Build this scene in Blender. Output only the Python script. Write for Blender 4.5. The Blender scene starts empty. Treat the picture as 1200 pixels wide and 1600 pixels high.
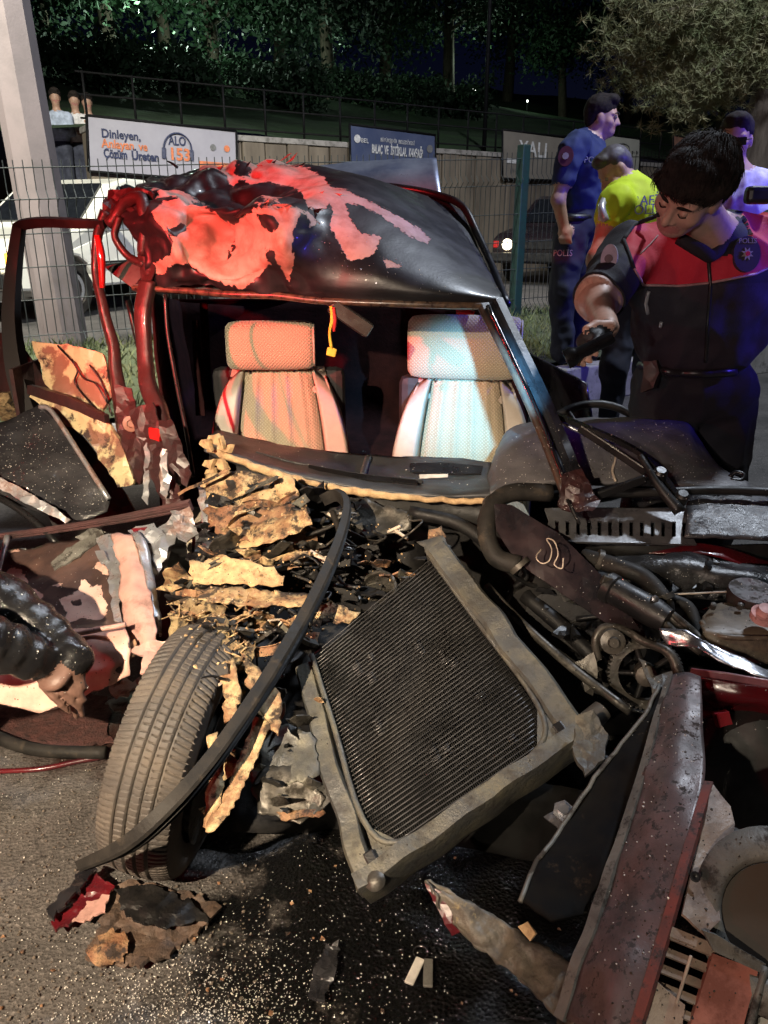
import bpy, math, random
import numpy as np
from mathutils import Vector, Matrix, noise
from mathutils.geometry import delaunay_2d_cdt
from mathutils.bvhtree import BVHTree

random.seed(7); rng = np.random.default_rng(7)
SC = bpy.context.scene
COL = SC.collection
R = math.radians

# ------------------------------------------------------------------ camera, sky, lamps, exposure
PITCH, CAM_H, FOC = R(20.3), 1.30, 1200.0
cam_d = bpy.data.cameras.new('camera'); cam = bpy.data.objects.new('camera', cam_d); COL.objects.link(cam)
cam.location = (0, 0, CAM_H); cam.rotation_euler = (R(90) - PITCH, 0, 0)
cam_d.sensor_width = 36; cam_d.lens = 27; cam_d.clip_start = .02; cam_d.clip_end = 600
SC.camera = cam
SC.render.resolution_x, SC.render.resolution_y = 768, 1024

world = bpy.data.worlds.new('World'); SC.world = world; world.use_nodes = True
wn = world.node_tree; bg = wn.nodes['Background']
sky = wn.nodes.new('ShaderNodeTexSky'); sky.sky_type = 'NISHITA'; sky.sun_disc = False
SUN_EL, SUN_ROT = R(-5), R(25)
sky.sun_elevation = SUN_EL; sky.sun_rotation = SUN_ROT
tint = wn.nodes.new('ShaderNodeMix'); tint.data_type = 'RGBA'; tint.blend_type = 'MULTIPLY'; tint.inputs[0].default_value = 1; tint.inputs[7].default_value = (.20, .24, .75, 1)
wn.links.new(sky.outputs[0], tint.inputs[6]); wn.links.new(tint.outputs[2], bg.inputs[0]); bg.inputs[1].default_value = .15

def lamp(name, kind, loc, power, col, size=.1, target=None, cone=60, blend=.5):
    d = bpy.data.lights.new(name, kind); d.energy = power; d.color = col
    if kind in ('POINT', 'SPOT'): d.shadow_soft_size = size
    if kind == 'AREA': d.size = size
    if kind == 'SPOT': d.spot_size = R(cone); d.spot_blend = blend
    o = bpy.data.objects.new(name, d); COL.objects.link(o); o.location = loc
    if target is not None:
        o.rotation_euler = (Vector(target) - Vector(loc)).to_track_quat('-Z', 'Y').to_euler()
    return o
sun_d = bpy.data.lights.new('moon', 'SUN'); sun_d.energy = .015; sun_d.angle = R(.5); sun_d.color = (.75, .82, 1)
sun = bpy.data.objects.new('moon', sun_d); COL.objects.link(sun); sun.rotation_euler = (R(35), 0, R(-25))
# headlights of the vehicles standing left of and behind the photographer, their flashing beacons, street lamps, and added fill spots
lamp('headlight_and_fill', 'SPOT', (-1.0, -.5, 1.9), 880, (1, .80, .57), .02, (-.60, 1.66, .38), 57, 1.0)
lamp('headlight_and_fill', 'SPOT', (-.75, -1.1, 1.55), 105, (1, .84, .64), .02, (.42, .85, .3), 34, .9)  # fill spot added to warm the dark lower right of the wreck
lamp('headlight_and_fill', 'SPOT', (-.9, -1.3, 1.5), 110, (1, .82, .74), .03, (.85, 2.2, 1.12), 36, 1.0)  # front fill added to brighten the leaning officer and the binnacle
lamp('red_beacon', 'SPOT', (-2.3, -.4, 2.1), 1600, (1, .03, .035), .05, (-.62, 2.35, 1.2), 21, .9)
lamp('red_beacon', 'SPOT', (-2.7, -.9, 1.5), 60, (1, .03, .05), .06, (.1, 1.7, .7), 70, .9)
lamp('red_beacon', 'POINT', (-4.2, 2.6, 2.0), 26, (1, .03, .03), .08)
lamp('blue_beacon', 'SPOT', (3.2, 1.9, 2.1), 330, (.09, .06, 1), .08, (1.25, 2.35, 1.32), 25, .8)
lamp('blue_beacon', 'SPOT', (3.2, 3.3, 2.2), 230, (.09, .06, 1), .08, (1.7, 5.4, 1.3), 50, .8)
lamp('street_and_fill_light', 'SPOT', (3.6, 4.4, 6.6), 1500, (.80, .88, 1), .2, (1.7, 4.6, .3), 125, .5)
lamp('street_and_fill_light', 'SPOT', (-3.2, 2.4, 6.6), 7000, (1, .97, .84), .25, (-3.4, 8.2, .6), 78, .6)
lamp('street_and_fill_light', 'SPOT', (3.2, 9.2, 7.5), 1700, (.9, .92, 1), .3, (2.4, 15.0, 1.0), 110, .6)  # added overhead fill so the right-hand wall and banners are lit

vs = SC.view_settings; vs.view_transform = 'Standard'; vs.look = 'None'; vs.gamma = 1; vs.exposure = 0; vs.use_curve_mapping = False
SC.cycles.max_bounces = 5; SC.cycles.sample_clamp_indirect = 4
SC.cycles.use_denoising = True

# ------------------------------------------------------------------ helpers
CP, SP = math.cos(PITCH), math.sin(PITCH)
def ray(px, py):
    a, b = (px - 600) / FOC, (800 - py) / FOC
    return Vector((a, CP + b * SP, -SP + b * CP))
def W(px, py, Y):                                  # the point seen at a pixel, Y metres ahead
    d = ray(px, py); t = Y / d.y
    return Vector((d.x * t, Y, CAM_H + d.z * t))
def G(px, py, z=0.0):                              # the point seen at a pixel, on a level plane
    d = ray(px, py); t = (z - CAM_H) / d.z
    return Vector((d.x * t, d.y * t, z))
def PX(v):                                         # world -> pixel (numpy n x 3)
    v = np.asarray(v, float).reshape(-1, 3); z = v[:, 2] - CAM_H
    dep = v[:, 1] * CP - z * SP; up = v[:, 1] * SP + z * CP
    return np.stack([600 + FOC * v[:, 0] / dep, 800 - FOC * up / dep], 1)
KT, KN, K0 = Vector((.835, .55, 0)), Vector((-.55, .835, 0)), Vector((1.3, 5.8, 0))   # the kerb line, its normal
def S(px, py, s):                                  # on the upright plane s metres behind the kerb
    d = ray(px, py); o = K0 + KN * s
    t = o.dot(KN) / d.dot(KN)
    return Vector((d.x * t, d.y * t, CAM_H + d.z * t))
def KS(t, s, z=0): v = K0 + KT * t + KN * s; return Vector((v.x, v.y, z))

def tag(o, label=None, cat=None, group=None, kind=None):
    for k, v in (('label', label), ('category', cat), ('group', group), ('kind', kind)):
        if v: o[k] = v
    return o
def obj(name, me, mat=None, parent=None, smooth=False, solid=0, bevel=0):
    o = bpy.data.objects.new(name, me); COL.objects.link(o)
    if mat is not None:
        for m in (mat if isinstance(mat, (list, tuple)) else [mat]): me.materials.append(m)
    if smooth: me.shade_smooth()
    if parent is not None:
        o.parent = parent
        o.matrix_parent_inverse = Matrix.Translation(-Vector(parent['at'])) if 'at' in parent else Matrix()
    if bevel:
        b = o.modifiers.new('bevel', 'BEVEL'); b.width = bevel; b.segments = 2; b.limit_method = 'ANGLE'; b.angle_limit = R(40)
    if solid:
        s = o.modifiers.new('solid', 'SOLIDIFY'); s.thickness = solid; s.offset = -1
    return o
def thing(name, label, cat, loc, group=None, kind=None):
    o = bpy.data.objects.new(name, None); COL.objects.link(o); o.location = loc; o.empty_display_size = .1
    o['at'] = tuple(loc); return tag(o, label, cat, group, kind)
def mesh(verts, faces, name='m'):
    me = bpy.data.meshes.new(name); me.from_pydata([tuple(v) for v in verts], [], faces); me.update(); return me
def np_mesh(V, F, name='m'):                        # all-quads or all-tris arrays, fast
    me = bpy.data.meshes.new(name); V = np.asarray(V, np.float32); F = np.asarray(F, np.int32); k = F.shape[1]
    me.vertices.add(len(V)); me.vertices.foreach_set('co', V.ravel())
    me.loops.add(F.size); me.loops.foreach_set('vertex_index', F.ravel())
    me.polygons.add(len(F)); me.polygons.foreach_set('loop_start', np.arange(0, F.size, k, dtype=np.int32))
    me.update(calc_edges=True); me.validate(); return me
def nz(v, sc=1.0, seed=0): return noise.noise(Vector(v) * sc + Vector((seed * 7.13, seed * 3.7, seed * 1.9)))

def crom(P, n):                                     # Catmull-Rom along axis 0
    P = np.asarray(P, float)
    if n <= 1 or len(P) < 2: return P
    E = np.concatenate([2 * P[:1] - P[1:2], P, 2 * P[-1:] - P[-2:-1]])
    out = []
    for i in range(1, len(E) - 2):
        for t in np.arange(n) / n:
            a, b, c, d = E[i-1], E[i], E[i+1], E[i+2]
            out.append(.5 * (2*b + (c-a)*t + (2*a-5*b+4*c-d)*t*t + (3*b-a-3*c+d)*t**3))
    out.append(P[-1]); return np.array(out)

def poly_sd(P, poly):                               # signed distance in pixels, + inside
    A = np.asarray(poly, float); B = np.roll(A, -1, 0)
    best = np.full(len(P), 1e9); ins = np.zeros(len(P), bool)
    for a, b in zip(A, B):
        e = b - a; w = P - a
        t = np.clip((w @ e) / max(e @ e, 1e-9), 0, 1)
        best = np.minimum(best, np.hypot(*(w - t[:, None] * e).T))
        c = ((a[1] <= P[:, 1]) & (b[1] > P[:, 1])) | ((b[1] <= P[:, 1]) & (a[1] > P[:, 1]))
        x = a[0] + (P[:, 1] - a[1]) / (b[1] - a[1] + 1e-12) * e[0]
        ins ^= c & (P[:, 0] < x)
    return np.where(ins, best, -best)
def add_peel(me, V, add, cut=()):                   # where the top coat has come off the metal
    p = PX(V); s = np.full(len(p), -60.)
    for q in add: s = np.maximum(s, poly_sd(p, q))
    for q in cut: s = np.minimum(s, -poly_sd(p, q))
    a = me.attributes.new('peel', 'FLOAT', 'POINT'); a.data.foreach_set('value', np.clip(s / 30, -2, 2).astype(np.float32))

def sheet(name, ctrl, mat, parent=None, n=6, thick=.003, amp=0, sc=12, smooth=True, rag=0, peel=None, seed=0, world=False, drop=None, ampf=None, ridge=False):
    P = np.array([[(tuple(q) if world else tuple(W(*q))) for q in row] for row in ctrl])
    nu, nv = (n if isinstance(n, tuple) else (n, n))
    P = crom(P, nu); P = np.swapaxes(crom(np.swapaxes(P, 0, 1), nv), 0, 1)
    h, w = P.shape[:2]
    base = P.reshape(-1, 3).copy()
    du = np.gradient(P, axis=0); dv = np.gradient(P, axis=1); N = np.cross(du, dv); N /= np.linalg.norm(N, axis=2, keepdims=True) + 1e-12
    if amp:
        d = np.array([(nz(v, sc, seed) + .5 * nz(v, sc * 2.3, seed + 5)) if not ridge else (.9 - 2.6 * abs(nz(v, sc, seed)) + .8 * abs(nz(v, sc * 2.1, seed + 5))) for v in P.reshape(-1, 3)]).reshape(h, w, 1)
        if ampf: d = d * ampf(PX(P.reshape(-1, 3))).reshape(h, w, 1)
        P = P + N * d * amp
    if rag:
        for i in range(h):
            for j in range(w):
                if i in (0, h-1) or j in (0, w-1):
                    P[i, j] += np.array([nz(P[i, j], 40, 3), nz(P[i, j], 40, 8), nz(P[i, j], 40, 11)]) * rag
    V = P.reshape(-1, 3)
    i, j = np.meshgrid(np.arange(h-1), np.arange(w-1), indexing='ij'); a = (i * w + j).ravel()
    F = np.stack([a, a + w, a + w + 1, a + 1], 1)
    if drop is not None: F = F[~drop(PX(V[F].mean(1)))]
    me = np_mesh(V, F, name)
    if peel: add_peel(me, base, *peel)
    return obj(name, me, mat, parent, smooth, thick)

def dens(poly, step, rag, seed):
    out = []; n = len(poly)
    for k in range(n):
        a, b = np.array(poly[k], float), np.array(poly[(k+1) % n], float)
        m = max(1, int(np.hypot(*(b - a)[:2]) / step))
        for t in np.arange(m) / m:
            q = a + (b - a) * t
            if rag:
                q[0] += noise.noise(Vector((q[0]*.09, q[1]*.09, seed))) * rag; q[1] += noise.noise(Vector((q[0]*.09, q[1]*.09, seed+9))) * rag
            out.append(q)
    return np.array(out)
def plate(name, pts, mat, parent=None, thick=.003, step=12, rag=3, amp=.006, sc=14, smooth=False, seed=0, peel=None, bend=None):
    """A sheet with the outline pts (pixel x, pixel y, metres ahead); depth inside is blended from the outline."""
    o = dens(pts, step, rag, seed)
    ctl = np.array(pts, float)
    lo, hi = o[:, :2].min(0), o[:, :2].max(0)
    gx, gy = np.meshgrid(np.arange(lo[0] + step*.6, hi[0], step), np.arange(lo[1] + step*.6, hi[1], step))
    g = np.stack([gx.ravel(), gy.ravel()], 1)
    if len(g):
        g = g + rng.uniform(-.25, .25, g.shape) * step
        g = g[poly_sd(g, o[:, :2]) > step * .45]
    vs2 = [Vector(q) for q in o[:, :2]] + [Vector(q) for q in g]
    ed = [(i, (i+1) % len(o)) for i in range(len(o))]
    rv, re, rf, *_ = delaunay_2d_cdt(vs2, ed, [], 1, 1e-4)
    P2 = np.array([tuple(v) for v in rv])
    d2 = ((P2[:, None] - ctl[None, :, :2])**2).sum(2) + 4
    # least-squares plane in depth plus a weighted remainder
    A = np.c_[ctl[:, :2], np.ones(len(ctl))]; c, *_ = np.linalg.lstsq(A, ctl[:, 2], rcond=None)
    res = ctl[:, 2] - A @ c; w = 1 / d2
    Y = np.c_[P2, np.ones(len(P2))] @ c + (w * res).sum(1) / w.sum(1)
    V = []
    for (x, y), yy in zip(P2, Y):
        v = W(x, y, yy); k = nz(v, sc, seed) + .5 * nz(v, sc*2.7, seed+4)
        V.append(v + Vector((nz(v, sc, seed+20)*.4, -.8, .6)) * (k * amp))
    me = mesh(V, [tuple(f) for f in rf], name)
    if peel: add_peel(me, V, *peel)
    return obj(name, me, mat, parent, smooth, thick)

def frames(P):
    T = np.gradient(P, axis=0); T /= np.linalg.norm(T, axis=1, keepdims=True) + 1e-12
    up = np.array([0, 0, 1.]) if abs(T[0, 2]) < .9 else np.array([0, 1., 0])
    n = np.cross(up, T[0]); n /= np.linalg.norm(n); Ns = [n]
    for i in range(1, len(P)):
        n = Ns[-1] - T[i] * (Ns[-1] @ T[i]); n /= np.linalg.norm(n) + 1e-12; Ns.append(n)
    Ns = np.array(Ns); return T, Ns, np.cross(T, Ns)
def tube_geo(P, r, seg=8, prof=None, roll=0):
    T, Nn, B = frames(P); k = len(P)
    r = np.interp(np.linspace(0, 1, k), np.linspace(0, 1, len(r)), r) if hasattr(r, '__len__') else np.full(k, r)
    if prof is None:
        a = np.linspace(0, 2*np.pi, seg, endpoint=False); prof = np.stack([np.cos(a), np.sin(a)], 1)
    prof = np.asarray(prof, float); c, s = math.cos(roll), math.sin(roll); prof = prof @ np.array([[c, s], [-s, c]])
    m = len(prof)
    V = P[:, None] + r[:, None, None] * (prof[None, :, :1] * Nn[:, None] + prof[None, :, 1:] * B[:, None])
    V = V.reshape(-1, 3); F = []
    for i in range(k-1):
        for j in range(m): F.append((i*m+j, i*m+(j+1) % m, (i+1)*m+(j+1) % m, (i+1)*m+j))
    F.append(tuple(range(m-1, -1, -1))); F.append(tuple((k-1)*m+j for j in range(m)))
    return V, F
def tube(name, pts, r, mat, parent=None, n=6, seg=8, prof=None, roll=0, world=False, smooth=None, amp=0, sc=10, seed=0):
    if smooth is None: smooth = prof is None or len(prof) > 8
    P = np.array([tuple(q) if world else tuple(W(*q)) for q in pts]); P = crom(P, n)
    if amp: P = P + np.array([[nz(v, sc, seed), nz(v, sc, seed+3), nz(v, sc, seed+6)] for v in P]) * amp
    V, F = tube_geo(P, r, seg, prof, roll)
    return obj(name, mesh(V, F, name), mat, parent, smooth)
RECT = lambda w, h: [(-w, -h), (w, -h), (w, h), (-w, h)]
def rbar(name, a, b, w, h, mat, parent=None, roll=0, bevel=.004, world=False):
    return_o = tube(name, [a, b], 1, mat, parent, 1, prof=RECT(w/2, h/2), roll=roll, world=world, smooth=False)
    if bevel: 
        m = return_o.modifiers.new('bevel', 'BEVEL'); m.width = bevel; m.segments = 2; m.limit_method = 'ANGLE'
    return return_o
def box_geo(c, s, M=None):
    c = Vector(c); V = []
    for x in (-.5, .5):
        for y in (-.5, .5):
            for z in (-.5, .5):
                v = Vector((x*s[0], y*s[1], z*s[2])); V.append(c + (M @ v if M else v))
    return V, [(0, 1, 3, 2), (4, 6, 7, 5), (0, 4, 5, 1), (2, 3, 7, 6), (0, 2, 6, 4), (1, 5, 7, 3)]
def box(name, c, s, mat, parent=None, M=None, bevel=.004):
    V, F = box_geo(c, s, M); return obj(name, mesh(V, F, name), mat, parent, False, 0, bevel)
class MB:                                           # gathers pieces of one part
    def __init__(s): s.V, s.F = [], []
    def add(s, V, F):
        k = len(s.V); s.V += [tuple(v) for v in V]; s.F += [tuple(i + k for i in f) for f in F]; return s
    def box(s, c, sz, M=None): return s.add(*box_geo(c, sz, M))
    def tube(s, P, r, seg=6, prof=None, n=1): return s.add(*tube_geo(crom(np.array([tuple(p) for p in P]), n), r, seg, prof))
    def build(s, name, mat, parent=None, smooth=False, solid=0, bevel=0): return obj(name, mesh(s.V, s.F, name), mat, parent, smooth, solid, bevel)
def axes(z, x=None):
    z = Vector(z).normalized(); x = Vector(x) if x is not None else (Vector((0, 0, 1)) if abs(z.z) < .9 else Vector((1, 0, 0)))
    x = (x - z * x.dot(z)).normalized(); y = z.cross(x); return Matrix((x, y, z)).transposed()
def lathe(name, prof, c, axis, mat, parent=None, seg=28, x=None, smooth=True):
    M = axes(axis, x); c = Vector(c); V, F = [], []
    for (r, h) in prof:
        for k in range(seg):
            a = 2*math.pi*k/seg; V.append(c + M @ Vector((r*math.cos(a), r*math.sin(a), h)))
    for i in range(len(prof)-1):
        for k in range(seg): F.append((i*seg+k, i*seg+(k+1) % seg, (i+1)*seg+(k+1) % seg, (i+1)*seg+k))
    if prof[0][0] > 1e-4: F.append(tuple(range(seg-1, -1, -1)))
    if prof[-1][0] > 1e-4: F.append(tuple((len(prof)-1)*seg+k for k in range(seg)))
    o = obj(name, mesh(V, F, name), mat, parent, smooth)
    if smooth:
        e = o.modifiers.new('edge', 'EDGE_SPLIT'); e.split_angle = R(40)
    return o
def text(name, s, size, at, right, up, mat, parent=None, depth=.002, align='LEFT', bold=0, fit=None):
    c = bpy.data.curves.new(name, 'FONT'); c.body = s; c.size = 1 if fit else size; c.extrude = depth; c.align_x = align; c.offset = bold; c.resolution_u = 3
    t = bpy.data.objects.new(name, c); COL.objects.link(t)
    dg = bpy.context.evaluated_depsgraph_get(); me = bpy.data.meshes.new_from_object(t.evaluated_get(dg)); bpy.data.objects.remove(t)
    if fit:
        xs = [v.co.x for v in me.vertices]; k = fit / max(1e-6, max(xs) - min(xs)); me.transform(Matrix.Diagonal((k, size, 1, 1)))
    r = Vector(right).normalized(); u = Vector(up); u = (u - r * u.dot(r)).normalized()
    me.transform(Matrix.Translation(Vector(at)) @ Matrix((r, u, r.cross(u))).transposed().to_4x4())
    return obj(name, me, mat, parent)

# ------------------------------------------------------------------ materials
def node_mat(name):
    m = bpy.data.materials.new(name); m.use_nodes = True; nt = m.node_tree; return m, nt, nt.nodes['Principled BSDF']
def nd(nt, typ, **kw):
    n = nt.nodes.new(typ)
    for k, v in kw.items():
        if k in ('operation', 'blend_type', 'data_type', 'feature', 'wave_type', 'bands_direction', 'attribute_name', 'distance', 'rings_direction'): setattr(n, k, v)
        else: n.inputs[k].default_value = v
    return n
def ramp(nt, src, a, b, ca=(0, 0, 0, 1), cb=(1, 1, 1, 1)):
    r = nt.nodes.new('ShaderNodeValToRGB'); r.color_ramp.elements[0].position = a; r.color_ramp.elements[1].position = b
    r.color_ramp.elements[0].color = ca; r.color_ramp.elements[1].color = cb; nt.links.new(src, r.inputs[0]); return r.outputs[0]
def mixc(nt, f, a, b):
    m = nt.nodes.new('ShaderNodeMix'); m.data_type = 'RGBA'
    for s, v in ((0, f), (6, a), (7, b)):
        if isinstance(v, (tuple, list)): m.inputs[s].default_value = (*v[:3], 1)
        elif isinstance(v, (int, float)): m.inputs[s].default_value = v
        else: nt.links.new(v, m.inputs[s])
    return m.outputs[2]
def M(name, col, rough=.5, metal=0, col2=None, ns=14, lo=.4, hi=.65, bump=0, bs=60, coat=0, dirt=None, ds=7, dl=.5, dh=.62, rvar=.15, emit=None, es=0, stretch=None, spec=.5, grime=0):
    m, nt, b = node_mat(name); L = nt.links
    tc = nt.nodes.new('ShaderNodeTexCoord'); co = tc.outputs['Object']
    if stretch:
        mp = nt.nodes.new('ShaderNodeMapping'); mp.inputs['Scale'].default_value = stretch; L.new(co, mp.inputs[0]); co = mp.outputs[0]
    n1 = nd(nt, 'ShaderNodeTexNoise', Scale=ns, Detail=6, Roughness=.62); L.new(co, n1.inputs['Vector'])
    c2 = col2 or tuple(min(1, c * .6) for c in col)
    c = mixc(nt, ramp(nt, n1.outputs[0], lo, hi), col, c2)
    rg = nd(nt, 'ShaderNodeMapRange'); L.new(n1.outputs[0], rg.inputs[0])
    rg.inputs[1].default_value = .3; rg.inputs[2].default_value = .7; rg.inputs[3].default_value = max(.03, rough - rvar); rg.inputs[4].default_value = min(1, rough + rvar)
    ro = rg.outputs[0]
    if dirt:
        n2 = nd(nt, 'ShaderNodeTexNoise', Scale=ds, Detail=8, Roughness=.7); L.new(co, n2.inputs['Vector'])
        f = ramp(nt, n2.outputs[0], dl, dh); c = mixc(nt, f, c, dirt)
        mx = nt.nodes.new('ShaderNodeMix'); L.new(f, mx.inputs[0]); L.new(ro, mx.inputs[2]); mx.inputs[3].default_value = .9; ro = mx.outputs[0]
    L.new(c, b.inputs['Base Color']); L.new(ro, b.inputs['Roughness']); b.inputs['Metallic'].default_value = metal
    b.inputs['Specular IOR Level'].default_value = spec
    b.inputs['Coat Weight'].default_value = coat; b.inputs['Coat Roughness'].default_value = .08
    if bump:
        n3 = nd(nt, 'ShaderNodeTexNoise', Scale=bs, Detail=6, Roughness=.65); L.new(co, n3.inputs['Vector'])
        bp = nd(nt, 'ShaderNodeBump', Strength=1, Distance=bump); L.new(n3.outputs[0], bp.inputs['Height']); L.new(bp.outputs[0], b.inputs['Normal'])
    if emit: b.inputs['Emission Color'].default_value = (*emit, 1); b.inputs['Emission Strength'].default_value = es
    return m
def peel_mat(name, paint, prim, prim2, edge_noise=55, prough=.18, coat=.6, pd=None):
    m, nt, b = node_mat(name); L = nt.links
    tc = nt.nodes.new('ShaderNodeTexCoord'); co = tc.outputs['Object']
    at = nd(nt, 'ShaderNodeAttribute', attribute_name='peel')
    n1 = nd(nt, 'ShaderNodeTexNoise', Scale=edge_noise, Detail=5, Roughness=.6); L.new(co, n1.inputs['Vector'])
    s = nd(nt, 'ShaderNodeMath', operation='MULTIPLY_ADD'); L.new(n1.outputs[0], s.inputs[0]); s.inputs[1].default_value = .5; s.inputs[2].default_value = -.25
    ad = nd(nt, 'ShaderNodeMath', operation='ADD'); L.new(at.outputs['Fac'], ad.inputs[0]); L.new(s.outputs[0], ad.inputs[1])
    f = ramp(nt, ad.outputs[0], 0, .03)
    n2 = nd(nt, 'ShaderNodeTexNoise', Scale=9, Detail=8, Roughness=.7); L.new(co, n2.inputs['Vector'])
    pc = mixc(nt, ramp(nt, n2.outputs[0], .42, .62), prim, prim2)
    bc = mixc(nt, ramp(nt, n2.outputs[0], .45, .75), paint, pd or tuple(c * 1.8 + .004 for c in paint))
    L.new(mixc(nt, f, bc, pc), b.inputs['Base Color'])
    mx = nt.nodes.new('ShaderNodeMix'); L.new(f, mx.inputs[0]); mx.inputs[3].default_value = .55
    r2 = nd(nt, 'ShaderNodeMapRange'); L.new(n2.outputs[0], r2.inputs[0]); r2.inputs[3].default_value = prough * .6; r2.inputs[4].default_value = prough * 1.8
    L.new(r2.outputs[0], mx.inputs[2]); L.new(mx.outputs[0], b.inputs['Roughness'])
    iv = nd(nt, 'ShaderNodeMath', operation='SUBTRACT'); iv.inputs[0].default_value = 1; L.new(f, iv.inputs[1])
    cw = nd(nt, 'ShaderNodeMath', operation='MULTIPLY'); L.new(iv.outputs[0], cw.inputs[0]); cw.inputs[1].default_value = coat; L.new(cw.outputs[0], b.inputs['Coat Weight'])
    n3 = nd(nt, 'ShaderNodeTexNoise', Scale=130, Detail=4); L.new(co, n3.inputs['Vector'])
    h = nd(nt, 'ShaderNodeMath', operation='MULTIPLY_ADD'); L.new(n3.outputs[0], h.inputs[0]); h.inputs[1].default_value = .25; L.new(iv.outputs[0], h.inputs[2])
    bp = nd(nt, 'ShaderNodeBump', Strength=.8, Distance=.0016); L.new(h.outputs[0], bp.inputs['Height']); L.new(bp.outputs[0], b.inputs['Normal'])
    return m
def weave_mat(name, col, col2, per=.0105):
    m, nt, b = node_mat(name); L = nt.links
    tc = nt.nodes.new('ShaderNodeTexCoord'); hs = []
    for a in (45, -45):
        mp = nt.nodes.new('ShaderNodeMapping'); mp.inputs['Rotation'].default_value = (0, R(a), 0); L.new(tc.outputs['Object'], mp.inputs[0])
        w = nd(nt, 'ShaderNodeTexWave', wave_type='BANDS', bands_direction='X', Scale=.314/per*1.0, Distortion=.25, Detail=1); L.new(mp.outputs[0], w.inputs['Vector']); hs.append(w.outputs['Fac'])
    mu = nd(nt, 'ShaderNodeMath', operation='MULTIPLY'); L.new(hs[0], mu.inputs[0]); L.new(hs[1], mu.inputs[1])
    n = nd(nt, 'ShaderNodeTexNoise', Scale=8, Detail=6); L.new(tc.outputs['Object'], n.inputs['Vector'])
    c = mixc(nt, ramp(nt, mu.outputs[0], .12, .5), col2, col); c = mixc(nt, ramp(nt, n.outputs[0], .45, .8), c, tuple(x * .7 for x in col))
    L.new(c, b.inputs['Base Color']); b.inputs['Roughness'].default_value = .85; b.inputs['Sheen Weight'].default_value = .2
    bp = nd(nt, 'ShaderNodeBump', Strength=.7, Distance=.003); L.new(mu.outputs[0], bp.inputs['Height']); L.new(bp.outputs[0], b.inputs['Normal'])
    return m

MT = {}
MT['rubber'] = M('rubber', (.012, .0115, .011), .62, spec=.25, col2=(.028, .025, .022), bump=.001, bs=90, dirt=(.09, .07, .05), ds=20, dl=.58, dh=.8)
MT['rubber_clean'] = M('rubber_clean', (.012, .012, .013), .35, bump=.0006, bs=120)
MT['tyre'] = M('tyre', (.045, .041, .038), .65, col2=(.085, .072, .06), ns=9, bump=.0008, bs=200, dirt=(.11, .09, .07), ds=10, dl=.5, dh=.8)
MT['black_paint'] = M('black_paint', (.009, .009, .011), .32, col2=(.02, .02, .024), coat=.25, bump=.0006, bs=30)
MT['black_plastic'] = M('black_plastic', (.010, .010, .011), .45, spec=.4, col2=(.022, .021, .02), bump=.0006, bs=160)
MT['dash'] = M('dash_plastic', (.035, .037, .041), .42, col2=(.06, .062, .065), bump=.0009, bs=190, dirt=(.12, .12, .12), ds=22, dl=.62, dh=.8)
MT['binnacle'] = M('binnacle_vinyl', (.075, .072, .078), .5, col2=(.12, .115, .12), bump=.0012, bs=120, dirt=(.2, .19, .2), ds=30, dl=.62, dh=.75)
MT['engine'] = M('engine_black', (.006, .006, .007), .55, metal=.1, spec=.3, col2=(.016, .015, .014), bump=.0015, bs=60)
MT['greasy'] = M('greasy_metal', (.05, .047, .042), .42, metal=.5, col2=(.11, .10, .085), bump=.0015, bs=50, dirt=(.03, .026, .02), ds=18)
MT['bare'] = M('bare_metal', (.42, .43, .46), .3, metal=.9, col2=(.2, .2, .22), bump=.001, bs=40, dirt=(.1, .08, .06), ds=14, dl=.58, dh=.7)
MT['rad_frame'] = M('radiator_frame', (.085, .087, .085), .48, metal=.3, col2=(.14, .13, .095), ns=14, lo=.42, hi=.66, bump=.003, bs=70, dirt=(.045, .04, .036), ds=24, dl=.5, dh=.7)
MT['fins'] = M('radiator_fins', (.15, .15, .155), .4, metal=.6, col2=(.035, .035, .037), ns=12, dirt=(.02, .02, .02), ds=7, dl=.5, dh=.65)
MT['tan'] = M('torn_tan_metal', (.48, .35, .18), .55, col2=(.24, .13, .065), ns=26, lo=.42, hi=.58, bump=.006, bs=60, dirt=(.045, .03, .02), ds=20, dl=.5, dh=.58)
MT['rust'] = M('rusty_metal', (.20, .09, .045), .7, col2=(.34, .21, .11), ns=28, bump=.006, bs=60, dirt=(.03, .02, .016), ds=18, dl=.48, dh=.58)
MT['mud'] = M('caked_mud', (.36, .27, .14), .9, col2=(.14, .09, .05), ns=36, bump=.014, bs=70, dirt=(.04, .03, .02), ds=26, dl=.52, dh=.6)
MT['foam'] = M('dash_foam', (.55, .38, .2), .9, col2=(.3, .19, .1), ns=40, bump=.004, bs=90)
MT['primer'] = M('pink_primer', (.50, .30, .25), .5, col2=(.40, .22, .19), ns=11, bump=.001, bs=60, dirt=(.2, .11, .09), ds=9, dl=.55, dh=.7)
MT['silver'] = M('pale_metal', (.5, .52, .55), .35, metal=.7, col2=(.35, .36, .38), bump=.0015, bs=30, dirt=(.3, .2, .17), ds=12)
MT['nose'] = M('nose_panel_paint', (.13, .09, .09), .4, col2=(.06, .046, .046), ns=14, bump=.0008, bs=90, dirt=(.035, .028, .027), ds=55, dl=.55, dh=.60)
MT['nose_edge'] = M('worn_grey_primer', (.15, .15, .135), .5, col2=(.085, .083, .075), ns=16, bump=.0015, bs=90, dirt=(.03, .026, .022), ds=24, dl=.52, dh=.6)
MT['grille'] = M('grille_plastic', (.30, .23, .18), .5, col2=(.15, .11, .09), ns=22, bump=.0012, bs=120, dirt=(.06, .045, .04), ds=38, dl=.6, dh=.66)
MT['red_plate'] = M('brick_red_plate', (.34, .12, .09), .45, col2=(.42, .17, .13), ns=10, bump=.0007, bs=70, dirt=(.2, .07, .05), ds=9)
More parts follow.
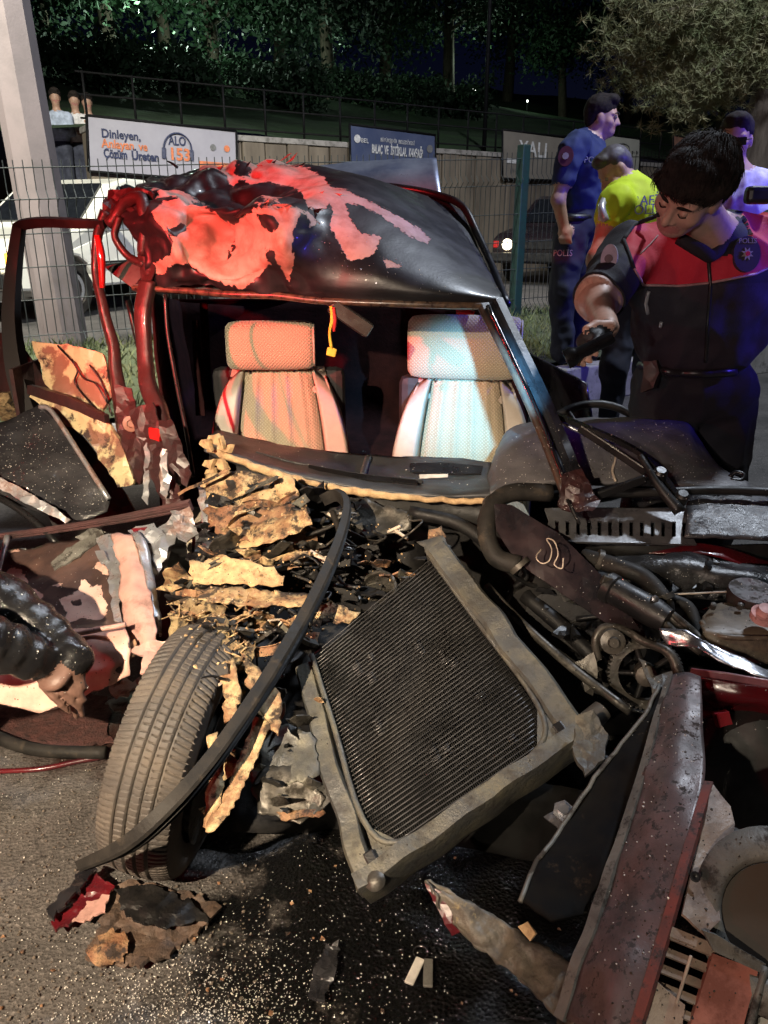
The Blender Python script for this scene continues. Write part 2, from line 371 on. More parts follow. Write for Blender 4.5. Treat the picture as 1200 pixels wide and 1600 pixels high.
MT['redpaint'] = M('dark_red_paint', (.12, .008, .012), .25, col2=(.05, .006, .01), ns=9, coat=.5, bump=.001, bs=30)
MT['redlens'] = M('red_lens', (.6, .02, .02), .15, coat=.8)
MT['maroon'] = M('wine_red_metal', (.045, .017, .017), .42, col2=(.022, .011, .012), ns=16, coat=.2, bump=.003, bs=40, dirt=(.09, .06, .05), ds=22, dl=.62, dh=.7)
MT['weave'] = weave_mat('woven_seat_cloth', (.50, .44, .32), (.36, .31, .215), .0085)
MT['vinyl'] = M('seat_side_vinyl', (.44, .40, .33), .45, col2=(.36, .32, .27), ns=8, bump=.0008, bs=150)
MT['seatdark'] = M('seat_back_shell', (.02, .02, .022), .7)
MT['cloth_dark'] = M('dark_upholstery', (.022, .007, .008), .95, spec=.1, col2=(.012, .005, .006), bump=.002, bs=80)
MT['headliner'] = M('headliner', (.10, .09, .085), .9, bump=.001, bs=150)
MT['cream_card'] = M('door_card_vinyl', (.55, .46, .26), .5, col2=(.22, .11, .07), ns=9, lo=.46, hi=.52, bump=.003, bs=14, dirt=(.05, .03, .025), ds=8, dl=.55, dh=.6)
MT['chrome'] = M('chrome_trim', (.6, .6, .62), .18, metal=1, rvar=.08)
MT['brown_tank'] = M('reservoir_plastic', (.11, .085, .06), .45, col2=(.16, .13, .09), bump=.001, bs=60, dirt=(.04, .03, .025), ds=12)
MT['pinkcap'] = M('pink_filler_cap', (.7, .36, .34), .5, dirt=(.3, .14, .12), ds=30)
MT['yellow'] = M('yellow_cord', (.75, .6, .06), .7)
MT['redcord'] = M('red_cord', (.6, .03, .03), .7)
MT['glassy'] = M('wet_black_film', (.02, .02, .023), .16, col2=(.05, .05, .053), ns=5, coat=.7, bump=.004, bs=22, stretch=(1, 2.2, 1))
MT['white'] = M('white_plastic', (.75, .72, .65), .5)
MT['wirewhite'] = M('pale_wire', (.6, .5, .4), .5)
PEEL_ROOF = peel_mat('peeling_black_roof_paint', (.010, .010, .012), (.56, .36, .29), (.34, .17, .13), 60, .36, .12)
PEEL_DOOR = peel_mat('peeling_brown_door_paint', (.05, .032, .03), (.62, .42, .34), (.50, .28, .23), 40, .3, .3, (.13, .075, .06))
# ------------------------------------------------------------------ the setting
def ground_mat(name, c1, c2, wet=False, rough=.75, sc=3, grain=.003, pools=()):
    m, nt, b = node_mat(name); L = nt.links
    tc = nt.nodes.new('ShaderNodeTexCoord'); co = tc.outputs['Object']
    n1 = nd(nt, 'ShaderNodeTexNoise', Scale=sc, Detail=8, Roughness=.65); L.new(co, n1.inputs['Vector'])
    v = nd(nt, 'ShaderNodeTexVoronoi', Scale=130); L.new(co, v.inputs['Vector'])
    n2 = nd(nt, 'ShaderNodeTexNoise', Scale=190, Detail=5, Roughness=.7); L.new(co, n2.inputs['Vector'])
    c = mixc(nt, ramp(nt, n1.outputs[0], .35, .68), c1, c2)
    c = mixc(nt, ramp(nt, v.outputs['Color'], .7, 1.0), c, tuple(min(1, x * 1.7) for x in c1))
    c = mixc(nt, ramp(nt, n2.outputs[0], .52, .7), c, tuple(x * .35 for x in c2))
    n4 = nd(nt, 'ShaderNodeTexNoise', Scale=.9, Detail=5, Roughness=.6); L.new(co, n4.inputs['Vector'])
    vw = nt.nodes.new('ShaderNodeVectorMath'); vw.operation = 'MULTIPLY_ADD'; L.new(n1.outputs['Color'], vw.inputs[0]); vw.inputs[1].default_value = (.5, .5, .5); L.new(co, vw.inputs[2])
    ck = nd(nt, 'ShaderNodeTexVoronoi', feature='DISTANCE_TO_EDGE', Scale=2.3); L.new(vw.outputs[0], ck.inputs['Vector'])
    c = mixc(nt, ramp(nt, n4.outputs[0], .5, .66), c, tuple(x * .45 for x in c2))
    c = mixc(nt, ramp(nt, ck.outputs['Distance'], .0, .012, (.8, .8, .8, 1), (0, 0, 0, 1)), c, tuple(x * .2 for x in c2))
    ro = None; sm = None
    for (cx, cy, rx, ry, col, rgh, edge) in pools:       # spilt oil and water, the black also holding shade under the radiator; ragged outline
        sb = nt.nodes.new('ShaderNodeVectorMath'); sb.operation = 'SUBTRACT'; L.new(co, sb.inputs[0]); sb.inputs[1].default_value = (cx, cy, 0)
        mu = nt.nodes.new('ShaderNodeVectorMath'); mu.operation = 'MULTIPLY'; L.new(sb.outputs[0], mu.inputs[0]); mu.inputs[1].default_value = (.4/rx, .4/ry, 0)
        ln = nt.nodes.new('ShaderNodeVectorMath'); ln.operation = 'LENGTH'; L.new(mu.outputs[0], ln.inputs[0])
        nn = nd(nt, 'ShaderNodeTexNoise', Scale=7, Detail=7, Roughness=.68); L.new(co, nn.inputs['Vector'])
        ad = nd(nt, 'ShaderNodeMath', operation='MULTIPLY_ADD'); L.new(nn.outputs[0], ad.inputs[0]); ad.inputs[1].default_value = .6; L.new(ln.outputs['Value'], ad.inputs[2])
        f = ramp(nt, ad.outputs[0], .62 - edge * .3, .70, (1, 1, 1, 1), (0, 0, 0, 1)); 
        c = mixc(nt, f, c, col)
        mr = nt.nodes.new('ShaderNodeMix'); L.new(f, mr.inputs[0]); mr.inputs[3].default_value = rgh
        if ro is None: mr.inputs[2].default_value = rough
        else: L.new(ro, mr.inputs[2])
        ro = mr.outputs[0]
    L.new(c, b.inputs['Base Color'])
    if ro is not None: L.new(ro, b.inputs['Roughness'])
    else: b.inputs['Roughness'].default_value = rough
    h = nd(nt, 'ShaderNodeMath', operation='ADD'); L.new(n2.outputs[0], h.inputs[0]); L.new(v.outputs['Distance'], h.inputs[1])
    bp = nd(nt, 'ShaderNodeBump', Strength=1, Distance=grain); L.new(h.outputs[0], bp.inputs['Height']); L.new(bp.outputs[0], b.inputs['Normal'])
    return m
ASPH = ground_mat('asphalt', (.115, .105, .098), (.065, .06, .056))
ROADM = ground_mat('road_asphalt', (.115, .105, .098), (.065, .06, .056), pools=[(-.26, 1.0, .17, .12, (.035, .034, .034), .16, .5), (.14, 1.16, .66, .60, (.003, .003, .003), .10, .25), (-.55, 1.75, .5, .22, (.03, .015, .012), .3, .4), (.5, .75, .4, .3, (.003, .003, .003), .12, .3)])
GRASSG = M('grass_soil', (.05, .065, .03), .95, col2=(.075, .08, .04), ns=5, bump=.02, bs=25)
CONC = M('concrete', (.33, .31, .29), .8, col2=(.24, .225, .21), ns=6, bump=.002, bs=60, dirt=(.14, .13, .12), ds=9)
WALL = M('stained_wall_concrete', (.20, .165, .125), .85, col2=(.11, .09, .07), ns=2.5, bump=.006, bs=18, stretch=(1, 1, .25))
IRON = M('dark_iron', (.006, .006, .007), .7, spec=.2)
FWIRE = M('dark_coated_fence_wire', (.025, .03, .03), .6)
GREENP = M('green_post_paint', (.012, .042, .038), .5)
LEAF = [M('leaf_a', (.03, .07, .03), .6, col2=(.018, .045, .022), ns=3), M('leaf_b', (.04, .09, .04), .6, col2=(.018, .04, .018), ns=3), M('leaf_c', (.016, .035, .018), .6, col2=(.01, .024, .014), ns=3)]
NEEDLE = M('pine_needles', (.23, .20, .10), .7, col2=(.13, .15, .06), ns=3)
BARK = M('bark', (.10, .075, .055), .9, col2=(.055, .04, .03), ns=18, bump=.012, bs=22, stretch=(1, 1, .25))
POLE = M('pole_concrete', (.20, .165, .165), .75, col2=(.16, .135, .135), ns=5, bump=.001, bs=80)

def hillz(s):
    if s < 1.9: return .28 + .26 * max(0, min(1, s / 1.2)) - .38 * max(0, (s - 1.4))
    if s < 9.2: return .40
    return 2.62 + (s - 9.2) * .21
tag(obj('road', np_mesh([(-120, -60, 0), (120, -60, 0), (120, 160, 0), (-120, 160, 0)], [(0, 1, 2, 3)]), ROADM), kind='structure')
def strip(name, s0, s1, mat, ns, t0=-40, t1=60, nt_=60, wob=0):
    V, F = [], []
    for i in range(ns+1):
        s = s0 + (s1 - s0) * i / ns
        for j in range(nt_+1):
            t = t0 + (t1 - t0) * j / nt_; p = KS(t, s, 0); z = hillz(s) + (wob * nz(p, .13) if wob else 0); V.append((p.x, p.y, z))
    k = nt_+1
    for i in range(ns):
        for j in range(nt_): F.append((i*k+j, i*k+j+1, (i+1)*k+j+1, (i+1)*k+j))
    return tag(obj(name, mesh(V, F), mat, None, True), kind='structure')
strip('grass_verge', .17, 1.9, GRASSG, 10)
strip('upper_road', 1.9, 9.0, ASPH, 2)
strip('hill', 9.3, 90, M('hill_grass', (.04, .085, .03), .95, col2=(.025, .045, .02), ns=1.2, bump=.05, bs=9), 46, -60, 120, 90, 1.0)

kerb = thing('kerb', 'pale concrete kerb of long blocks between road and grass verge', 'kerb', KS(0, .08))
t = -9.0
while t < 14:
    p = KS(t + .49, .085, .13); Mk = Matrix((KT, KN, Vector((0, 0, 1)))).transposed()
    box('kerb_block', (p.x, p.y, .145 + random.uniform(-.006, .006)), (.975, .17, .29), CONC, kerb, Mk, .012); t += .99

# grass blades on the verge
def blades(name, label, n, area, h, mat, zf):
    V, F = [], []
    for _ in range(n):
        p = area(); hh = h * random.uniform(.4, 1.2); a = random.uniform(0, 6.28); w = .006
        dx, dy = math.cos(a) * w, math.sin(a) * w; lx, ly = random.gauss(0, .35) * hh, random.gauss(0, .35) * hh
        z = zf(p); k = len(V)
        V += [(p.x-dx, p.y-dy, z), (p.x+dx, p.y+dy, z), (p.x+lx*.4, p.y+ly*.4, z+hh*.6), (p.x+lx, p.y+ly, z+hh)]
        F += [(k, k+1, k+2), (k, k+2, k+3)]
    return tag(obj(name, np_mesh(V, F), mat), label, 'grass', kind='stuff')
BLADE = M('grass_blade', (.09, .13, .05), .7, col2=(.15, .15, .07), ns=2)
def va():
    t = random.uniform(-7, 4.5); s = random.uniform(.2, 1.85); p = KS(t, s); p.z = s; return p
blades('grass', 'short green grass growing along the verge before the fence', 16000, va, .10, BLADE, lambda p: hillz(p.z) - .01)

# wall with railing behind the upper road
wall = thing('retaining_wall', 'long brown ribbed retaining wall behind the wire fence', 'wall', KS(0, 9.1))
Mk = Matrix((KT, KN, Vector((0, 0, 1)))).transposed()
TL = (S(134, 230, 9.1) - K0).dot(KT)
for k in range(84):
    p = KS(TL + .2 + k * .42, 9.12 + (.02 if k % 2 else 0), 1.4); box('wall_rib', (p.x, p.y, 1.5), (.40, .30, 2.3 + .01 * (k % 3)), WALL, wall, Mk, .02)
p = KS(TL + 18, 9.16, 2.33); box('coping', (p.x, p.y, 2.70), (36, .42, .09), CONC, wall, Mk, .01)
rail = thing('railing', 'dark iron railing running along the top of the brown wall', 'railing', KS(0, 9.2, 2.745))
for k in range(48):
    p = KS(TL + .1 + k * .74, 9.2, 2.7); tube('railing_post', [(p.x, p.y, 2.74), (p.x, p.y, 3.5)], .02, IRON, rail, 1, 6, world=True)
for z in (2.86, 3.18, 3.48):
    a, b = KS(TL, 9.2, z), KS(TL + 35, 9.2, z); tube('rail', [a, b], .016, IRON, rail, 1, 6, world=True)

# wire mesh fence
fence = thing('wire_fence', 'green post and grey wire mesh fence behind the wreck', 'fence', KS(0, 1.25, .5))
PR, PL_ = S(821, 238, 1.25), S(2, 250, 1.25); TR_, TL_ = (PR - K0).dot(KT), (PL_ - K0).dot(KT)
FT = lambda t: PL_.z + (PR.z - PL_.z) * (t - TL_) / (TR_ - TL_)
def fence_panel(t0, t1):
    mb = MB(); n = int((t1 - t0) / .055)
    for k in range(n+1):
        t = t0 + (t1 - t0) * k / n; z1 = FT(t)
        P = [KS(t, 1.25, .45)]; z = .45
        for zz in (.62, z1 - .22):
            P += [KS(t, 1.25, zz - .05), KS(t, 1.21, zz), KS(t, 1.25, zz + .05)]
        P.append(KS(t, 1.25, z1)); mb.tube(P, .0032, 4)
    for f in (0, .16, .34, .5, .66, .82, .965):
        a, b = KS(t0, 1.25, .46 + (FT(t0) - .46) * f), KS(t1, 1.25, .46 + (FT(t1) - .46) * f); mb.tube([a, b], .0036, 4)
    o = mb.build('mesh_panel', FWIRE, fence); o['kind'] = 'stuff'
posts = [TR_ + 2.45 * k for k in (-3, -2, -1, 0, 1, 2, 3)]
for a, b in zip(posts[:-1], posts[1:]): fence_panel(a + .04, b - .04)
for t in posts[1:]:
    if t in (posts[1], posts[2]): continue
    p = KS(t, 1.27); z1 = FT(t) + .06
    box('fence_post', (p.x, p.y, (.3 + z1) / 2), (.085, .085, z1 - .3), GREENP, fence, Mk, .008)

# banners on the wall
def banner(label, q, s, mat, frame=True):
    (x0, y0), (x1, y1), (x2, y2), (x3, y3) = q
    a, b, c, d = S(x0, y0, s), S(x1, y1, s), S(x2, y2, s), S(x3, y3, s)
    o = thing('banner', label, 'banner', (a + c) / 2)
    back = KN * .03
    V = [a, b, c, d, a + back, b + back, c + back, d + back]
    obj('panel', mesh(V, [(3, 2, 1, 0), (4, 5, 6, 7), (0, 1, 5, 4), (1, 2, 6, 5), (2, 3, 7, 6), (3, 0, 4, 7)]), mat, o)
    if frame:
        for u, v in ((a, b), (b, c), (c, d), (d, a)): tube('frame_bar', [u, v], .022, IRON, o, 1, 5, world=True)
    return o, a, (b - a), (d - a)
def bl(o, A, U, D, u0, u1, v, txt, hgt, mat, bold=0):
    ws = txt.split(' '); n = sum(len(w) for w in ws) + len(ws) - 1; p = 0      # word by word, each its own lettering
    for w in ws:
        a = u0 + (u1 - u0) * p / n; b = u0 + (u1 - u0) * (p + len(w)) / n; p += len(w) + 1
        text('lettering', w, hgt * D.length, A + U * a + D * v - KN * .012, U, -D, mat, o, .002, 'LEFT', bold, (b - a) * U.length)
BW = M('banner_white', (.36, .35, .40), .7, col2=(.32, .31, .36), ns=2); BB = M('banner_blue', (.05, .07, .15), .6, col2=(.08, .10, .18), ns=2)
BG = M('banner_taupe', (.24, .215, .18), .6, col2=(.19, .17, .145), ns=2); BC = M('banner_cream', (.42, .42, .36), .7, col2=(.36, .36, .31), ns=2)
TXN = M('navy_ink', (.03, .04, .10), .6); TXO = M('orange_ink', (.72, .22, .09), .6); TXW = M('white_ink', (.8, .8, .8), .6); TXG = M('grey_ink', (.2, .2, .2), .6)
o, A, U, D = banner('long white banner with a headset drawing and Turkish slogan', [(135, 180), (369, 205), (371, 285), (139, 268)], 8.9, BW)
bl(o, A, U, D, .085, .33, .36, 'Dinleyen,', .22, TXN, .02); bl(o, A, U, D, .085, .38, .54, 'Anlayan ve', .22, TXO, .02); bl(o, A, U, D, .095, .45, .72, 'Çözüm Üreten', .23, TXN, .03)
bl(o, A, U, D, .52, .64, .38, 'ALO', .24, TXN, .02); bl(o, A, U, D, .52, .65, .66, '153', .32, TXO, .03)
hr = U.length * .095
hp = A + U * .58 + D * .45 - KN * .02; ux, dx_ = U.normalized(), D.normalized()
arc = [hp - ux * hr * math.cos(a) - dx_ * hr * math.sin(a) for a in np.linspace(-.15, math.pi + .15, 22)]
tube('headset_band', arc, .013, TXN, o, 1, 5, world=True)
for sgn in (-1, 1): rbar('headset_cup', hp + ux * hr * sgn, hp + ux * hr * sgn + dx_ * hr * .7, .06, .02, TXN, o, world=True)
rbar('orange_band', A + U * .73 + D * .74 - KN * .012, A + U * .96 + D * .74 - KN * .012, .012, .15, TXO, o, world=True)
for u in (.83, .93): lathe('round_logo', [(.05, 0), (.05, .004)], A + U * u + D * .36 - KN * .012, -KN, TXG if u < .9 else TXO, o, 14)
o, A, U, D = banner('dark blue banner with a white crest and heading behind the roof', [(546, 194), (680, 211), (681, 300), (548, 290)], 8.9, BB)
bl(o, A, U, D, .34, .74, .22, 'BÜYÜKŞEHİR BELEDİYESİ', .09, TXW); bl(o, A, U, D, .24, .84, .42, 'BALAÇ VE İSTİKLAL KAVŞAĞI', .20, TXW, .03)
lathe('crest', [(.07, 0), (.07, .004)], A + U * .08 + D * .22 - KN * .012, -KN, TXW, o, 10); lathe('crest', [(.07, 0), (.07, .004)], A + U * .93 + D * .25 - KN * .012, -KN, TXG, o, 14)
bl(o, A, U, D, .12, .20, .27, 'BEL', .1, TXW)
rbar('pale_stripe', A + U * .45 + D * .62 - KN * .012, A + U * .75 + D * .62 - KN * .012, .01, .1, BC, o, world=True)
o, A, U, D = banner('taupe banner with large white letters beside the green post', [(785, 202), (893, 216), (893, 283), (785, 279)], 8.9, BG)
bl(o, A, U, D, .22, .62, .48, 'YALI', .44, TXW, .012)
for u0, u1, v in ((.05, .32, .62), (.78, .97, .62)): rbar('white_print', A + U * u0 + D * v - KN * .012, A + U * u1 + D * v - KN * .012, .008, .09, TXW, o, world=True)
bl(o, A, U, D, .1, .3, .85, 'EVLERİ', .12, TXG)
o, A, U, D = banner('cream banner with a pointed arch emblem right of the policeman', [(940, 209), (1000, 217), (999, 282), (940, 279)], 8.9, BC)
arc = [A + U * (.55 + .16 * math.sin(a)) + D * (.50 - .34 * math.cos(a * .5)) - KN * .014 for a in np.linspace(-2.6, 2.6, 18)]
tube('arch_emblem', arc, .012, TXG, o, 1, 4, world=True); bl(o, A, U, D, .10, .34, .35, 'Zeytin', .1, TXG); bl(o, A, U, D, .10, .34, .75, 'Konut', .1, TXG); bl(o, A, U, D, .76, .94, .35, 'No 5', .08, TXG)
o, A, U, D = banner('small terracotta sign panel far right behind the crouched officer', [(1052, 211), (1090, 218), (1090, 240), (1052, 236)], 8.9, M('terracotta', (.4, .2, .14), .7))
o, A, U, D = banner('tiny orange and white plate on wall by the pine', [(1172, 240), (1187, 241), (1187, 248), (1172, 247)], 8.85, TXO, False)
bl(o, A, U, D, .1, .8, .8, '3 A', .5, TXW)

# poles
pole = thing('concrete_pole', 'thick pale concrete lamp pole behind the fence on the left', 'pole', W(98, 545, 5.6))
b0, t0_ = W(104, 548, 5.4), W(6, 0, 5.4); t0_ = b0 + (t0_ - b0) * ((8 - b0.z) / (t0_.z - b0.z)); b0 = b0 - (t0_ - b0) * ((b0.z - .3) / (8 - b0.z))
V8 = [(math.cos(a), math.sin(a)) for a in np.linspace(R(20), R(380), 8, endpoint=False)]
tube('shaft', [b0, t0_], [.155, .125], POLE, pole, 1, prof=V8, world=True, smooth=False)
box('base_collar', (b0.x, b0.y, .42), (.42, .42, .14), CONC, pole, None, .01)
tube('lamp_arm', [(t0_.x, t0_.y, 7.9), (t0_.x + .3, t0_.y - .5, 8.2), (t0_.x + .8, t0_.y - 1.2, 8.3)], .04, IRON, pole, 5, world=True)
lp = thing('light_pole', 'thin dark steel light pole standing on the hillside', 'pole', S(757, 225, 10.2))
q = S(757, 215, 10.2); tube('shaft', [(q.x, q.y, 2.1), (q.x, q.y, 9)], [.05, .035], IRON, lp, 1, 8, world=True)
tube('lamp_arm', [(q.x, q.y, 8.9), (q.x - .5, q.y, 9.2), (q.x - 1.1, q.y, 9.2)], .03, IRON, lp, 5, world=True)

# lit park lamps far up the hill
GLOW = M('lamp_globe_glow', (1, 1, .95), .4, emit=(.9, 1, .86), es=9)
for k, (px, py, s, r, w, lab) in enumerate([(238, 98, 23, .15, 420, 'lit park lamp leftmost among the hillside trees'), (352, 112, 27, .10, 260, 'lit park lamp above the right end of the white banner'),
        (413, 115, 27, .17, 140, 'brightest lit park lamp above the white banner'), (531, 128, 29, .12, 30, 'lit park lamp above the blue banner'), (741, 140, 30, .13, 90, 'lit park lamp beside the thin light pole'), (824, 158, 29, .05, 25, 'faint park lamp left of the standing policeman')]):
    c = S(px, py, s); o = thing('park_lamp', lab, 'lamp', (c.x, c.y, hillz(s) - .3), 'park lamps on the hill')
    tube('lamp_post', [(c.x, c.y, hillz(s) - .8), (c.x, c.y, c.z - r * .9)], .04, IRON, o, 1, 6, world=True)
    lathe('lamp_globe', [(r * math.sin(a), -r * math.cos(a)) for a in np.linspace(.02, math.pi - .02, 9)], c, (0, 0, 1), GLOW, o, 14)
    lamp('park_lamp_light', 'POINT', (c.x, c.y - .3, c.z + 1.2), w, (.72, 1, .78), .15)

# trees
def tree(name, label, base, h, crown_r, nleaf, lmat, seed, group=None, lsize=.12, low=.35):
    r = random.Random(seed); o = thing(name, label, 'tree', base, group); b = Vector(base)
    mb = MB(); top = b + Vector((r.uniform(-.4, .4), r.uniform(-.4, .4), h * .75))
    mb.tube([b - Vector((0, 0, .4)), b.lerp(top, .5) + Vector((r.uniform(-.2, .2), 0, 0)), top], [h*.035, h*.025, h*.008], 8, None, 4)
    cents = []
    for k in range(9):
        st = b.lerp(top, r.uniform(.35, .9)); a = r.uniform(0, 6.28); ln = crown_r * r.uniform(.5, 1)
        e = st + Vector((math.cos(a) * ln, math.sin(a) * ln, r.uniform(.1, .6) * ln)); mb.tube([st, st.lerp(e, .5) + Vector((0, 0, .15)), e], [h*.012, h*.004], 5, None, 3)
        cents += [e, st.lerp(e, .6)]
    mb.build('trunk', BARK, o, True)
    for k in range(14): cents.append(b + Vector((r.gauss(0, .45) * crown_r, r.gauss(0, .45) * crown_r, h * r.uniform(low, 1.0))))
    V = np.zeros((nleaf * 4, 3)); rg = np.random.default_rng(seed)
    C = np.array([tuple(c) for c in cents])[rg.integers(0, len(cents), nleaf)]
    P = C + rg.normal(0, 1, (nleaf, 3)) * crown_r * np.array([.2, .2, .15])
    a = rg.normal(0, 1, (nleaf, 3)); a /= np.linalg.norm(a, axis=1, keepdims=True); c = np.cross(a, rg.normal(0, 1, (nleaf, 3))); c /= np.linalg.norm(c, axis=1, keepdims=True)
    sz = lsize * rg.uniform(.5, 1.2, (nleaf, 1))
    V = np.stack([P - a*sz, P + c*sz*.5, P + a*sz, P - c*sz*.5], 1).reshape(-1, 3)
    F = np.arange(nleaf * 4).reshape(-1, 4); cr = obj('crown', np_mesh(V, F), lmat, o)
    return o
TR = [(95, 20, 7.0, 2.6, 'dense dark tree just right of the concrete pole'), (190, 22, 8.5, 3.2, 'tall leafy tree above the bystanders'), (270, 27, 9, 3.4, 'tree with lit foliage above the white banner'),
      (350, 21, 8, 2.6, 'bright green lit tree above the headset banner'), (440, 30, 10, 4, 'dark tree above the crumpled roof'), (520, 24, 9, 3.3, 'dark tree over the blue banner'),
      (600, 33, 11, 4.4, 'wide dark tree left of the thin light pole'), (700, 26, 9.5, 3.4, 'tree whose lit leaves show near the top of the light pole'), (790, 34, 11, 4.2, 'dark tree right of the thin light pole'), (880, 27, 8, 3.4, 'dark tree behind the standing policeman'),
      (-60, 18, 8, 3, 'dark tree at the left edge behind the concrete pole'), (980, 32, 9, 3.6, 'dark tree behind the pine'), (1120, 26, 8, 3.2, 'dark tree behind the pine trunk')]
for k, (px, s, h, cr_, lab) in enumerate(TR):
    s += 4; q = S(px, 200, s); tree('park_tree', lab, (q.x, q.y, hillz(s) - .2), h, cr_, 9000, LEAF[k % 3], 40 + k, 'trees on the park hill', .13, .22)
for k, (px, s, lab) in enumerate([(165, 15, 'low bush on the slope left of the white banner'), (300, 16, 'low bush on the slope behind the white banner'), (460, 15, 'low bush between the white and blue banners'), (240, 19, 'lit shrub below the leftmost park lamp'), (380, 20, 'wide shrub right of the lit park lamps'), (560, 18, 'shrub on the slope above the blue banner'), (640, 22, 'shrub left of the thin light pole'), (110, 19, 'tall shrub behind the bystanders'), (700, 17, 'low shrub below the lit lamp by the light pole')]):
    s += 4; q = S(px, 200, s); tree('shrub', lab, (q.x, q.y, hillz(s) - .1), .9, 1.4, 4000, LEAF[k % 2], 80 + k, 'shrubs on the slope', .1, .2)

# pine at the right
pn = W(1180, 250, 8.2); pine = thing('pine_tree', 'pine with drooping brownish needles at the right edge', 'tree', (pn.x, pn.y, .5))
mb = MB(); tp = Vector((pn.x + .25, pn.y, 6.5)); bs = Vector((pn.x - .05, pn.y, .4))
mb.tube([bs, Vector((pn.x + .02, pn.y, 2.2)), Vector((pn.x + .12, pn.y, 3.6)), tp], [.2, .17, .14, .05], 10, None, 5)
tips = []
r = random.Random(5)
for (px, py, Y) in [(960, 60, 7.6), (985, 105, 7.7), (1020, 140, 7.7), (1060, 165, 7.9), (1100, 120, 7.6), (1050, 60, 7.8), (1010, 20, 7.5), (1130, 40, 7.9), (1080, 10, 7.5), (1160, 90, 7.6), (1190, 30, 7.6), (985, -20, 7.6), (1150, -40, 8), (1060, -60, 8), (1090, 150, 8.4), (1040, 110, 8.6), (1230, 60, 8), (1270, 10, 8.2), (1210, -60, 7.7), (1135, 140, 7.9)]:
    e = W(px, py, Y); st = Vector((pn.x + .12, pn.y, max(2.7, e.z - .2))); md = st.lerp(e, .55) + Vector((0, 0, .18))
    mb.tube([st, md, e], [.045, .03, .012], 6, None, 4)
    for f in (.5, .68, .82, .94, 1.02): tips.append(((st.lerp(md, f * 2) if f < .5 else md.lerp(e, (f - .5) * 2)), .23))
mb.build('trunk', BARK, pine, True)
V, F = [], []
for c, sp in tips:
    for _ in range(34):
        q = c + Vector((r.gauss(0, sp * .55), r.gauss(0, sp * .55), r.gauss(-.03, sp * .42)))
        for _ in range(22):
            d = Vector((r.gauss(0, 1), r.gauss(0, 1), r.gauss(.1, .8))).normalized() * r.uniform(.05, .10); w = d.cross(Vector((r.gauss(0, 1), r.gauss(0, 1), r.gauss(0, 1)))).normalized() * .0034
            k = len(V); V += [q - w, q + w, q + d]; F.append((k, k+1, k+2))
obj('crown', np_mesh(V, F), NEEDLE, pine)

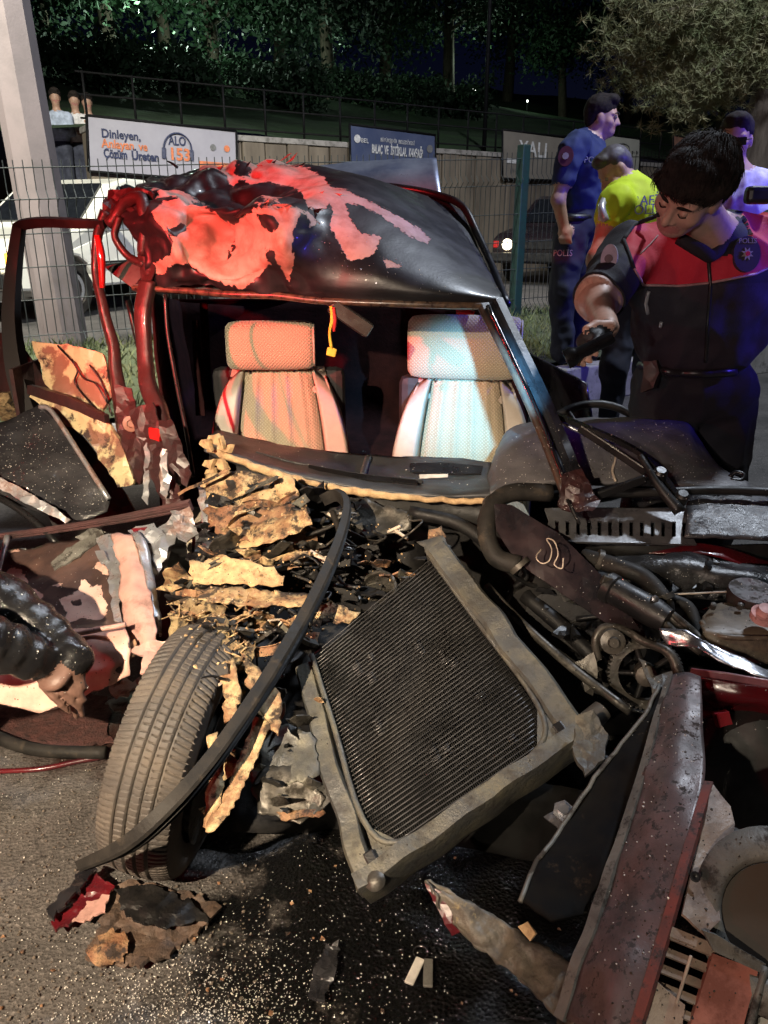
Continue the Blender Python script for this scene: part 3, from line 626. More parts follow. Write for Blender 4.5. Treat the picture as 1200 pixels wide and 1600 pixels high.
# ------------------------------------------------------------------ cars behind the fence
def parked_car(label, org, yaw, paint, lit, indicator=True):
    """Side profile extruded with tumblehome; x runs from nose (0) to tail, local y across."""
    L_, Wd = 3.9, 1.6; Mz = Matrix.Rotation(yaw, 3, 'Z'); O = Vector(org)
    T = lambda x, y, z: O + Mz @ Vector((x, y, z))
    o = thing('parked_car', label, 'car', org)
    prof = [(0.02, .32), (0, .55), (.04, .72), (.25, .80), (1.05, .92), (1.62, 1.36), (1.9, 1.43), (2.9, 1.43), (3.3, 1.36), (3.75, .98), (3.88, .85), (3.9, .5), (3.85, .32)]
    arch = []
    for cx in (3.15, .75):
        arch += [(cx + .34 * math.cos(a), .30 + .34 * math.sin(a)) for a in np.linspace(0, math.pi, 9)]
    pr = prof + arch
    def hw(z): return Wd/2 * (1 if z < .9 else 1 - (z - .9) * .32)
    V = [T(x, s * hw(z), z) for s in (-1, 1) for x, z in pr]; n = len(pr)
    F = [tuple(range(n))[::-1], tuple(range(n, 2*n))] + [(i, (i+1) % n, n + (i+1) % n, n + i) for i in range(n)]
    obj('body', mesh(V, F), paint, o, False, 0, .03)
    def side(name, q, mat, out=.012):
        for s in (-1, 1):
            vs_ = [T(x, s * (hw(z) + out), z) for x, z in q]; m_ = len(q)
            vb = [T(x, s * (hw(z) - .02), z) for x, z in q]
            obj(name, mesh(vs_ + vb, [tuple(range(m_)) if s > 0 else tuple(range(m_))[::-1]] + [(i, i + m_, (i+1) % m_ + m_, (i+1) % m_) for i in range(m_)]), mat, o)
    side('window', [(1.30, .96), (2.02, .96), (2.02, 1.34), (1.72, 1.34)], MT['carglass']); side('window', [(2.10, .96), (2.85, .96), (2.85, 1.34), (2.10, 1.34)], MT['carglass']); side('window', [(2.93, .96), (3.45, .98), (3.18, 1.30), (2.93, 1.33)], MT['carglass'])
    q = [T(1.10, -.66, .97), T(1.10, .66, .97), T(1.60, .58, 1.355), T(1.60, -.58, 1.355)]; up = Mz @ Vector((-.012, 0, .012))
    obj('windscreen', mesh([v + up for v in q] + [v - up for v in q], [(3, 2, 1, 0), (4, 5, 6, 7)] + [(i, (i+1) % 4, (i+1) % 4 + 4, i + 4) for i in range(4)]), MT['carglass'], o)
    for cx in (.75, 3.15):
        for s in (-1, 1):
            c = T(cx, s * .70, .30); ax = Mz @ Vector((0, s, 0))
            w = lathe('wheel', [(.17, -.09), (.27, -.09), (.30, -.06), (.30, .06), (.27, .09), (.19, .09), (.185, .07)], c, ax, MT['rubber'], o, 26)
            lathe('rim', [(.18, .05), (.17, .075), (.06, .06), (.05, .08), (.0, .085)], c, ax, MT['silver'], w, 18)
    HL = MT['headlit'] if lit else MT['glassy']
    for s in (-1, 1):
        c = T(-.005, s * .52, .62); lathe('headlight', [(.085, 0), (.09, .03), (.07, .045), (0, .05)], c, Mz @ Vector((-1, 0, 0)), HL, o, 16)
        box('indicator', T(.04, s * .74, .62), (.10, .10, .11), MT['amber'] if indicator else MT['redlens'], o, Mz, .01)
    box('bumper', T(-.05, 0, .42), (.14, 1.56, .15), MT['black_plastic'], o, Mz, .02); box('grille', T(-.012, 0, .62), (.03, .80, .14), MT['black_plastic'], o, Mz, .008)
    for s in (-1, 1): box('door_mirror', T(1.34, s * .86, 1.0), (.07, .16, .11), MT['black_plastic'], o, Mz, .02); box('door_handle', T(2.0, s * .812, .84), (.14, .025, .03), MT['black_plastic'], o, Mz, .005)
    side('side_moulding', [(1.15, .50), (2.8, .50), (2.8, .56), (1.15, .56)], MT['black_plastic'], .016)
    return o
MT['carglass'] = M('car_glass', (.012, .014, .018), .06, rvar=.02, coat=.5)
MT['headlit'] = M('lit_headlamp', (1, .95, .85), .3, emit=(1, .86, .55), es=9)
MT['amber'] = M('amber_lamp', (.9, .35, .03), .3, emit=(1, .38, .04), es=5)
WHITEP = M('white_car_paint', (.80, .79, .70), .3, col2=(.74, .73, .66), ns=2, coat=.5)
q = W(10, 440, 7.8)
parked_car('white parked car with lit headlamp and amber indicator behind the fence', (q.x - .49 - .1, q.y + .19, .40), R(68), WHITEP, True)
q = W(850, 372, 13.4)
parked_car('far car with a bright headlamp glimpsed between the green post and policeman', (q.x - .1, q.y, .42), R(60), M('far_car_paint', (.02, .014, .017), .3, coat=.3), True, False)

land = thing('stair_landing', 'grey concrete landing under the bystanders left of the banner', 'steps', KS(-10, 9.6))
p = KS(-10.3, 9.9); box('landing_block', (p.x, p.y, .95), (3.6, 1.6, 1.3), CONC, land, Mk, .02)
p = KS(-10.3, 9.0); box('step', (p.x, p.y, .75), (3.6, .3, .8), CONC, land, Mk, .02); p = KS(-10.3, 8.7); box('step', (p.x, p.y, .55), (3.6, .3, .4), CONC, land, Mk, .02)
# ------------------------------------------------------------------ the wrecked car
car = thing('wrecked_car', 'crushed black saloon with peeling roof and torn open front', 'car', (.15, 2.0, 0))

roof_rows = [
 [(208, 446, 2.40), (285, 450, 2.36), (360, 456, 2.31), (430, 458, 2.28), (500, 466, 2.25), (600, 470, 2.22), (700, 473, 2.21), (783, 474, 2.24)],
 [(222, 425, 2.38), (280, 428, 2.33), (352, 436, 2.29), (432, 436, 2.25), (502, 444, 2.23), (602, 450, 2.20), (698, 456, 2.20), (785, 466, 2.25)],
 [(222, 395, 2.38), (272, 396, 2.29), (345, 402, 2.36), (432, 398, 2.17), (506, 404, 2.24), (604, 418, 2.22), (692, 428, 2.26), (776, 450, 2.32)],
 [(200, 350, 2.44), (258, 350, 2.30), (350, 362, 2.40), (430, 352, 2.17), (512, 350, 2.30), (604, 372, 2.32), (686, 392, 2.38), (762, 424, 2.45)],
 [(172, 322, 2.52), (240, 304, 2.42), (330, 328, 2.36), (420, 322, 2.23), (520, 312, 2.42), (596, 330, 2.46), (672, 358, 2.52), (742, 392, 2.62)],
 [(166, 308, 2.58), (248, 295, 2.52), (340, 332, 2.48), (420, 326, 2.42), (516, 292, 2.56), (584, 302, 2.62), (655, 334, 2.68), (722, 362, 2.78)],
 [(176, 300, 2.68), (272, 303, 2.70), (350, 322, 2.70), (424, 310, 2.66), (510, 280, 2.72), (574, 287, 2.78), (640, 312, 2.86), (700, 338, 2.94)],
 [(196, 292, 2.82), (286, 276, 2.86), (356, 276, 2.86), (428, 272, 2.84), (504, 268, 2.88), (566, 277, 2.94), (630, 298, 3.02), (680, 318, 3.08)],
 [(222, 283, 2.95), (300, 264, 3.00), (364, 256, 3.00), (432, 253, 3.00), (500, 262, 3.04), (562, 275, 3.08), (622, 293, 3.14), (668, 308, 3.20)],
 [(230, 290, 3.15), (305, 272, 3.20), (366, 264, 3.20), (434, 262, 3.22), (500, 270, 3.25), (562, 281, 3.28), (622, 296, 3.34), (665, 310, 3.38)],
]
prim = [
 [(238, 330), (252, 308), (285, 308), (335, 330), (368, 350), (352, 400), (372, 440), (392, 446), (350, 450), (328, 440), (318, 424), (295, 413), (262, 420), (258, 432), (234, 430), (234, 412), (262, 402), (270, 378), (248, 352)],
 [(366, 350), (400, 324), (440, 318), (482, 330), (500, 348), (482, 356), (466, 376), (462, 402), (452, 446), (436, 418), (418, 416), (404, 436), (380, 452), (352, 446), (346, 420), (362, 384)],
 [(300, 262), (345, 268), (362, 285), (378, 276), (395, 286), (420, 282), (452, 286), (470, 300), (482, 322), (508, 328), (522, 300), (506, 276), (470, 258), (420, 246), (380, 250), (330, 256)],
 [(505, 288), (545, 300), (602, 328), (655, 358), (672, 374), (668, 384), (640, 372), (604, 346), (564, 322), (540, 320), (548, 345), (562, 364), (597, 372), (582, 402), (546, 410), (528, 376), (514, 352), (520, 330), (508, 310)],
 [(597, 402), (628, 418), (604, 421)], [(236, 300), (262, 292), (300, 302), (330, 322), (300, 316), (262, 304)],
]
cut = [[(256, 352), (290, 347), (298, 357), (276, 366), (262, 364)], [(398, 334), (424, 332), (436, 345), (420, 362), (402, 352)], [(408, 388), (424, 394), (432, 420), (416, 412)], [(372, 252), (392, 260), (380, 272), (366, 266)], [(470, 330), (486, 346), (476, 380), (458, 396), (462, 356)]]
sheet('roof', roof_rows, PEEL_ROOF, car, (14, 18), .004, .020, 8.5, True, .004, (prim, cut), ampf=lambda p: np.interp(p[:, 0], [400, 540], [1, .05]), ridge=True)
# headliner and cant rails under the skin
sheet('headliner', [[(x + (6 if i == 0 else 0), y + (10, 110, 150)[i], Y + .03) for x, y, Y in row] for i, row in enumerate([roof_rows[0], roof_rows[5], roof_rows[8]])], MT['headliner'], car, (6, 6), .004, .006)
tube('windscreen_header', [(q[0], q[1] + 4, q[2] - .004) for q in roof_rows[0]], [.009, .010, .010, .010, .010], M('header_strip', (.03, .02, .017), .35, col2=(.12, .075, .045), ns=50, coat=.2), car, 5, 8)
# loose paint flakes standing up along the crushed edges
for k in range(26):
    px, py, Y = random.choice([(390, 258, 2.98), (420, 252, 3.0), (440, 255, 3.0), (350, 262, 2.98), (380, 330, 2.33), (400, 322, 2.28), (430, 320, 2.27), (470, 326, 2.34), (505, 300, 2.5), (455, 262, 3.0)])
    px += random.uniform(-22, 22); py += random.uniform(-3, 6); a = random.uniform(-.6, .5); l = random.uniform(10, 26)
    plate('paint_flake', [(px, py, Y - .02), (px + l * math.cos(a), py + l * math.sin(a) - 3, Y - .05), (px + l * .8 * math.cos(a) - 3, py + l * .8 * math.sin(a) + random.uniform(2, 6), Y - .03)], random.choice([MT['primer'], MT['primer'], MT['black_paint']]), car, .0015, 6, 2, .004, seed=k)
# antenna root
tube('antenna', [(278, 262, 3.0), (270, 256, 3.0), (262, 252, 3.02)], [.006, .003], MT['black_plastic'], car, 3, 6)
# rear half of the roof, standing behind the crushed front
sheet('rear_roof', [[(565, 292, 3.3), (630, 300, 3.25), (690, 312, 3.2), (722, 330, 3.15)], [(600, 318, 3.2), (660, 330, 3.12), (712, 352, 3.04), (742, 372, 3.0)], [(640, 350, 3.05), (690, 372, 2.95), (735, 400, 2.85), (768, 432, 2.75)], [(690, 380, 2.95), (730, 405, 2.85), (765, 440, 2.7), (786, 472, 2.6)]], M('rear_roof_paint', (.014, .014, .022), .32, col2=(.03, .03, .04), coat=.4), car, 8, .004, .004, 8)
tube('drip_rail', [(545, 287, 3.3), (620, 293, 3.28), (680, 304, 3.22), (722, 322, 3.12), (746, 366, 3.0), (770, 420, 2.8), (792, 476, 2.5)], .014, MT['rubber_clean'], car, 6, 8)
tube('red_trim_line', [(520, 280, 3.08), (560, 290, 3.0), (600, 312, 2.95)], .008, MT['redpaint'], car, 4, 6)
# boot lid risen behind
sheet('boot_lid', [[(455, 262, 4.3), (530, 254, 4.25), (610, 249, 4.2), (682, 246, 4.15)], [(470, 280, 4.15), (540, 274, 4.1), (620, 270, 4.05), (685, 272, 4.0)], [(480, 300, 4.05), (560, 305, 4.0), (640, 308, 3.95), (690, 310, 3.9)]], M('boot_sheen_paint', (.42, .45, .55), .38, col2=(.16, .18, .27), ns=5, metal=.5, coat=.4), car, 8, .02, .008, 5)  # lid colour made pale blue to carry bluish-white reflections
# tail end so the body is whole from other sides
body_dark = MT['black_paint']
sheet('rear_quarter', [[(.70, 2.62, .80), (.58, 3.3, .82), (.42, 4.1, .80)], [(.74, 2.62, .55), (.62, 3.3, .55), (.46, 4.1, .55)], [(.70, 2.62, .25), (.58, 3.3, .22), (.42, 4.1, .3)]], body_dark, car, 6, .01, .006, 6, world=True)
sheet('tail_panel', [[(-1.1, 4.1, .82), (-.3, 4.25, .84), (.42, 4.1, .80)], [(-1.1, 4.1, .3), (-.3, 4.25, .28), (.42, 4.1, .3)]], body_dark, car, 6, .01, .006, 6, world=True)
sheet('floor_pan', [[(-.62, 1.7, .22), (.15, 1.7, .22), (.95, 1.7, .22)], [(-1.0, 4.0, .24), (-.3, 4.0, .24), (.45, 4.0, .24)]], MT['engine'], car, 4, .01, .004, 6, world=True)
sheet('rear_bench', [[(-.98, 3.5, 1.0), (-.2, 3.5, 1.02), (.5, 3.5, 1.0)], [(-.98, 3.38, .7), (-.2, 3.36, .7), (.5, 3.38, .7)], [(-.95, 3.3, .5), (-.2, 3.28, .5), (.5, 3.3, .5)], [(-.9, 2.95, .46), (-.2, 2.93, .46), (.55, 2.95, .46)], [(-.9, 2.9, .25), (-.2, 2.9, .25), (.55, 2.9, .25)]], MT['cloth_dark'], car, 6, .02, .008, 9, world=True)
sheet('rear_window_shelf', [[(-1.0, 3.45, 1.0), (-.2, 3.5, 1.0), (.5, 3.45, 1.0)], [(-1.05, 4.02, .84), (-.3, 4.12, .86), (.42, 4.02, .84)]], MT['cloth_dark'], car, 4, .01, world=True)
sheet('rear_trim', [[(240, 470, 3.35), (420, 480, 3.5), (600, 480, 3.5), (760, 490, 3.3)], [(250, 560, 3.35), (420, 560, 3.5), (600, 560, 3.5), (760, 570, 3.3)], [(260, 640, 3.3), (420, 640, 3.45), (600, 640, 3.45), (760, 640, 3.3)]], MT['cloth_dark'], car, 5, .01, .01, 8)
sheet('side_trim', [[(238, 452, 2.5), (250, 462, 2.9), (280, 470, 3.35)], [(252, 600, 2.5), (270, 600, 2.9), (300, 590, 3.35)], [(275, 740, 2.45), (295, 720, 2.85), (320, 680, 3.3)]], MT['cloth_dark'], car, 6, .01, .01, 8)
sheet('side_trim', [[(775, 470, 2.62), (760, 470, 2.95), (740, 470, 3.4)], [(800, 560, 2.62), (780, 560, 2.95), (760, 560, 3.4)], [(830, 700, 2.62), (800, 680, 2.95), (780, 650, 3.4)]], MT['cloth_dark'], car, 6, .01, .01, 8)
plate('red_tail_lens', [(712, 478, 2.95), (742, 486, 2.95), (738, 494, 2.95), (712, 490, 2.95)], MT['redlens'], car, .01, 8, 1, .001)
for px, py in ((312, 470), (300, 500)): plate('seat_belt', [(px, py, 2.9), (px + 12, py, 2.9), (px + 20, py + 150, 2.85), (px + 6, py + 150, 2.85)], MT['cloth_dark'], car, .003, 14, 1, .004)

# --- seats
def seat(x0, x1, ytop, hx0, hx1, hy0, hy1, Y, lean, twist=0.0):
    w0, w1 = W(x0, ytop, Y), W(x1, ytop, Y); zt = w0.z; cx = (w0.x + w1.x) / 2; wd = (w1.x - w0.x)
    Mr = Matrix.Translation(Vector((cx, Y, 0))) @ Matrix.Rotation(twist, 4, 'Z') @ Matrix.Translation(-Vector((cx, Y, 0)))
    s = thing_part('front_seat')
    def grid(name, u0, u1, mat, pleat, bul, parent, n=44, m=30, z0=.30, z1=None, top_round=.085):
        z1 = z1 if z1 is not None else zt; V, F = [], []
        for i in range(m+1):
            v = i / m; z = z0 + (z1 - z0) * v
            for j in range(n+1):
                u = u0 + (u1 - u0) * j / n; uu = (j / n) * 2 - 1
                edge = max(0, abs(uu) - .75) / .25; tz = max(0, v - .86) / .14
                y = Y - lean * (1 - v) - bul * (1 - edge**2 * .9) * (1 - tz**2 * .8) + .03
                if pleat: y += .010 * abs(math.cos(math.pi * pleat * (j / n)))**6 * -1 + .01
                x = cx + wd * (u - .5) * (1 - .27 * max(0, v - .35)**1.5 / .52)
                V.append(Mr @ Vector((x, y + .0025 * nz((x, z, 0), 9), z + top_round * -(abs(u - .5) * 2)**3 * (v**3))))
        k = n + 1
        for i in range(m):
            for j in range(n): F.append((i*k+j, i*k+j+1, (i+1)*k+j+1, (i+1)*k+j))
        return obj(name, mesh(V, F), mat, parent, True, .05)
    grid('seat_cloth', .20, .82, MT['weave'], 5, .045, s)
    grid('side_bolster', .0, .205, MT['vinyl'], 0, .075, s, 14, 26); grid('side_bolster', .815, 1.0, MT['vinyl'], 0, .075, s, 14, 26)
    b = box('seat_shell', Mr @ Vector((cx, Y + .085, (.28 + zt) / 2 - .02)), (wd * .94, .07, zt - .30), MT['seatdark'], s, None, .03)
    # cushion
    bx_ = box('seat_cushion', Mr @ Vector((cx, Y - lean - .22, .36)), (wd, .48, .16), MT['weave'], s, None, .04)
    # headrest: a fat rounded roll
    a, c = W(hx0, hy0, Y - .02), W(hx1, hy1, Y - .02); hc = (a + c) / 2; hw, hh = abs(c.x - a.x) / 2, abs(a.z - c.z) / 2
    V, F = [], []; nu, nv = 30, 26
    for i in range(nu + 1):
        u = -1 + 2 * i / nu; e = (1 - abs(u)**5)**.35 if abs(u) < 1 else 0
        for j in range(nv):
            t_ = 2 * math.pi * j / nv; ca, sa = math.cos(t_), math.sin(t_)
            r_ = (abs(ca)**2.8 + abs(sa)**2.8)**(-1/2.8)
            V.append(Mr @ Vector((hc.x + u * hw, hc.y + .065 * r_ * ca * (.55 + .45*e), hc.z + hh * r_ * sa * (.80 + .20 * e) + .0)))
    for i in range(nu):
        for j in range(nv): F.append((i*nv+j, i*nv+(j+1) % nv, (i+1)*nv+(j+1) % nv, (i+1)*nv+j))
    F += [tuple(range(nv))[::-1], tuple(nu*nv+j for j in range(nv))]
    h = obj('headrest', mesh(V, F), MT['weave'], s, True)
    P = [Mr @ Vector((hc.x + hw * .985, hc.y + .058 * math.cos(t_), hc.z + hh * .86 * math.sin(t_))) for t_ in np.linspace(0, 2 * math.pi, 20)]
    tube('piping', P, .004, MT['vinyl'], h, 1, 6, world=True)
    for sx in (-.5, .5): tube('headrest_post', [Mr @ Vector((hc.x + hw * sx, hc.y + .02, hc.z - hh)), Mr @ Vector((hc.x + hw * sx, hc.y + .03, zt - .05))], .007, MT['chrome'], s, 1, 8, world=True)
    return s
def thing_part(name):                               # an unlabelled Empty below the car
    o = bpy.data.objects.new(name, None); COL.objects.link(o); o.parent = car; o.matrix_parent_inverse = Matrix.Translation(-Vector(car['at'])); return o
s1 = seat(318, 546, 566, 352, 492, 501, 577, 2.72, .10, R(4)); s1['label'] = 'beige woven front seat on the crushed side, lit warm and red'
s2 = seat(612, 840, 578, 640, 812, 492, 592, 2.66, .10, R(-9)); s2['label'] = 'beige woven front seat in the torch beam'

# --- rear-view mirror with hanging cords
mir = obj('rear_view_mirror', mesh(*box_geo(W(548, 497, 2.24), (.135, .02, .045), Matrix.Rotation(R(34), 3, 'Y'))), MT['black_plastic'], car, False, 0, .008)
obj('mirror_glass', mesh(*box_geo(W(550, 499, 2.225), (.12, .004, .035), Matrix.Rotation(R(34), 3, 'Y'))), M('mirror_glass', (.5, .45, .4), .12, metal=.9), mir)
tube('mirror_stem', [(512, 470, 2.26), (530, 482, 2.25)], .012, MT['binnacle'], mir, 2, 8)
orn = thing('hanging_ornament', 'yellow and red cords hanging from the rear view mirror', 'ornament', W(518, 478, 2.22))
tube('yellow_cord', [(517, 478, 2.22), (519, 500, 2.22), (515, 520, 2.22), (518, 545, 2.22)], [.004, .006, .004, .005], MT['yellow'], orn, 4, 6)
tube('red_cord', [(521, 480, 2.22), (523, 500, 2.22), (522, 518, 2.22)], [.005, .007, .004], MT['redcord'], orn, 4, 6)
box('yellow_charm', W(518, 550, 2.22), (.028, .012, .024), MT['yellow'], orn, Matrix.Rotation(R(15), 3, 'Y'), .004)

# --- pillars on the crushed side
CH = [(-1, -.4), (-.8, -.6), (-.3, -.72), (.3, -.72), (.8, -.6), (1, -.4), (1, .4), (.8, .62), (.3, .72), (.12, .4), (-.12, .4), (-.3, .66), (-.8, .6), (-1, .4)]
tube('front_pillar', [(232, 440, 2.38), (224, 480, 2.36), (226, 540, 2.32), (228, 590, 2.28), (246, 640, 2.2), (262, 700, 2.12), (270, 760, 2.05)], [.026, .025, .022, .024, .026, .026, .022], MT['maroon'], car, 9, prof=CH, roll=.4, smooth=True, amp=.006, sc=14)
tube('door_pillar', [(165, 330, 2.5), (152, 370, 2.5), (148, 420, 2.48), (160, 470, 2.45), (176, 540, 2.42), (184, 600, 2.38), (200, 680, 2.3), (222, 750, 2.22)], [.022, .02, .018, .02, .024, .03, .036, .034], MT['maroon'], car, 9, prof=CH, roll=-.3, smooth=True, amp=.006, sc=12)
tube('torn_frame_loop', [(170, 350, 2.47), (196, 318, 2.46), (222, 312, 2.43), (226, 350, 2.4), (222, 400, 2.4)], [.018, .02, .02, .018, .016], MT['maroon'], car, 7, 7, amp=.006, sc=16)
tube('torn_frame_loop', [(186, 338, 2.44), (180, 370, 2.44), (200, 400, 2.43), (226, 415, 2.4)], [.012, .011, .012, .013], MT['maroon'], car, 7, 7, amp=.004, sc=16)
plate('crushed_corner', [(160, 322, 2.5), (172, 302, 2.56), (205, 292, 2.52), (240, 300, 2.45), (246, 330, 2.42), (228, 350, 2.44), (196, 330, 2.47), (178, 352, 2.48), (158, 350, 2.52)], MT['maroon'], car, .006, 7, 5, .02, 20)
plate('pillar_skin', [(216, 330, 2.41), (240, 320, 2.39), (250, 380, 2.36), (240, 440, 2.37), (224, 450, 2.39), (216, 400, 2.41)], MT['maroon'], car, .004, 8, 4, .015, 20, seed=4)
rl = tube('red_reflector_strip', [(152, 368, 2.44), (158, 400, 2.43), (160, 450, 2.42)], [.010, .013, .009], MT['redlens'], car, 5, 6)
tube('door_seal', [(258, 460, 2.33), (262, 520, 2.3), (276, 600, 2.24), (292, 680, 2.16), (302, 745, 2.1)], .006, MT['rubber_clean'], car, 6, 6)
tube('bent_stay', [(200, 470, 2.6), (222, 560, 2.55), (250, 640, 2.5)], .010, MT['rubber_clean'], car, 4, 6)
for k, q in enumerate([[(205, 640, 2.18), (240, 630, 2.16), (270, 720, 2.05), (285, 790, 2.0), (262, 800, 2.0), (225, 720, 2.12)], [(248, 660, 2.1), (270, 655, 2.1), (300, 740, 2.0), (292, 760, 2.0), (262, 720, 2.05)], [(180, 600, 2.3), (205, 605, 2.28), (232, 700, 2.2), (220, 760, 2.16), (190, 690, 2.25)]]):
    plate('torn_pillar_foot', q, MT['maroon'], car, .004, 9, 6, .02, 18, seed=k)
for k, q in enumerate([[(252, 700, 2.06), (262, 705, 2.06), (262, 780, 2.0), (250, 770, 2.02)], [(228, 690, 2.13), (236, 700, 2.12), (232, 790, 2.04), (224, 780, 2.06)], [(255, 730, 2.0), (268, 745, 2.0), (262, 768, 1.98), (254, 760, 2.0)]]):
    plate('bare_metal_tear', q, MT['silver'], car, .003, 8, 4, .01, 22, seed=k + 9)
plate('red_lens_piece', [(238, 668, 2.12), (258, 672, 2.1), (252, 690, 2.1), (240, 686, 2.11)], MT['redlens'], car, .012, 6, 3, .006)
lathe('hinge_plate', [(.022, 0), (.024, .006), (.012, .008), (.010, .004)], W(205, 662, 2.22), (0.2, -1, .2), MT['cream_card'], car, 14)

# --- open rear door on the crushed side
DFR = M('matt_black_frame', (.008, .008, .009), .6, spec=.25, col2=(.02, .017, .016))
dr = obj('open_door', mesh(*box_geo(W(50, 640, 2.5), (.012, .2, .3))), MT['maroon'], car)
tube('window_frame', [(28, 362, 2.55), (32, 352, 2.55), (70, 347, 2.52), (120, 349, 2.50), (164, 350, 2.48)], [.014, .015, .014, .013, .012], DFR, dr, 4, prof=RECT(1, .7))
tube('window_frame', [(30, 356, 2.55), (22, 420, 2.54), (18, 500, 2.52), (28, 580, 2.5), (52, 660, 2.46), (80, 760, 2.38), (100, 830, 2.3)], [.018, .022, .026, .032, .036, .034, .024], DFR, dr, 5, prof=RECT(.8, 1))
plate('door_card', [(55, 535, 2.50), (110, 540, 2.46), (165, 556, 2.42), (180, 620, 2.38), (150, 660, 2.36), (110, 640, 2.4), (75, 600, 2.46)], MT['cream_card'], dr, .012, 10, 4, .014, 10, seed=3)
plate('door_card', [(55, 608, 2.44), (120, 628, 2.38), (175, 660, 2.32), (205, 720, 2.26), (215, 760, 2.22), (190, 760, 2.24), (140, 690, 2.32), (90, 650, 2.38), (50, 625, 2.44)], MT['cream_card'], dr, .012, 10, 5, .018, 12, seed=6)
plate('armrest_strip', [(50, 600, 2.42), (110, 618, 2.36), (170, 648, 2.3), (172, 660, 2.3), (108, 634, 2.36), (50, 614, 2.42)], MT['maroon'], dr, .02, 10, 2, .006, seed=2)
plate('door_skin', [(0, 520, 2.62), (40, 545, 2.58), (100, 640, 2.48), (190, 760, 2.34), (215, 800, 2.3), (150, 812, 2.32), (60, 720, 2.5), (0, 640, 2.6)], MT['maroon'], dr, .006, 14, 4, .012, 9, seed=8)
for k, q in enumerate([[(112, 562, 2.40), (130, 590, 2.38), (150, 600, 2.36), (168, 630, 2.34)], [(90, 540, 2.45), (120, 575, 2.4), (118, 600, 2.4), (150, 640, 2.35)], [(140, 570, 2.39), (160, 600, 2.37), (175, 650, 2.33)]]): tube('loose_wire', q, .003, MT['rubber_clean'], dr, 6, 5)

# --- right (driver side) windscreen pillar, pushed over
tube('windscreen_pillar', [(768, 474, 2.22), (800, 540, 2.12), (838, 620, 2.0), (872, 700, 1.9), (908, 786, 1.78)], [.032, .03, .03, .03, .028], MT['black_paint'], car, 4, prof=[(-1, -.5), (0, -.7), (1, -.5), (1, .4), (.3, .6), (.1, .3), (-.3, .3), (-1, .5)], roll=.35, smooth=False)
tube('pillar_trim', [(762, 478, 2.19), (794, 545, 2.09), (830, 622, 1.97), (862, 700, 1.87), (896, 790, 1.75)], .007, MT['chrome'], car, 4, 6)
tube('pillar_trim', [(752, 482, 2.2), (786, 548, 2.1), (820, 620, 1.98), (850, 690, 1.89), (884, 780, 1.77)], .010, M('brown_pillar_trim', (.07, .04, .028), .4, col2=(.02, .015, .014), ns=24), car, 4, 6)
plate('torn_pillar_foot', [(880, 740, 1.78), (905, 735, 1.8), (938, 785, 1.74), (925, 800, 1.72), (890, 800, 1.72), (872, 790, 1.74)], MT['maroon'], car, .004, 7, 5, .012, 22, seed=31)
tube('broken_bolt', [(886, 780, 1.73), (902, 812, 1.70), (905, 818, 1.7)], .004, MT['engine'], car, 2, 6)

# --- dashboard
dash_rows = [
 [(338, 672, 2.30), (420, 690, 2.28), (500, 703, 2.26), (600, 712, 2.24), (690, 714, 2.22), (768, 722, 2.2)],
 [(326, 684, 2.18), (410, 704, 2.16), (500, 722, 2.14), (598, 736, 2.12), (690, 744, 2.1), (775, 744, 2.08)],
 [(322, 692, 2.10), (408, 716, 2.07), (500, 738, 2.04), (596, 752, 2.02), (690, 760, 2.0), (780, 758, 1.98)],
 [(322, 698, 2.04), (408, 724, 2.0), (500, 748, 1.97), (596, 764, 1.95), (690, 772, 1.93), (785, 770, 1.92)],
 [(330, 712, 2.04), (412, 738, 2.0), (502, 760, 1.97), (598, 775, 1.95), (690, 783, 1.93), (786, 782, 1.92)]]
db = sheet('dashboard', dash_rows, MT['dash'], car, (6, 10), .02, .004, 14)
tube('torn_foam_edge', [(326, 700, 2.035), (364, 716, 2.01), (410, 734, 1.99), (460, 748, 1.97), (520, 762, 1.95), (600, 774, 1.93), (690, 782, 1.91), (760, 784, 1.9), (790, 780, 1.9)], [.014, .009, .013, .008, .012, .008, .009, .007], MT['foam'], db, 7, 7, amp=.006, sc=40)
for q in ([(482, 728, 2.09), (560, 742, 2.06), (650, 752, 2.02), (652, 758, 2.0), (560, 750, 2.03), (482, 735, 2.07)], [(640, 726, 2.15), (690, 724, 2.14), (755, 730, 2.12), (752, 742, 2.08), (690, 742, 2.08), (640, 738, 2.1)]):
    plate('defroster_slot', [(x, y, Y - .012) for x, y, Y in q], MT['rubber_clean'], db, .004, 9, .5, .001)
tube('dash_ridge', [(575, 716, 2.2), (570, 732, 2.12), (566, 744, 2.05)], .010, MT['dash'], db, 4, 7)
tube('dash_ridge', [(400, 708, 2.13), (470, 726, 2.1), (560, 742, 2.06), (660, 753, 2.02)], .006, MT['dash'], db, 5, 7)
plate('paper_slip', [(655, 742, 2.06), (700, 741, 2.05), (700, 746, 2.04), (656, 748, 2.05)], MT['white'], db, .002, 8, .5, .001)
for k in range(12):
    px = random.uniform(315, 350); py = random.uniform(680, 770); plate('foam_crumb', [(px, py, 2.03), (px + random.uniform(8, 20), py - 4, 2.0), (px + random.uniform(6, 18), py + random.uniform(6, 16), 2.0), (px - 3, py + 8, 2.02)], MT['foam'], db, .012, 5, 3, .008, seed=k)
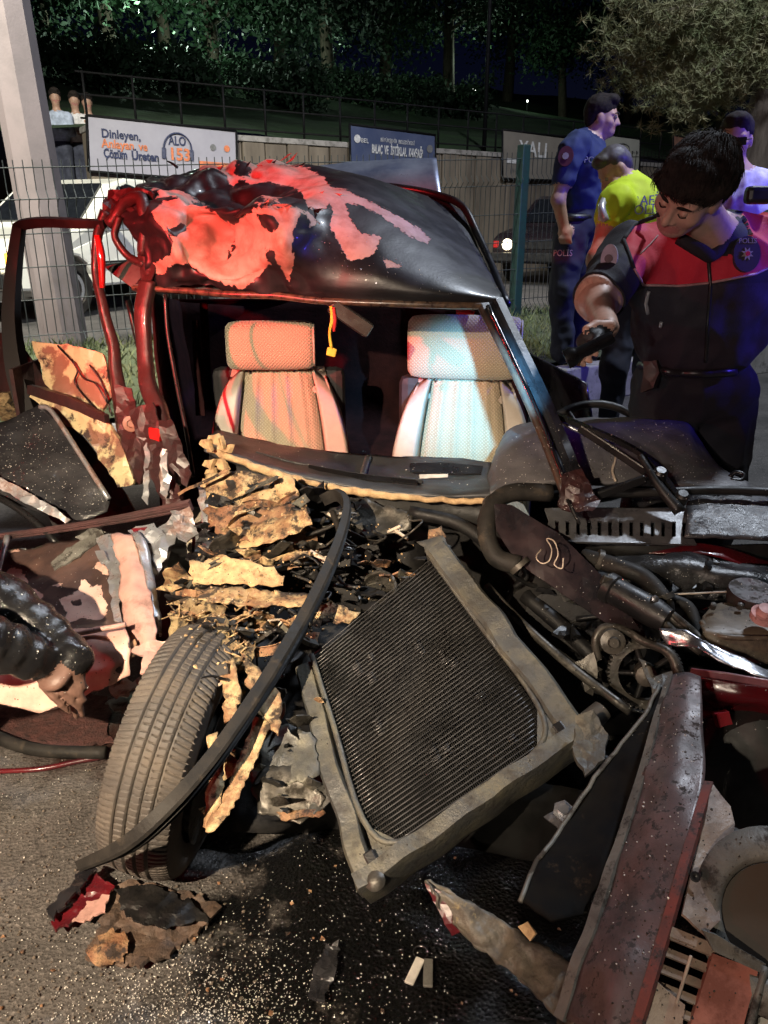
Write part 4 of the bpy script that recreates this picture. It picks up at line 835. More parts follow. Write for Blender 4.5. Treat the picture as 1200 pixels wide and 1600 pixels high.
bn = sheet('instrument_binnacle', [
 [(778, 700, 2.42), (800, 672, 2.42), (860, 660, 2.42), (960, 658, 2.42), (1050, 658, 2.42), (1074, 668, 2.4), (1098, 700, 2.38)],
 [(768, 722, 2.26), (796, 672, 2.28), (860, 656, 2.28), (960, 652, 2.28), (1056, 654, 2.27), (1082, 672, 2.26), (1112, 718, 2.22)],
 [(760, 745, 2.1), (788, 694, 2.12), (856, 672, 2.12), (960, 668, 2.11), (1062, 668, 2.1), (1092, 692, 2.08), (1130, 736, 2.06)],
 [(764, 756, 1.99), (786, 732, 2.0), (856, 716, 2.0), (962, 712, 1.99), (1066, 714, 1.98), (1104, 732, 1.97), (1165, 752, 1.95)],
 [(766, 770, 1.92), (790, 762, 1.92), (860, 754, 1.92), (965, 754, 1.91), (1070, 758, 1.9), (1116, 764, 1.89), (1178, 768, 1.88)]], MT['binnacle'], car, 9, .015, .005, 14)
tube('binnacle_crack', [(958, 690, 2.05), (962, 715, 1.985), (957, 735, 1.945), (962, 752, 1.905)], .004, MT['wirewhite'], bn, 4, 5)
tube('cable_loop', [(1140, 745, 1.96), (1150, 738, 1.96), (1162, 742, 1.95), (1158, 750, 1.94), (1142, 750, 1.94)], .006, MT['rubber_clean'], bn, 5, 6)
st = thing_part('steering_wheel'); sc_ = W(930, 705, 2.5)
P = [sc_ + Vector((.19 * math.cos(a), -.10 * math.sin(a) * -.55, .15 * math.sin(a) + .0)) for a in np.linspace(0, 2*math.pi, 40)]
tube('wheel_rim', P, .014, MT['black_plastic'], st, 1, 8, world=True)
for a in (0.1, 2.1, 4.2): tube('wheel_spoke', [sc_, sc_ + Vector((.19*math.cos(a), .055*math.sin(a), .15*math.sin(a)))], .012, MT['black_plastic'], st, 1, 6, world=True)
lathe('horn_pad', [(.06, -.02), (.06, .02), (.03, .03), (0, .03)], sc_, (0, .8, .6), MT['black_plastic'], st)

sheet('bulkhead', [[(326, 712, 2.07), (410, 738, 2.03), (500, 760, 2.0), (600, 776, 1.98), (700, 784, 1.96)], [(326, 800, 2.07), (410, 830, 2.04), (500, 850, 2.02), (600, 860, 2.0), (700, 860, 1.98)], [(326, 900, 2.05), (410, 930, 2.02), (500, 950, 2.0), (600, 950, 1.98), (700, 950, 1.96)]], MT['engine'], car, 5, .006, .012, 10)
# --- cowl with air slots, bonnet hinge panel, wipers
def cowl_pt(u, v):                                  # u along (0..1 = 862..1078 px), v down
    return W(862 + 216 * u, 794 + (46 + 4 * u) * v, 1.84 - .10 * v)
cw = obj('cowl_panel', mesh(*box_geo(W(965, 795, 1.86), (.34, .01, .004))), MT['black_plastic'], car)
mb = MB()
def quad(q, th=.006):
    a = [cowl_pt(u, v) for u, v in q]; b = [v + Vector((0, .004, -th)) for v in a]
    mb.add(a + b, [(0, 1, 2, 3), (7, 6, 5, 4)] + [(i, i + 4, (i+1) % 4 + 4, (i+1) % 4) for i in range(4)])
quad([(-.05, 0), (1.05, 0), (1.02, .42), (-.02, .42)]); quad([(-.02, .9), (1.02, .9), (1.05, 1.12), (-.04, 1.12)])
n_s = 13
for k in range(n_s + 1): u = k / n_s; quad([(u - .024, .42), (u + .024, .42), (u + .024, .9), (u - .024, .9)], .012)
mb.build('slotted_grille', M('wet_cowl_plastic', (.045, .045, .05), .3, col2=(.09, .09, .095), bump=.0015, bs=90), cw)
sheet('air_box', [[(860, 812, 1.86), (970, 812, 1.86), (1080, 815, 1.85)], [(860, 845, 1.84), (970, 845, 1.84), (1080, 850, 1.83)]], MT['engine'], cw, 3, .005)
for k in range(10): 
    px = random.uniform(872, 1010); lathe('glass_chip', [(.004, 0), (.006, .004), (.002, .008)], W(px, random.uniform(825, 838), 1.82), (random.gauss(0, 1), -1, 1), MT['chrome'], cw, 5)
sheet('bonnet_hinge_panel', [[(1070, 772, 1.90), (1130, 768, 1.90), (1240, 772, 1.88)], [(1074, 800, 1.80), (1140, 800, 1.80), (1240, 806, 1.78)], [(1070, 838, 1.73), (1140, 840, 1.72), (1240, 846, 1.70)]], M('rough_black_panel', (.03, .03, .034), .35, col2=(.07, .07, .075), ns=26, bump=.004, bs=35), car, 7, .006, .006, 20)
sheet('firewall', [[(560, 775, 1.95), (760, 790, 1.92), (960, 850, 1.76), (1240, 850, 1.74)], [(560, 900, 1.95), (760, 920, 1.92), (960, 960, 1.8), (1240, 960, 1.78)], [(540, 1080, 1.9), (760, 1100, 1.9), (960, 1150, 1.75), (1240, 1150, 1.7)]], MT['engine'], car, 5, .006, .012, 8)
def wiper(a, b, c, blade):
    w = thing_part('wiper')
    tube('wiper_arm', [a, b, c], [.011, .010, .014], M('wet_black_metal', (.02, .02, .022), .25, metal=.4), w, 8, prof=RECT(1, .55))
    rbar('wiper_blade', blade[0], blade[1], .012, .022, MT['rubber_clean'], w); lathe('pivot_cap', [(.016, -.01), (.018, .015), (.012, .022), (0, .022)], W(c[0], c[1] - 6, c[2]), (0, -.5, 1), MT['black_plastic'], w, 12)
wiper((868, 648, 2.02), (1000, 708, 1.90), (1064, 786, 1.80), ((905, 668, 1.98), (1010, 738, 1.86)))
wiper((928, 770, 1.82), (985, 756, 1.82), (1030, 750, 1.83), ((930, 776, 1.80), (1008, 748, 1.81)))
tube('wiper_linkage', [(1000, 712, 1.86), (1030, 760, 1.8), (1062, 800, 1.76)], [.008, .012, .016], MT['black_plastic'], car, 5, 7)
tube('windscreen_lip', [(780, 776, 1.9), (900, 772, 1.87), (1000, 770, 1.86), (1120, 766, 1.86), (1230, 770, 1.84)], .012, MT['black_plastic'], car, 5, 7)
tube('pale_trim', [(862, 648, 2.05), (870, 655, 2.03), (900, 672, 2.0), (950, 690, 1.98)], .005, MT['silver'], car, 4, 6)
tube('red_trim', [(850, 660, 2.1), (900, 662, 2.1)], .006, MT['redpaint'], car, 2, 6)

# --- hoses and panels of the engine bay (right)
tube('thick_hose', [(860, 770, 1.82), (800, 770, 1.8), (770, 790, 1.76), (760, 830, 1.7), (775, 870, 1.65), (812, 884, 1.62)], .023, MT['rubber'], car, 6, 10)
plate('diagonal_panel', [(772, 788, 1.72), (800, 790, 1.72), (870, 832, 1.66), (940, 900, 1.58), (1000, 985, 1.5), (970, 990, 1.5), (880, 930, 1.56), (810, 880, 1.62), (775, 830, 1.68)], M('bent_dark_panel', (.010, .009, .011), .3, col2=(.028, .014, .016), ns=8, coat=.3), car, .004, 12, 1, .006, 8)
tube('curled_wire', [(846, 858, 1.6), (838, 870, 1.57), (846, 880, 1.55), (858, 876, 1.55), (862, 858, 1.57), (854, 842, 1.58), (866, 846, 1.56), (872, 866, 1.54), (866, 882, 1.54), (878, 888, 1.53), (880, 872, 1.54)], .0015, MT['wirewhite'], car, 6, 5)
sheet('insulation_pad', [[(900, 868, 1.74), (1000, 866, 1.72), (1060, 864, 1.72), (1130, 872, 1.70), (1240, 895, 1.68)], [(905, 890, 1.66), (1000, 888, 1.66), (1060, 884, 1.65), (1130, 895, 1.62), (1240, 918, 1.6)], [(940, 930, 1.64), (1010, 935, 1.62), (1070, 935, 1.62), (1140, 940, 1.6), (1240, 955, 1.58)]], M('shiny_black_pad', (.02, .02, .021), .28, col2=(.045, .045, .045), bump=.003, bs=40), car, 8, .01, .010, 12)
sheet('red_bonnet_edge', [[(1000, 852, 1.78), (1110, 850, 1.74), (1240, 888, 1.70)], [(1000, 862, 1.76), (1110, 868, 1.70), (1240, 910, 1.66)]], MT['redpaint'], car, 7, .004, .006, 10)
tube('thick_hose', [(912, 870, 1.66), (960, 884, 1.60), (1005, 902, 1.56), (1035, 935, 1.50), (1040, 960, 1.48)], .020, MT['rubber'], car, 6, 10)
tube('breather_hose', [(1045, 935, 1.54), (1075, 948, 1.52), (1086, 975, 1.48), (1090, 1000, 1.45)], .014, MT['rubber'], car, 5, 8)
tube('bonnet_cable', [(1042, 929, 1.54), (1130, 925, 1.54), (1200, 918, 1.54)], .0022, MT['wirewhite'], car, 2, 5)
a, b = W(946, 915, 1.52), W(1040, 968, 1.42); cyl = lathe('oil_filler_neck', [(.030, 0), (.034, .003), (.034, .02), (.030, .024), (.032, .12), (.026, .15), (0, .15)], a, b - a, MT['black_plastic'], car, 20)
lathe('neck_bore', [(.024, -.001), (.022, .002), (0, .002)], a, b - a, MT['rubber_clean'], cyl, 16)
box('clamp_tab', W(950, 908, 1.5), (.03, .012, .022), MT['greasy'], cyl, Matrix.Rotation(R(20), 3, 'Y'), .003)
for k, q in enumerate([[(1020, 938, 1.46), (1060, 975, 1.42), (1105, 1012, 1.36)], [(1030, 942, 1.45), (1080, 985, 1.40), (1120, 1025, 1.34)], [(1015, 945, 1.45), (1050, 985, 1.40), (1095, 1020, 1.36)]]): tube('metal_pipe', q, [.007, .009, .008], MT['greasy'], car, 4, 7)
lathe('bolt', [(.008, 0), (.008, .008), (.004, .010)], W(1022, 936, 1.44), (0, -1, .6), MT['bare'], car, 6)
tk = sheet('reservoir', [[(1098, 962, 1.46), (1130, 940, 1.52), (1250, 930, 1.54)], [(1094, 975, 1.42), (1125, 962, 1.44), (1250, 962, 1.44)], [(1100, 986, 1.38), (1135, 990, 1.37), (1250, 992, 1.36)], [(1106, 1010, 1.37), (1140, 1030, 1.35), (1250, 1045, 1.33)]], MT['brown_tank'], car, 8, .02, .003, 20)
tube('reservoir_seam', [(1096, 972, 1.425), (1112, 988, 1.385), (1145, 996, 1.36), (1250, 998, 1.35)], .006, MT['brown_tank'], tk, 5, 6)
lathe('reservoir_collar', [(.05, 0), (.052, .02), (.05, .03), (.046, .03)], W(1172, 940, 1.52), (0, -.15, 1), M('oily_red_collar', (.05, .012, .014), .3, col2=(.02, .01, .01), dirt=(.03, .025, .02), ds=20), tk, 26)
lathe('filler_cap', [(.026, 0), (.026, .014), (.018, .016), (.015, .028), (0, .029)], W(1192, 966, 1.38), (0, -.3, 1), MT['pinkcap'], tk, 20)
for px in (1113, 1155): lathe('bolt', [(.007, 0), (.007, .012), (.003, .014)], W(px, 950, 1.46), (0, -.4, 1), MT['greasy'], tk, 6)
sheet('silver_bracket', [[(1028, 982, 1.38), (1070, 985, 1.36), (1120, 1010, 1.32), (1240, 1062, 1.26)], [(1040, 1010, 1.36), (1080, 1012, 1.33), (1125, 1032, 1.29), (1240, 1080, 1.23)]], MT['bare'], car, 8, .004, .008, 20, rag=.004)
sheet('red_inner_wing', [[(1075, 1050, 1.32), (1120, 1062, 1.28), (1250, 1078, 1.24)], [(1080, 1085, 1.3), (1130, 1090, 1.27), (1250, 1105, 1.22)], [(1100, 1120, 1.32), (1150, 1115, 1.3), (1250, 1140, 1.24)]], MT['redpaint'], car, 8, .004, .008, 12)
sheet('wing_flange', [[(1080, 1044, 1.30), (1130, 1052, 1.26), (1250, 1072, 1.22)], [(1078, 1054, 1.30), (1130, 1063, 1.26), (1250, 1084, 1.22)]], M('pink_flange', (.28, .10, .12), .35, coat=.3), car, 6, .004, .003, 14)
mkb = plate('marker_lamp', [(1112, 1112, 1.25), (1134, 1108, 1.25), (1140, 1128, 1.24), (1118, 1134, 1.24)], M('red_marker_housing', (.3, .02, .03), .3), car, .02, 6, 1, .001)
plate('marker_lens', [(1116, 1114, 1.242), (1131, 1112, 1.242), (1135, 1126, 1.236), (1120, 1129, 1.236)], M('pink_bulb', (.9, .45, .42), .25, coat=.5), mkb, .004, 5, 1, .002)
# toothed timing pulley and belt cover
pc_ = W(1008, 1052, 1.40); Mx = axes((-.25, -1, .35)); mb = MB(); V, F = [], []
nT = 52
for k in range(nT * 2):
    a = 2 * math.pi * k / (nT * 2); r_ = .078 if k % 2 else .071
    for z in (-.012, .012): V.append(pc_ + Mx @ Vector((r_ * math.cos(a), r_ * math.sin(a), z)))
    for z in (-.012, .012): V.append(pc_ + Mx @ Vector((.055 * math.cos(a), .055 * math.sin(a), z)))
n2 = nT * 2
for k in range(n2):
    i, j = k * 4, ((k + 1) % n2) * 4; F += [(i, j, j+1, i+1), (i+2, i+3, j+3, j+2), (i+1, j+1, j+3, i+3), (i, i+2, j+2, j)]
pl = obj('timing_pulley', mesh(V, F), MT['greasy'], car)
lathe('pulley_hub', [(.022, -.02), (.022, .03), (.012, .034), (0, .034)], pc_, Mx.col[2], MT['greasy'], pl, 16)
for k in range(5):
    a = k * 1.2566 + .4; rbar('pulley_spoke', pc_ + Mx @ Vector((.02*math.cos(a), .02*math.sin(a), 0)), pc_ + Mx @ Vector((.058*math.cos(a), .058*math.sin(a), 0)), .012, .010, MT['engine'], pl, world=True)
tube('belt_cover_edge', [(935, 1030, 1.42), (930, 1000, 1.43), (945, 980, 1.44), (975, 984, 1.43), (1005, 1002, 1.40), (1045, 1020, 1.36), (1062, 1055, 1.33)], [.008, .009, .009, .008, .009, .010, .012], MT['greasy'], car, 6, 8)
lathe('belt_tensioner', [(.026, -.01), (.026, .012), (.012, .016), (.010, .026), (0, .026)], W(956, 1002, 1.41), (-.1, -1, .4), MT['greasy'], car, 18)
plate('mount_bracket', [(900, 1035, 1.42), (928, 1018, 1.42), (934, 1050, 1.40), (924, 1085, 1.38), (912, 1080, 1.38), (908, 1055, 1.40)], MT['greasy'], car, .006, 8, 3, .006)
plate('mangled_bracket', [(998, 1030, 1.34), (1008, 1034, 1.33), (1018, 1062, 1.30), (1050, 1050, 1.30), (1058, 1100, 1.24), (1040, 1150, 1.18), (1026, 1130, 1.2), (1020, 1085, 1.26)], MT['rad_frame'], car, .005, 8, 3, .012, 22)
lathe('engine_drum', [(.10, -.1), (.12, -.06), (.12, .1), (.09, .12), (0, .12)], W(1180, 1180, 1.3), (-.2, -1, .2), M('dull_grey_drum', (.05, .052, .05), .55, col2=(.03, .03, .03)), car, 26)
lathe('engine_block', [(.16, -.2), (.19, -.16), (.19, .12), (.15, .16), (0, .16)], W(900, 985, 1.74), (-.2, -1, .3), MT['engine'], car, 24)
for k, q in enumerate([[(820, 930, 1.66), (890, 990, 1.56), (960, 1060, 1.46)], [(640, 800, 1.86), (720, 820, 1.82), (800, 880, 1.72)]]): tube('thick_hose', q, .018, MT['engine'], car, 5, 8)

# --- radiator
RA, RB, RC, RD = W(692, 852, 1.62), W(462, 1040, 1.42), W(556, 1402, .98), W(925, 1150, 1.20)
rn = (RD - RA).cross(RB - RA).normalized()
if rn.z < 0: rn = -rn
RP = lambda u, v, h=0: (RA * (1-u) * (1-v) + RD * u * (1-v) + RB * (1-u) * v + RC * u * v) + rn * h   # u: top -> lower edge, v: right -> left
rad = thing_part('radiator')
obj('core_back', mesh([RP(.02, .10, -.035), RP(.92, .10, -.035), RP(.92, .9, -.035), RP(.02, .9, -.035)], [(0, 1, 2, 3)]), MT['rubber_clean'], rad, False, .02)
mb = MB(); nr = 52
for k in range(nr + 1):
    u = .015 + .905 * k / nr
    cut_ = max(0, (u - .80) / .12) * .09
    P = [RP(u + .003 * math.sin(v * 9 + k * .7) * .3, v, .0015 * nz((u * 30, v * 12, 0), 1)) for v in np.linspace(.105 + cut_, .895 - cut_, 14)]
    mb.tube(P, .0016, 4)
o = mb.build('cooling_tubes', MT['fins'], rad, True); o['kind'] = 'stuff'
mb = MB()
for k in range(96):
    v = .11 + .78 * k / 95; cu = .92 - max(0, (abs(v - .5) - .30) / .1) * .10
    a = [RP(.015, v, -.004), RP(cu, v, -.004)]; b = [RP(cu, v, -.02), RP(.015, v, -.02)]; w_ = (RP(.5, v + .0011) - RP(.5, v))
    mb.add([p - w_ for p in a + b] + [p + w_ for p in a + b], [(0, 1, 2, 3), (7, 6, 5, 4), (0, 4, 5, 1), (2, 6, 7, 3)])
o = mb.build('cooling_fins', M('fin_strip', (.05, .05, .05), .5, metal=.6, col2=(.03, .03, .03)), rad); o['kind'] = 'stuff'
for k in range(11):
    u, v = random.uniform(.15, .85), random.uniform(.2, .8)
    for m_ in range(random.randint(3, 6)):
        uu = u + m_ * .012; tube('bent_fin', [RP(uu, v - .012, .001), RP(uu + .003, v, .003), RP(uu, v + random.uniform(.012, .03), .001)], .0011, MT['fins'], rad, 3, 4, world=True)
def radbar(name, pts, w, h, seed=0, mat=None):       # pts (u, v, height)
    P = crom(np.array([tuple(RP(*q)) for q in pts]), 8)
    P = P + np.array([[nz(p, 14, seed) * .006, nz(p, 14, seed+2) * .006, nz(p, 18, seed+4) * .008] for p in P])
    T = np.gradient(P, axis=0); V, F = [], []
    for p, t_ in zip(P, T):
        t_ = Vector(t_).normalized(); sd = t_.cross(rn).normalized()
        for a, b in ((-1, -1), (-1, .7), (-.75, 1), (.75, 1), (1, .7), (1, -1)): V.append(Vector(p) + sd * (a * w/2) + rn * (b * h/2))
    m_ = 6
    for i in range(len(P)-1):
        for j in range(m_): F.append((i*m_+j, i*m_+(j+1) % m_, (i+1)*m_+(j+1) % m_, (i+1)*m_+j))
    F += [tuple(range(m_))[::-1], tuple((len(P)-1)*m_+j for j in range(m_))]
    o = obj(name, mesh(V, F), mat or MT['rad_frame'], rad, True); e = o.modifiers.new('edge', 'EDGE_SPLIT'); e.split_angle = R(35); return o
radbar('side_tank', [(.0, .045, -.01), (.25, .04, -.012), (.5, .045, -.01), (.75, .04, -.012), (1.0, .045, -.02)], .052, .06, 1)
radbar('side_tank', [(.03, .955, -.02), (.3, .96, -.022), (.6, .96, -.02), (.85, .955, -.02), (1.0, .955, -.022)], .040, .06, 5)
radbar('lower_tank', [(.965, .02, -.03), (.965, .3, -.03), (.965, .7, -.03), (.97, .98, -.03)], .036, .10, 9)
tube('radiator_lip', [RP(.02, .90, .006), RP(.4, .90, .006), RP(.78, .90, .006), RP(.93, .80, .006), RP(.935, .5, .006), RP(.935, .2, .006), RP(.80, .10, .006), RP(.4, .10, .006), RP(.0, .10, .006)], .006, MT['rad_frame'], rad, 4, 6, world=True)
for v, sg in ((.10, 1), (.90, -1)):
    q = [(.80, v), (.94, v), (.94, v + .11 * sg)]
    V = [RP(u_, v_, .004) for u_, v_ in q]; obj('corner_gusset', mesh(V, [(0, 1, 2)]), MT['rad_frame'], rad, False, .004)
    c = RP(.925, v - .012 * sg, .012); obj('mounting_hole', mesh(*box_geo(c, (.028, .020, .006), axes(rn, RD - RA))), MT['rubber_clean'], rad, False, 0, .003)
lathe('drain_plug', [(.016, 0), (.018, .012), (.010, .018), (0, .018)], RP(1.0, .92, .005), rn, MT['greasy'], rad, 10)
lathe('hose_stub', [(.022, 0), (.024, .01), (.020, .05), (.016, .05), (.016, .01)], RP(.95, -.01, -.02), (RA - RB), MT['greasy'], rad, 16)
tube('steel_rod', [(760, 915, 1.60), (810, 968, 1.52), (890, 1040, 1.40), (985, 1112, 1.28)], .0095, MT['greasy'], car, 4, 8)
tk2 = plate('radiator_foot', [(900, 1120, 1.2), (925, 1110, 1.2), (950, 1150, 1.17), (945, 1190, 1.12), (915, 1215, 1.1), (895, 1180, 1.14)], MT['rad_frame'], rad, .01, 9, 3, .012, 20)
lathe('bolt', [(.018, 0), (.018, .006), (.010, .007), (.010, .018), (0, .018)], W(880, 1268, 1.05), (-.2, -.6, 1), MT['bare'], car, 6)
plate('bolt_bracket', [(850, 1278, 1.06), (880, 1262, 1.07), (900, 1262, 1.06), (895, 1290, 1.03), (878, 1300, 1.03)], MT['bare'], car, .005, 8, 2, .005)
tube('small_pipe', [(930, 1180, 1.18), (950, 1188, 1.16), (975, 1195, 1.15)], .008, MT['bare'], car, 3, 7)

# --- dark inner sheet with a torn bright edge, nose panel, headlight surround, grille
plate('inner_wing_sheet', [(812, 1408, .86), (838, 1350, .92), (880, 1290, .99), (940, 1200, 1.08), (1000, 1125, 1.16), (1032, 1072, 1.22), (1060, 1100, 1.2), (1020, 1200, 1.05), (960, 1330, .92), (910, 1430, .84), (860, 1440, .82)], M('sooty_sheet', (.004, .004, .0045), .85, spec=.08, col2=(.010, .009, .008), dirt=(.045, .032, .022), ds=16, dl=.58, dh=.68), car, .004, 12, 2, .018, 9, True)
tube('torn_sheet_edge', [(812, 1408, .855), (838, 1350, .915), (852, 1332, .93), (880, 1290, .985), (940, 1200, 1.075), (1000, 1125, 1.155), (1030, 1072, 1.215)], .004, MT['nose_edge'], car, 6, 5, amp=.004, sc=30)
np_rows = [
 [(1050, 1052, 1.20), (1072, 1050, 1.19), (1095, 1056, 1.18)],
 [(1030, 1120, 1.10), (1062, 1120, 1.08), (1098, 1125, 1.07)],
 [(1012, 1190, 1.02), (1052, 1195, .99), (1102, 1205, .97)],
 [(990, 1270, .94), (1032, 1275, .90), (1086, 1285, .875)],
 [(962, 1350, .87), (1008, 1360, .83), (1062, 1370, .80)],
 [(935, 1430, .81), (985, 1445, .765), (1035, 1462, .74)],
 [(905, 1510, .76), (960, 1530, .705), (1008, 1555, .685)],
 [(880, 1590, .72), (940, 1620, .655), (980, 1650, .635)]]
sheet('nose_panel', np_rows, MT['nose'], car, (8, 7), .004, .007, 13)
tube('nose_panel_flange', [(1048, 1054, 1.2), (1026, 1122, 1.1), (1008, 1192, 1.02), (984, 1272, .94), (956, 1352, .87), (930, 1432, .81), (900, 1512, .76), (874, 1592, .72)], [.004, .006, .007, .007, .008, .008, .008], MT['nose_edge'], car, 5, prof=RECT(1, .5), roll=.5, amp=.002, sc=20)
tube('red_edge_strip', [(1108, 1225, .945), (1088, 1290, .868), (1064, 1372, .795), (1038, 1462, .735), (1010, 1555, .68), (990, 1620, .65)], .0065, M('worn_red_strip', (.20, .06, .05), .5, col2=(.10, .04, .035), ns=30, dirt=(.04, .03, .03), ds=40), car, 5, prof=RECT(1, .8), roll=.3)
plate('lamp_side_panel', [(1112, 1228, .94), (1140, 1262, .90), (1146, 1290, .875), (1136, 1330, .84), (1120, 1400, .78), (1124, 1440, .75), (1100, 1462, .735), (1064, 1430, .75), (1080, 1360, .805), (1098, 1290, .868)], MT['grille'], car, .004, 11, 1, .003, 12)
lathe('drain_hole', [(.006, 0), (.007, .0015), (.004, .002), (0, .0005)], W(1086, 1370, .788), (-.2, -.7, .8), MT['rubber_clean'], car, 10)
# headlight surround: a plate with a round opening
hc = W(1222, 1440, .74); hn = Vector((-.25, -.62, .74)); Mh = axes(hn, (1, 0, 0)); V, F = [], []; nS = 48
for k in range(nS):
    a = 2 * math.pi * k / nS; d = Vector((math.cos(a), math.sin(a), 0)); V.append(hc + Mh @ (d * .070) - hn.normalized() * .012); V.append(hc + Mh @ (d * .072))
    V.append(hc + Mh @ (d * .078) + hn.normalized() * .004); V.append(hc + Mh @ Vector((d.x * .105, d.y * .115, -.002)) )
for k in range(nS):
    j = (k + 1) % nS
    for m_ in range(3): F.append((k*4+m_, k*4+m_+1, j*4+m_+1, j*4+m_))
hs = obj('headlight_surround', mesh(V, F), MT['nose_edge'], car, True, .004)
lathe('headlight_bowl', [(.070, -.012), (.066, -.03), (.05, -.06), (0, -.07)], hc, hn, M('dark_bowl', (.07, .05, .035), .4), hs, 30)
gr = thing_part('radiator_grille')
GP = lambda u, v, h=0: W(1040 + 150 * u - 52 * v + 8 * u * v, 1440 + 62 * u + 150 * v, .745 - .03 * u - .065 * v) + Vector((-.1, -.4, .5)) * h
def gslat(u0, u1, v, w_, mat, name='grille_slat', h=.006):
    V = [GP(u0, v - w_/2, 0), GP(u1, v - w_/2, 0), GP(u1, v + w_/2, h), GP(u0, v + w_/2, h)]; return obj(name, mesh(V, [(3, 2, 1, 0)]), mat, gr, False, .006, .001)
for k, v in enumerate((.10, .27, .44, .61, .78, .95)): gslat(.03, .55, v, .085, MT['grille'])
gslat(.03, .5, .07, .10, MT['grille'], 'grille_upper_bar')
rbar('grille_rib', GP(.32, .22, .02), GP(.33, .72, .02), .004, .006, MT['wirewhite'], gr, world=True)
V = [GP(.52, .12, .012), GP(.98, .10, .012), GP(1.0, 1.2, .014), GP(.52, 1.2, .014)]; obj('red_badge_plate', mesh(V, [(3, 2, 1, 0)]), MT['red_plate'], gr, False, .01, .003)
V = [GP(.36, -.05, .016), GP(.50, -.06, .018), GP(1.03, .02, .016), GP(1.03, .12, .016), GP(.52, .10, .016)]; obj('grille_frame', mesh(V, [(4, 3, 2, 1, 0)]), MT['nose_edge'], gr, False, .01, .002)
tube('grille_frame_edge', [GP(1.03, .04, .016), GP(1.04, .5, .016), GP(1.05, 1.2, .016)], .005, MT['nose_edge'], gr, 4, 6, world=True)
for k in range(7): gslat(1.14, 1.7, .16 + k * .13, .06, MT['white'])
plate('grille_lower_panel', [(985, 1555, .70), (1010, 1520, .71), (1070, 1570, .68), (1060, 1660, .64), (950, 1660, .65)], MT['grille'], gr, .004, 12, 1, .003)
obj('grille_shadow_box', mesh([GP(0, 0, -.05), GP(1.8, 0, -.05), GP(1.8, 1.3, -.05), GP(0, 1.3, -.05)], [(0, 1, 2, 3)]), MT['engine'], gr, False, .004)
tube('white_cable_tie', [(938, 1486, .755), (968, 1506, .735), (990, 1524, .715)], .0022, MT['white'], car, 2, 5); box('tie_head', W(992, 1527, .71), (.010, .008, .010), MT['pinkcap'], car, None, .001)
tube('tie_tail', [(992, 1530, .71), (1000, 1540, .70), (998, 1552, .69)], .0018, MT['white'], car, 3, 5)
sheet('front_valance', [[(664, 1380, .98), (720, 1400, .95), (800, 1450, .90), (880, 1500, .83), (925, 1530, .76)], [(670, 1392, .96), (720, 1440, .92), (800, 1500, .86), (870, 1560, .78), (905, 1600, .72)], [(676, 1400, .95), (725, 1458, .91), (800, 1522, .84), (862, 1582, .76), (890, 1630, .70)]], M('valance_paint', (.13, .115, .09), .5, col2=(.05, .043, .037), ns=16, lo=.42, hi=.58, bump=.003, bs=60, dirt=(.34, .27, .13), ds=9, dl=.6, dh=.68), car, 10, .004, .009, 22, rag=.008, ridge=True)
plate('red_paint_scrap', [(664, 1380, .97), (690, 1392, .96), (730, 1450, .92), (705, 1460, .92)], MT['redpaint'], car, .003, 9, 3, .012)
plate('valance_tear', [(810, 1448, .87), (826, 1440, .87), (840, 1458, .85), (830, 1470, .85)], MT['foam'], car, .004, 6, 2, .006)
sheet('engine_undertray', [[(560, 1150, 1.35), (760, 1200, 1.30), (960, 1250, 1.15)], [(560, 1300, 1.30), (760, 1330, 1.22), (960, 1380, 1.0)]], M('sooty_tray', (.004, .004, .004), .85, spec=.1), car, 8, .006, .03, 14)

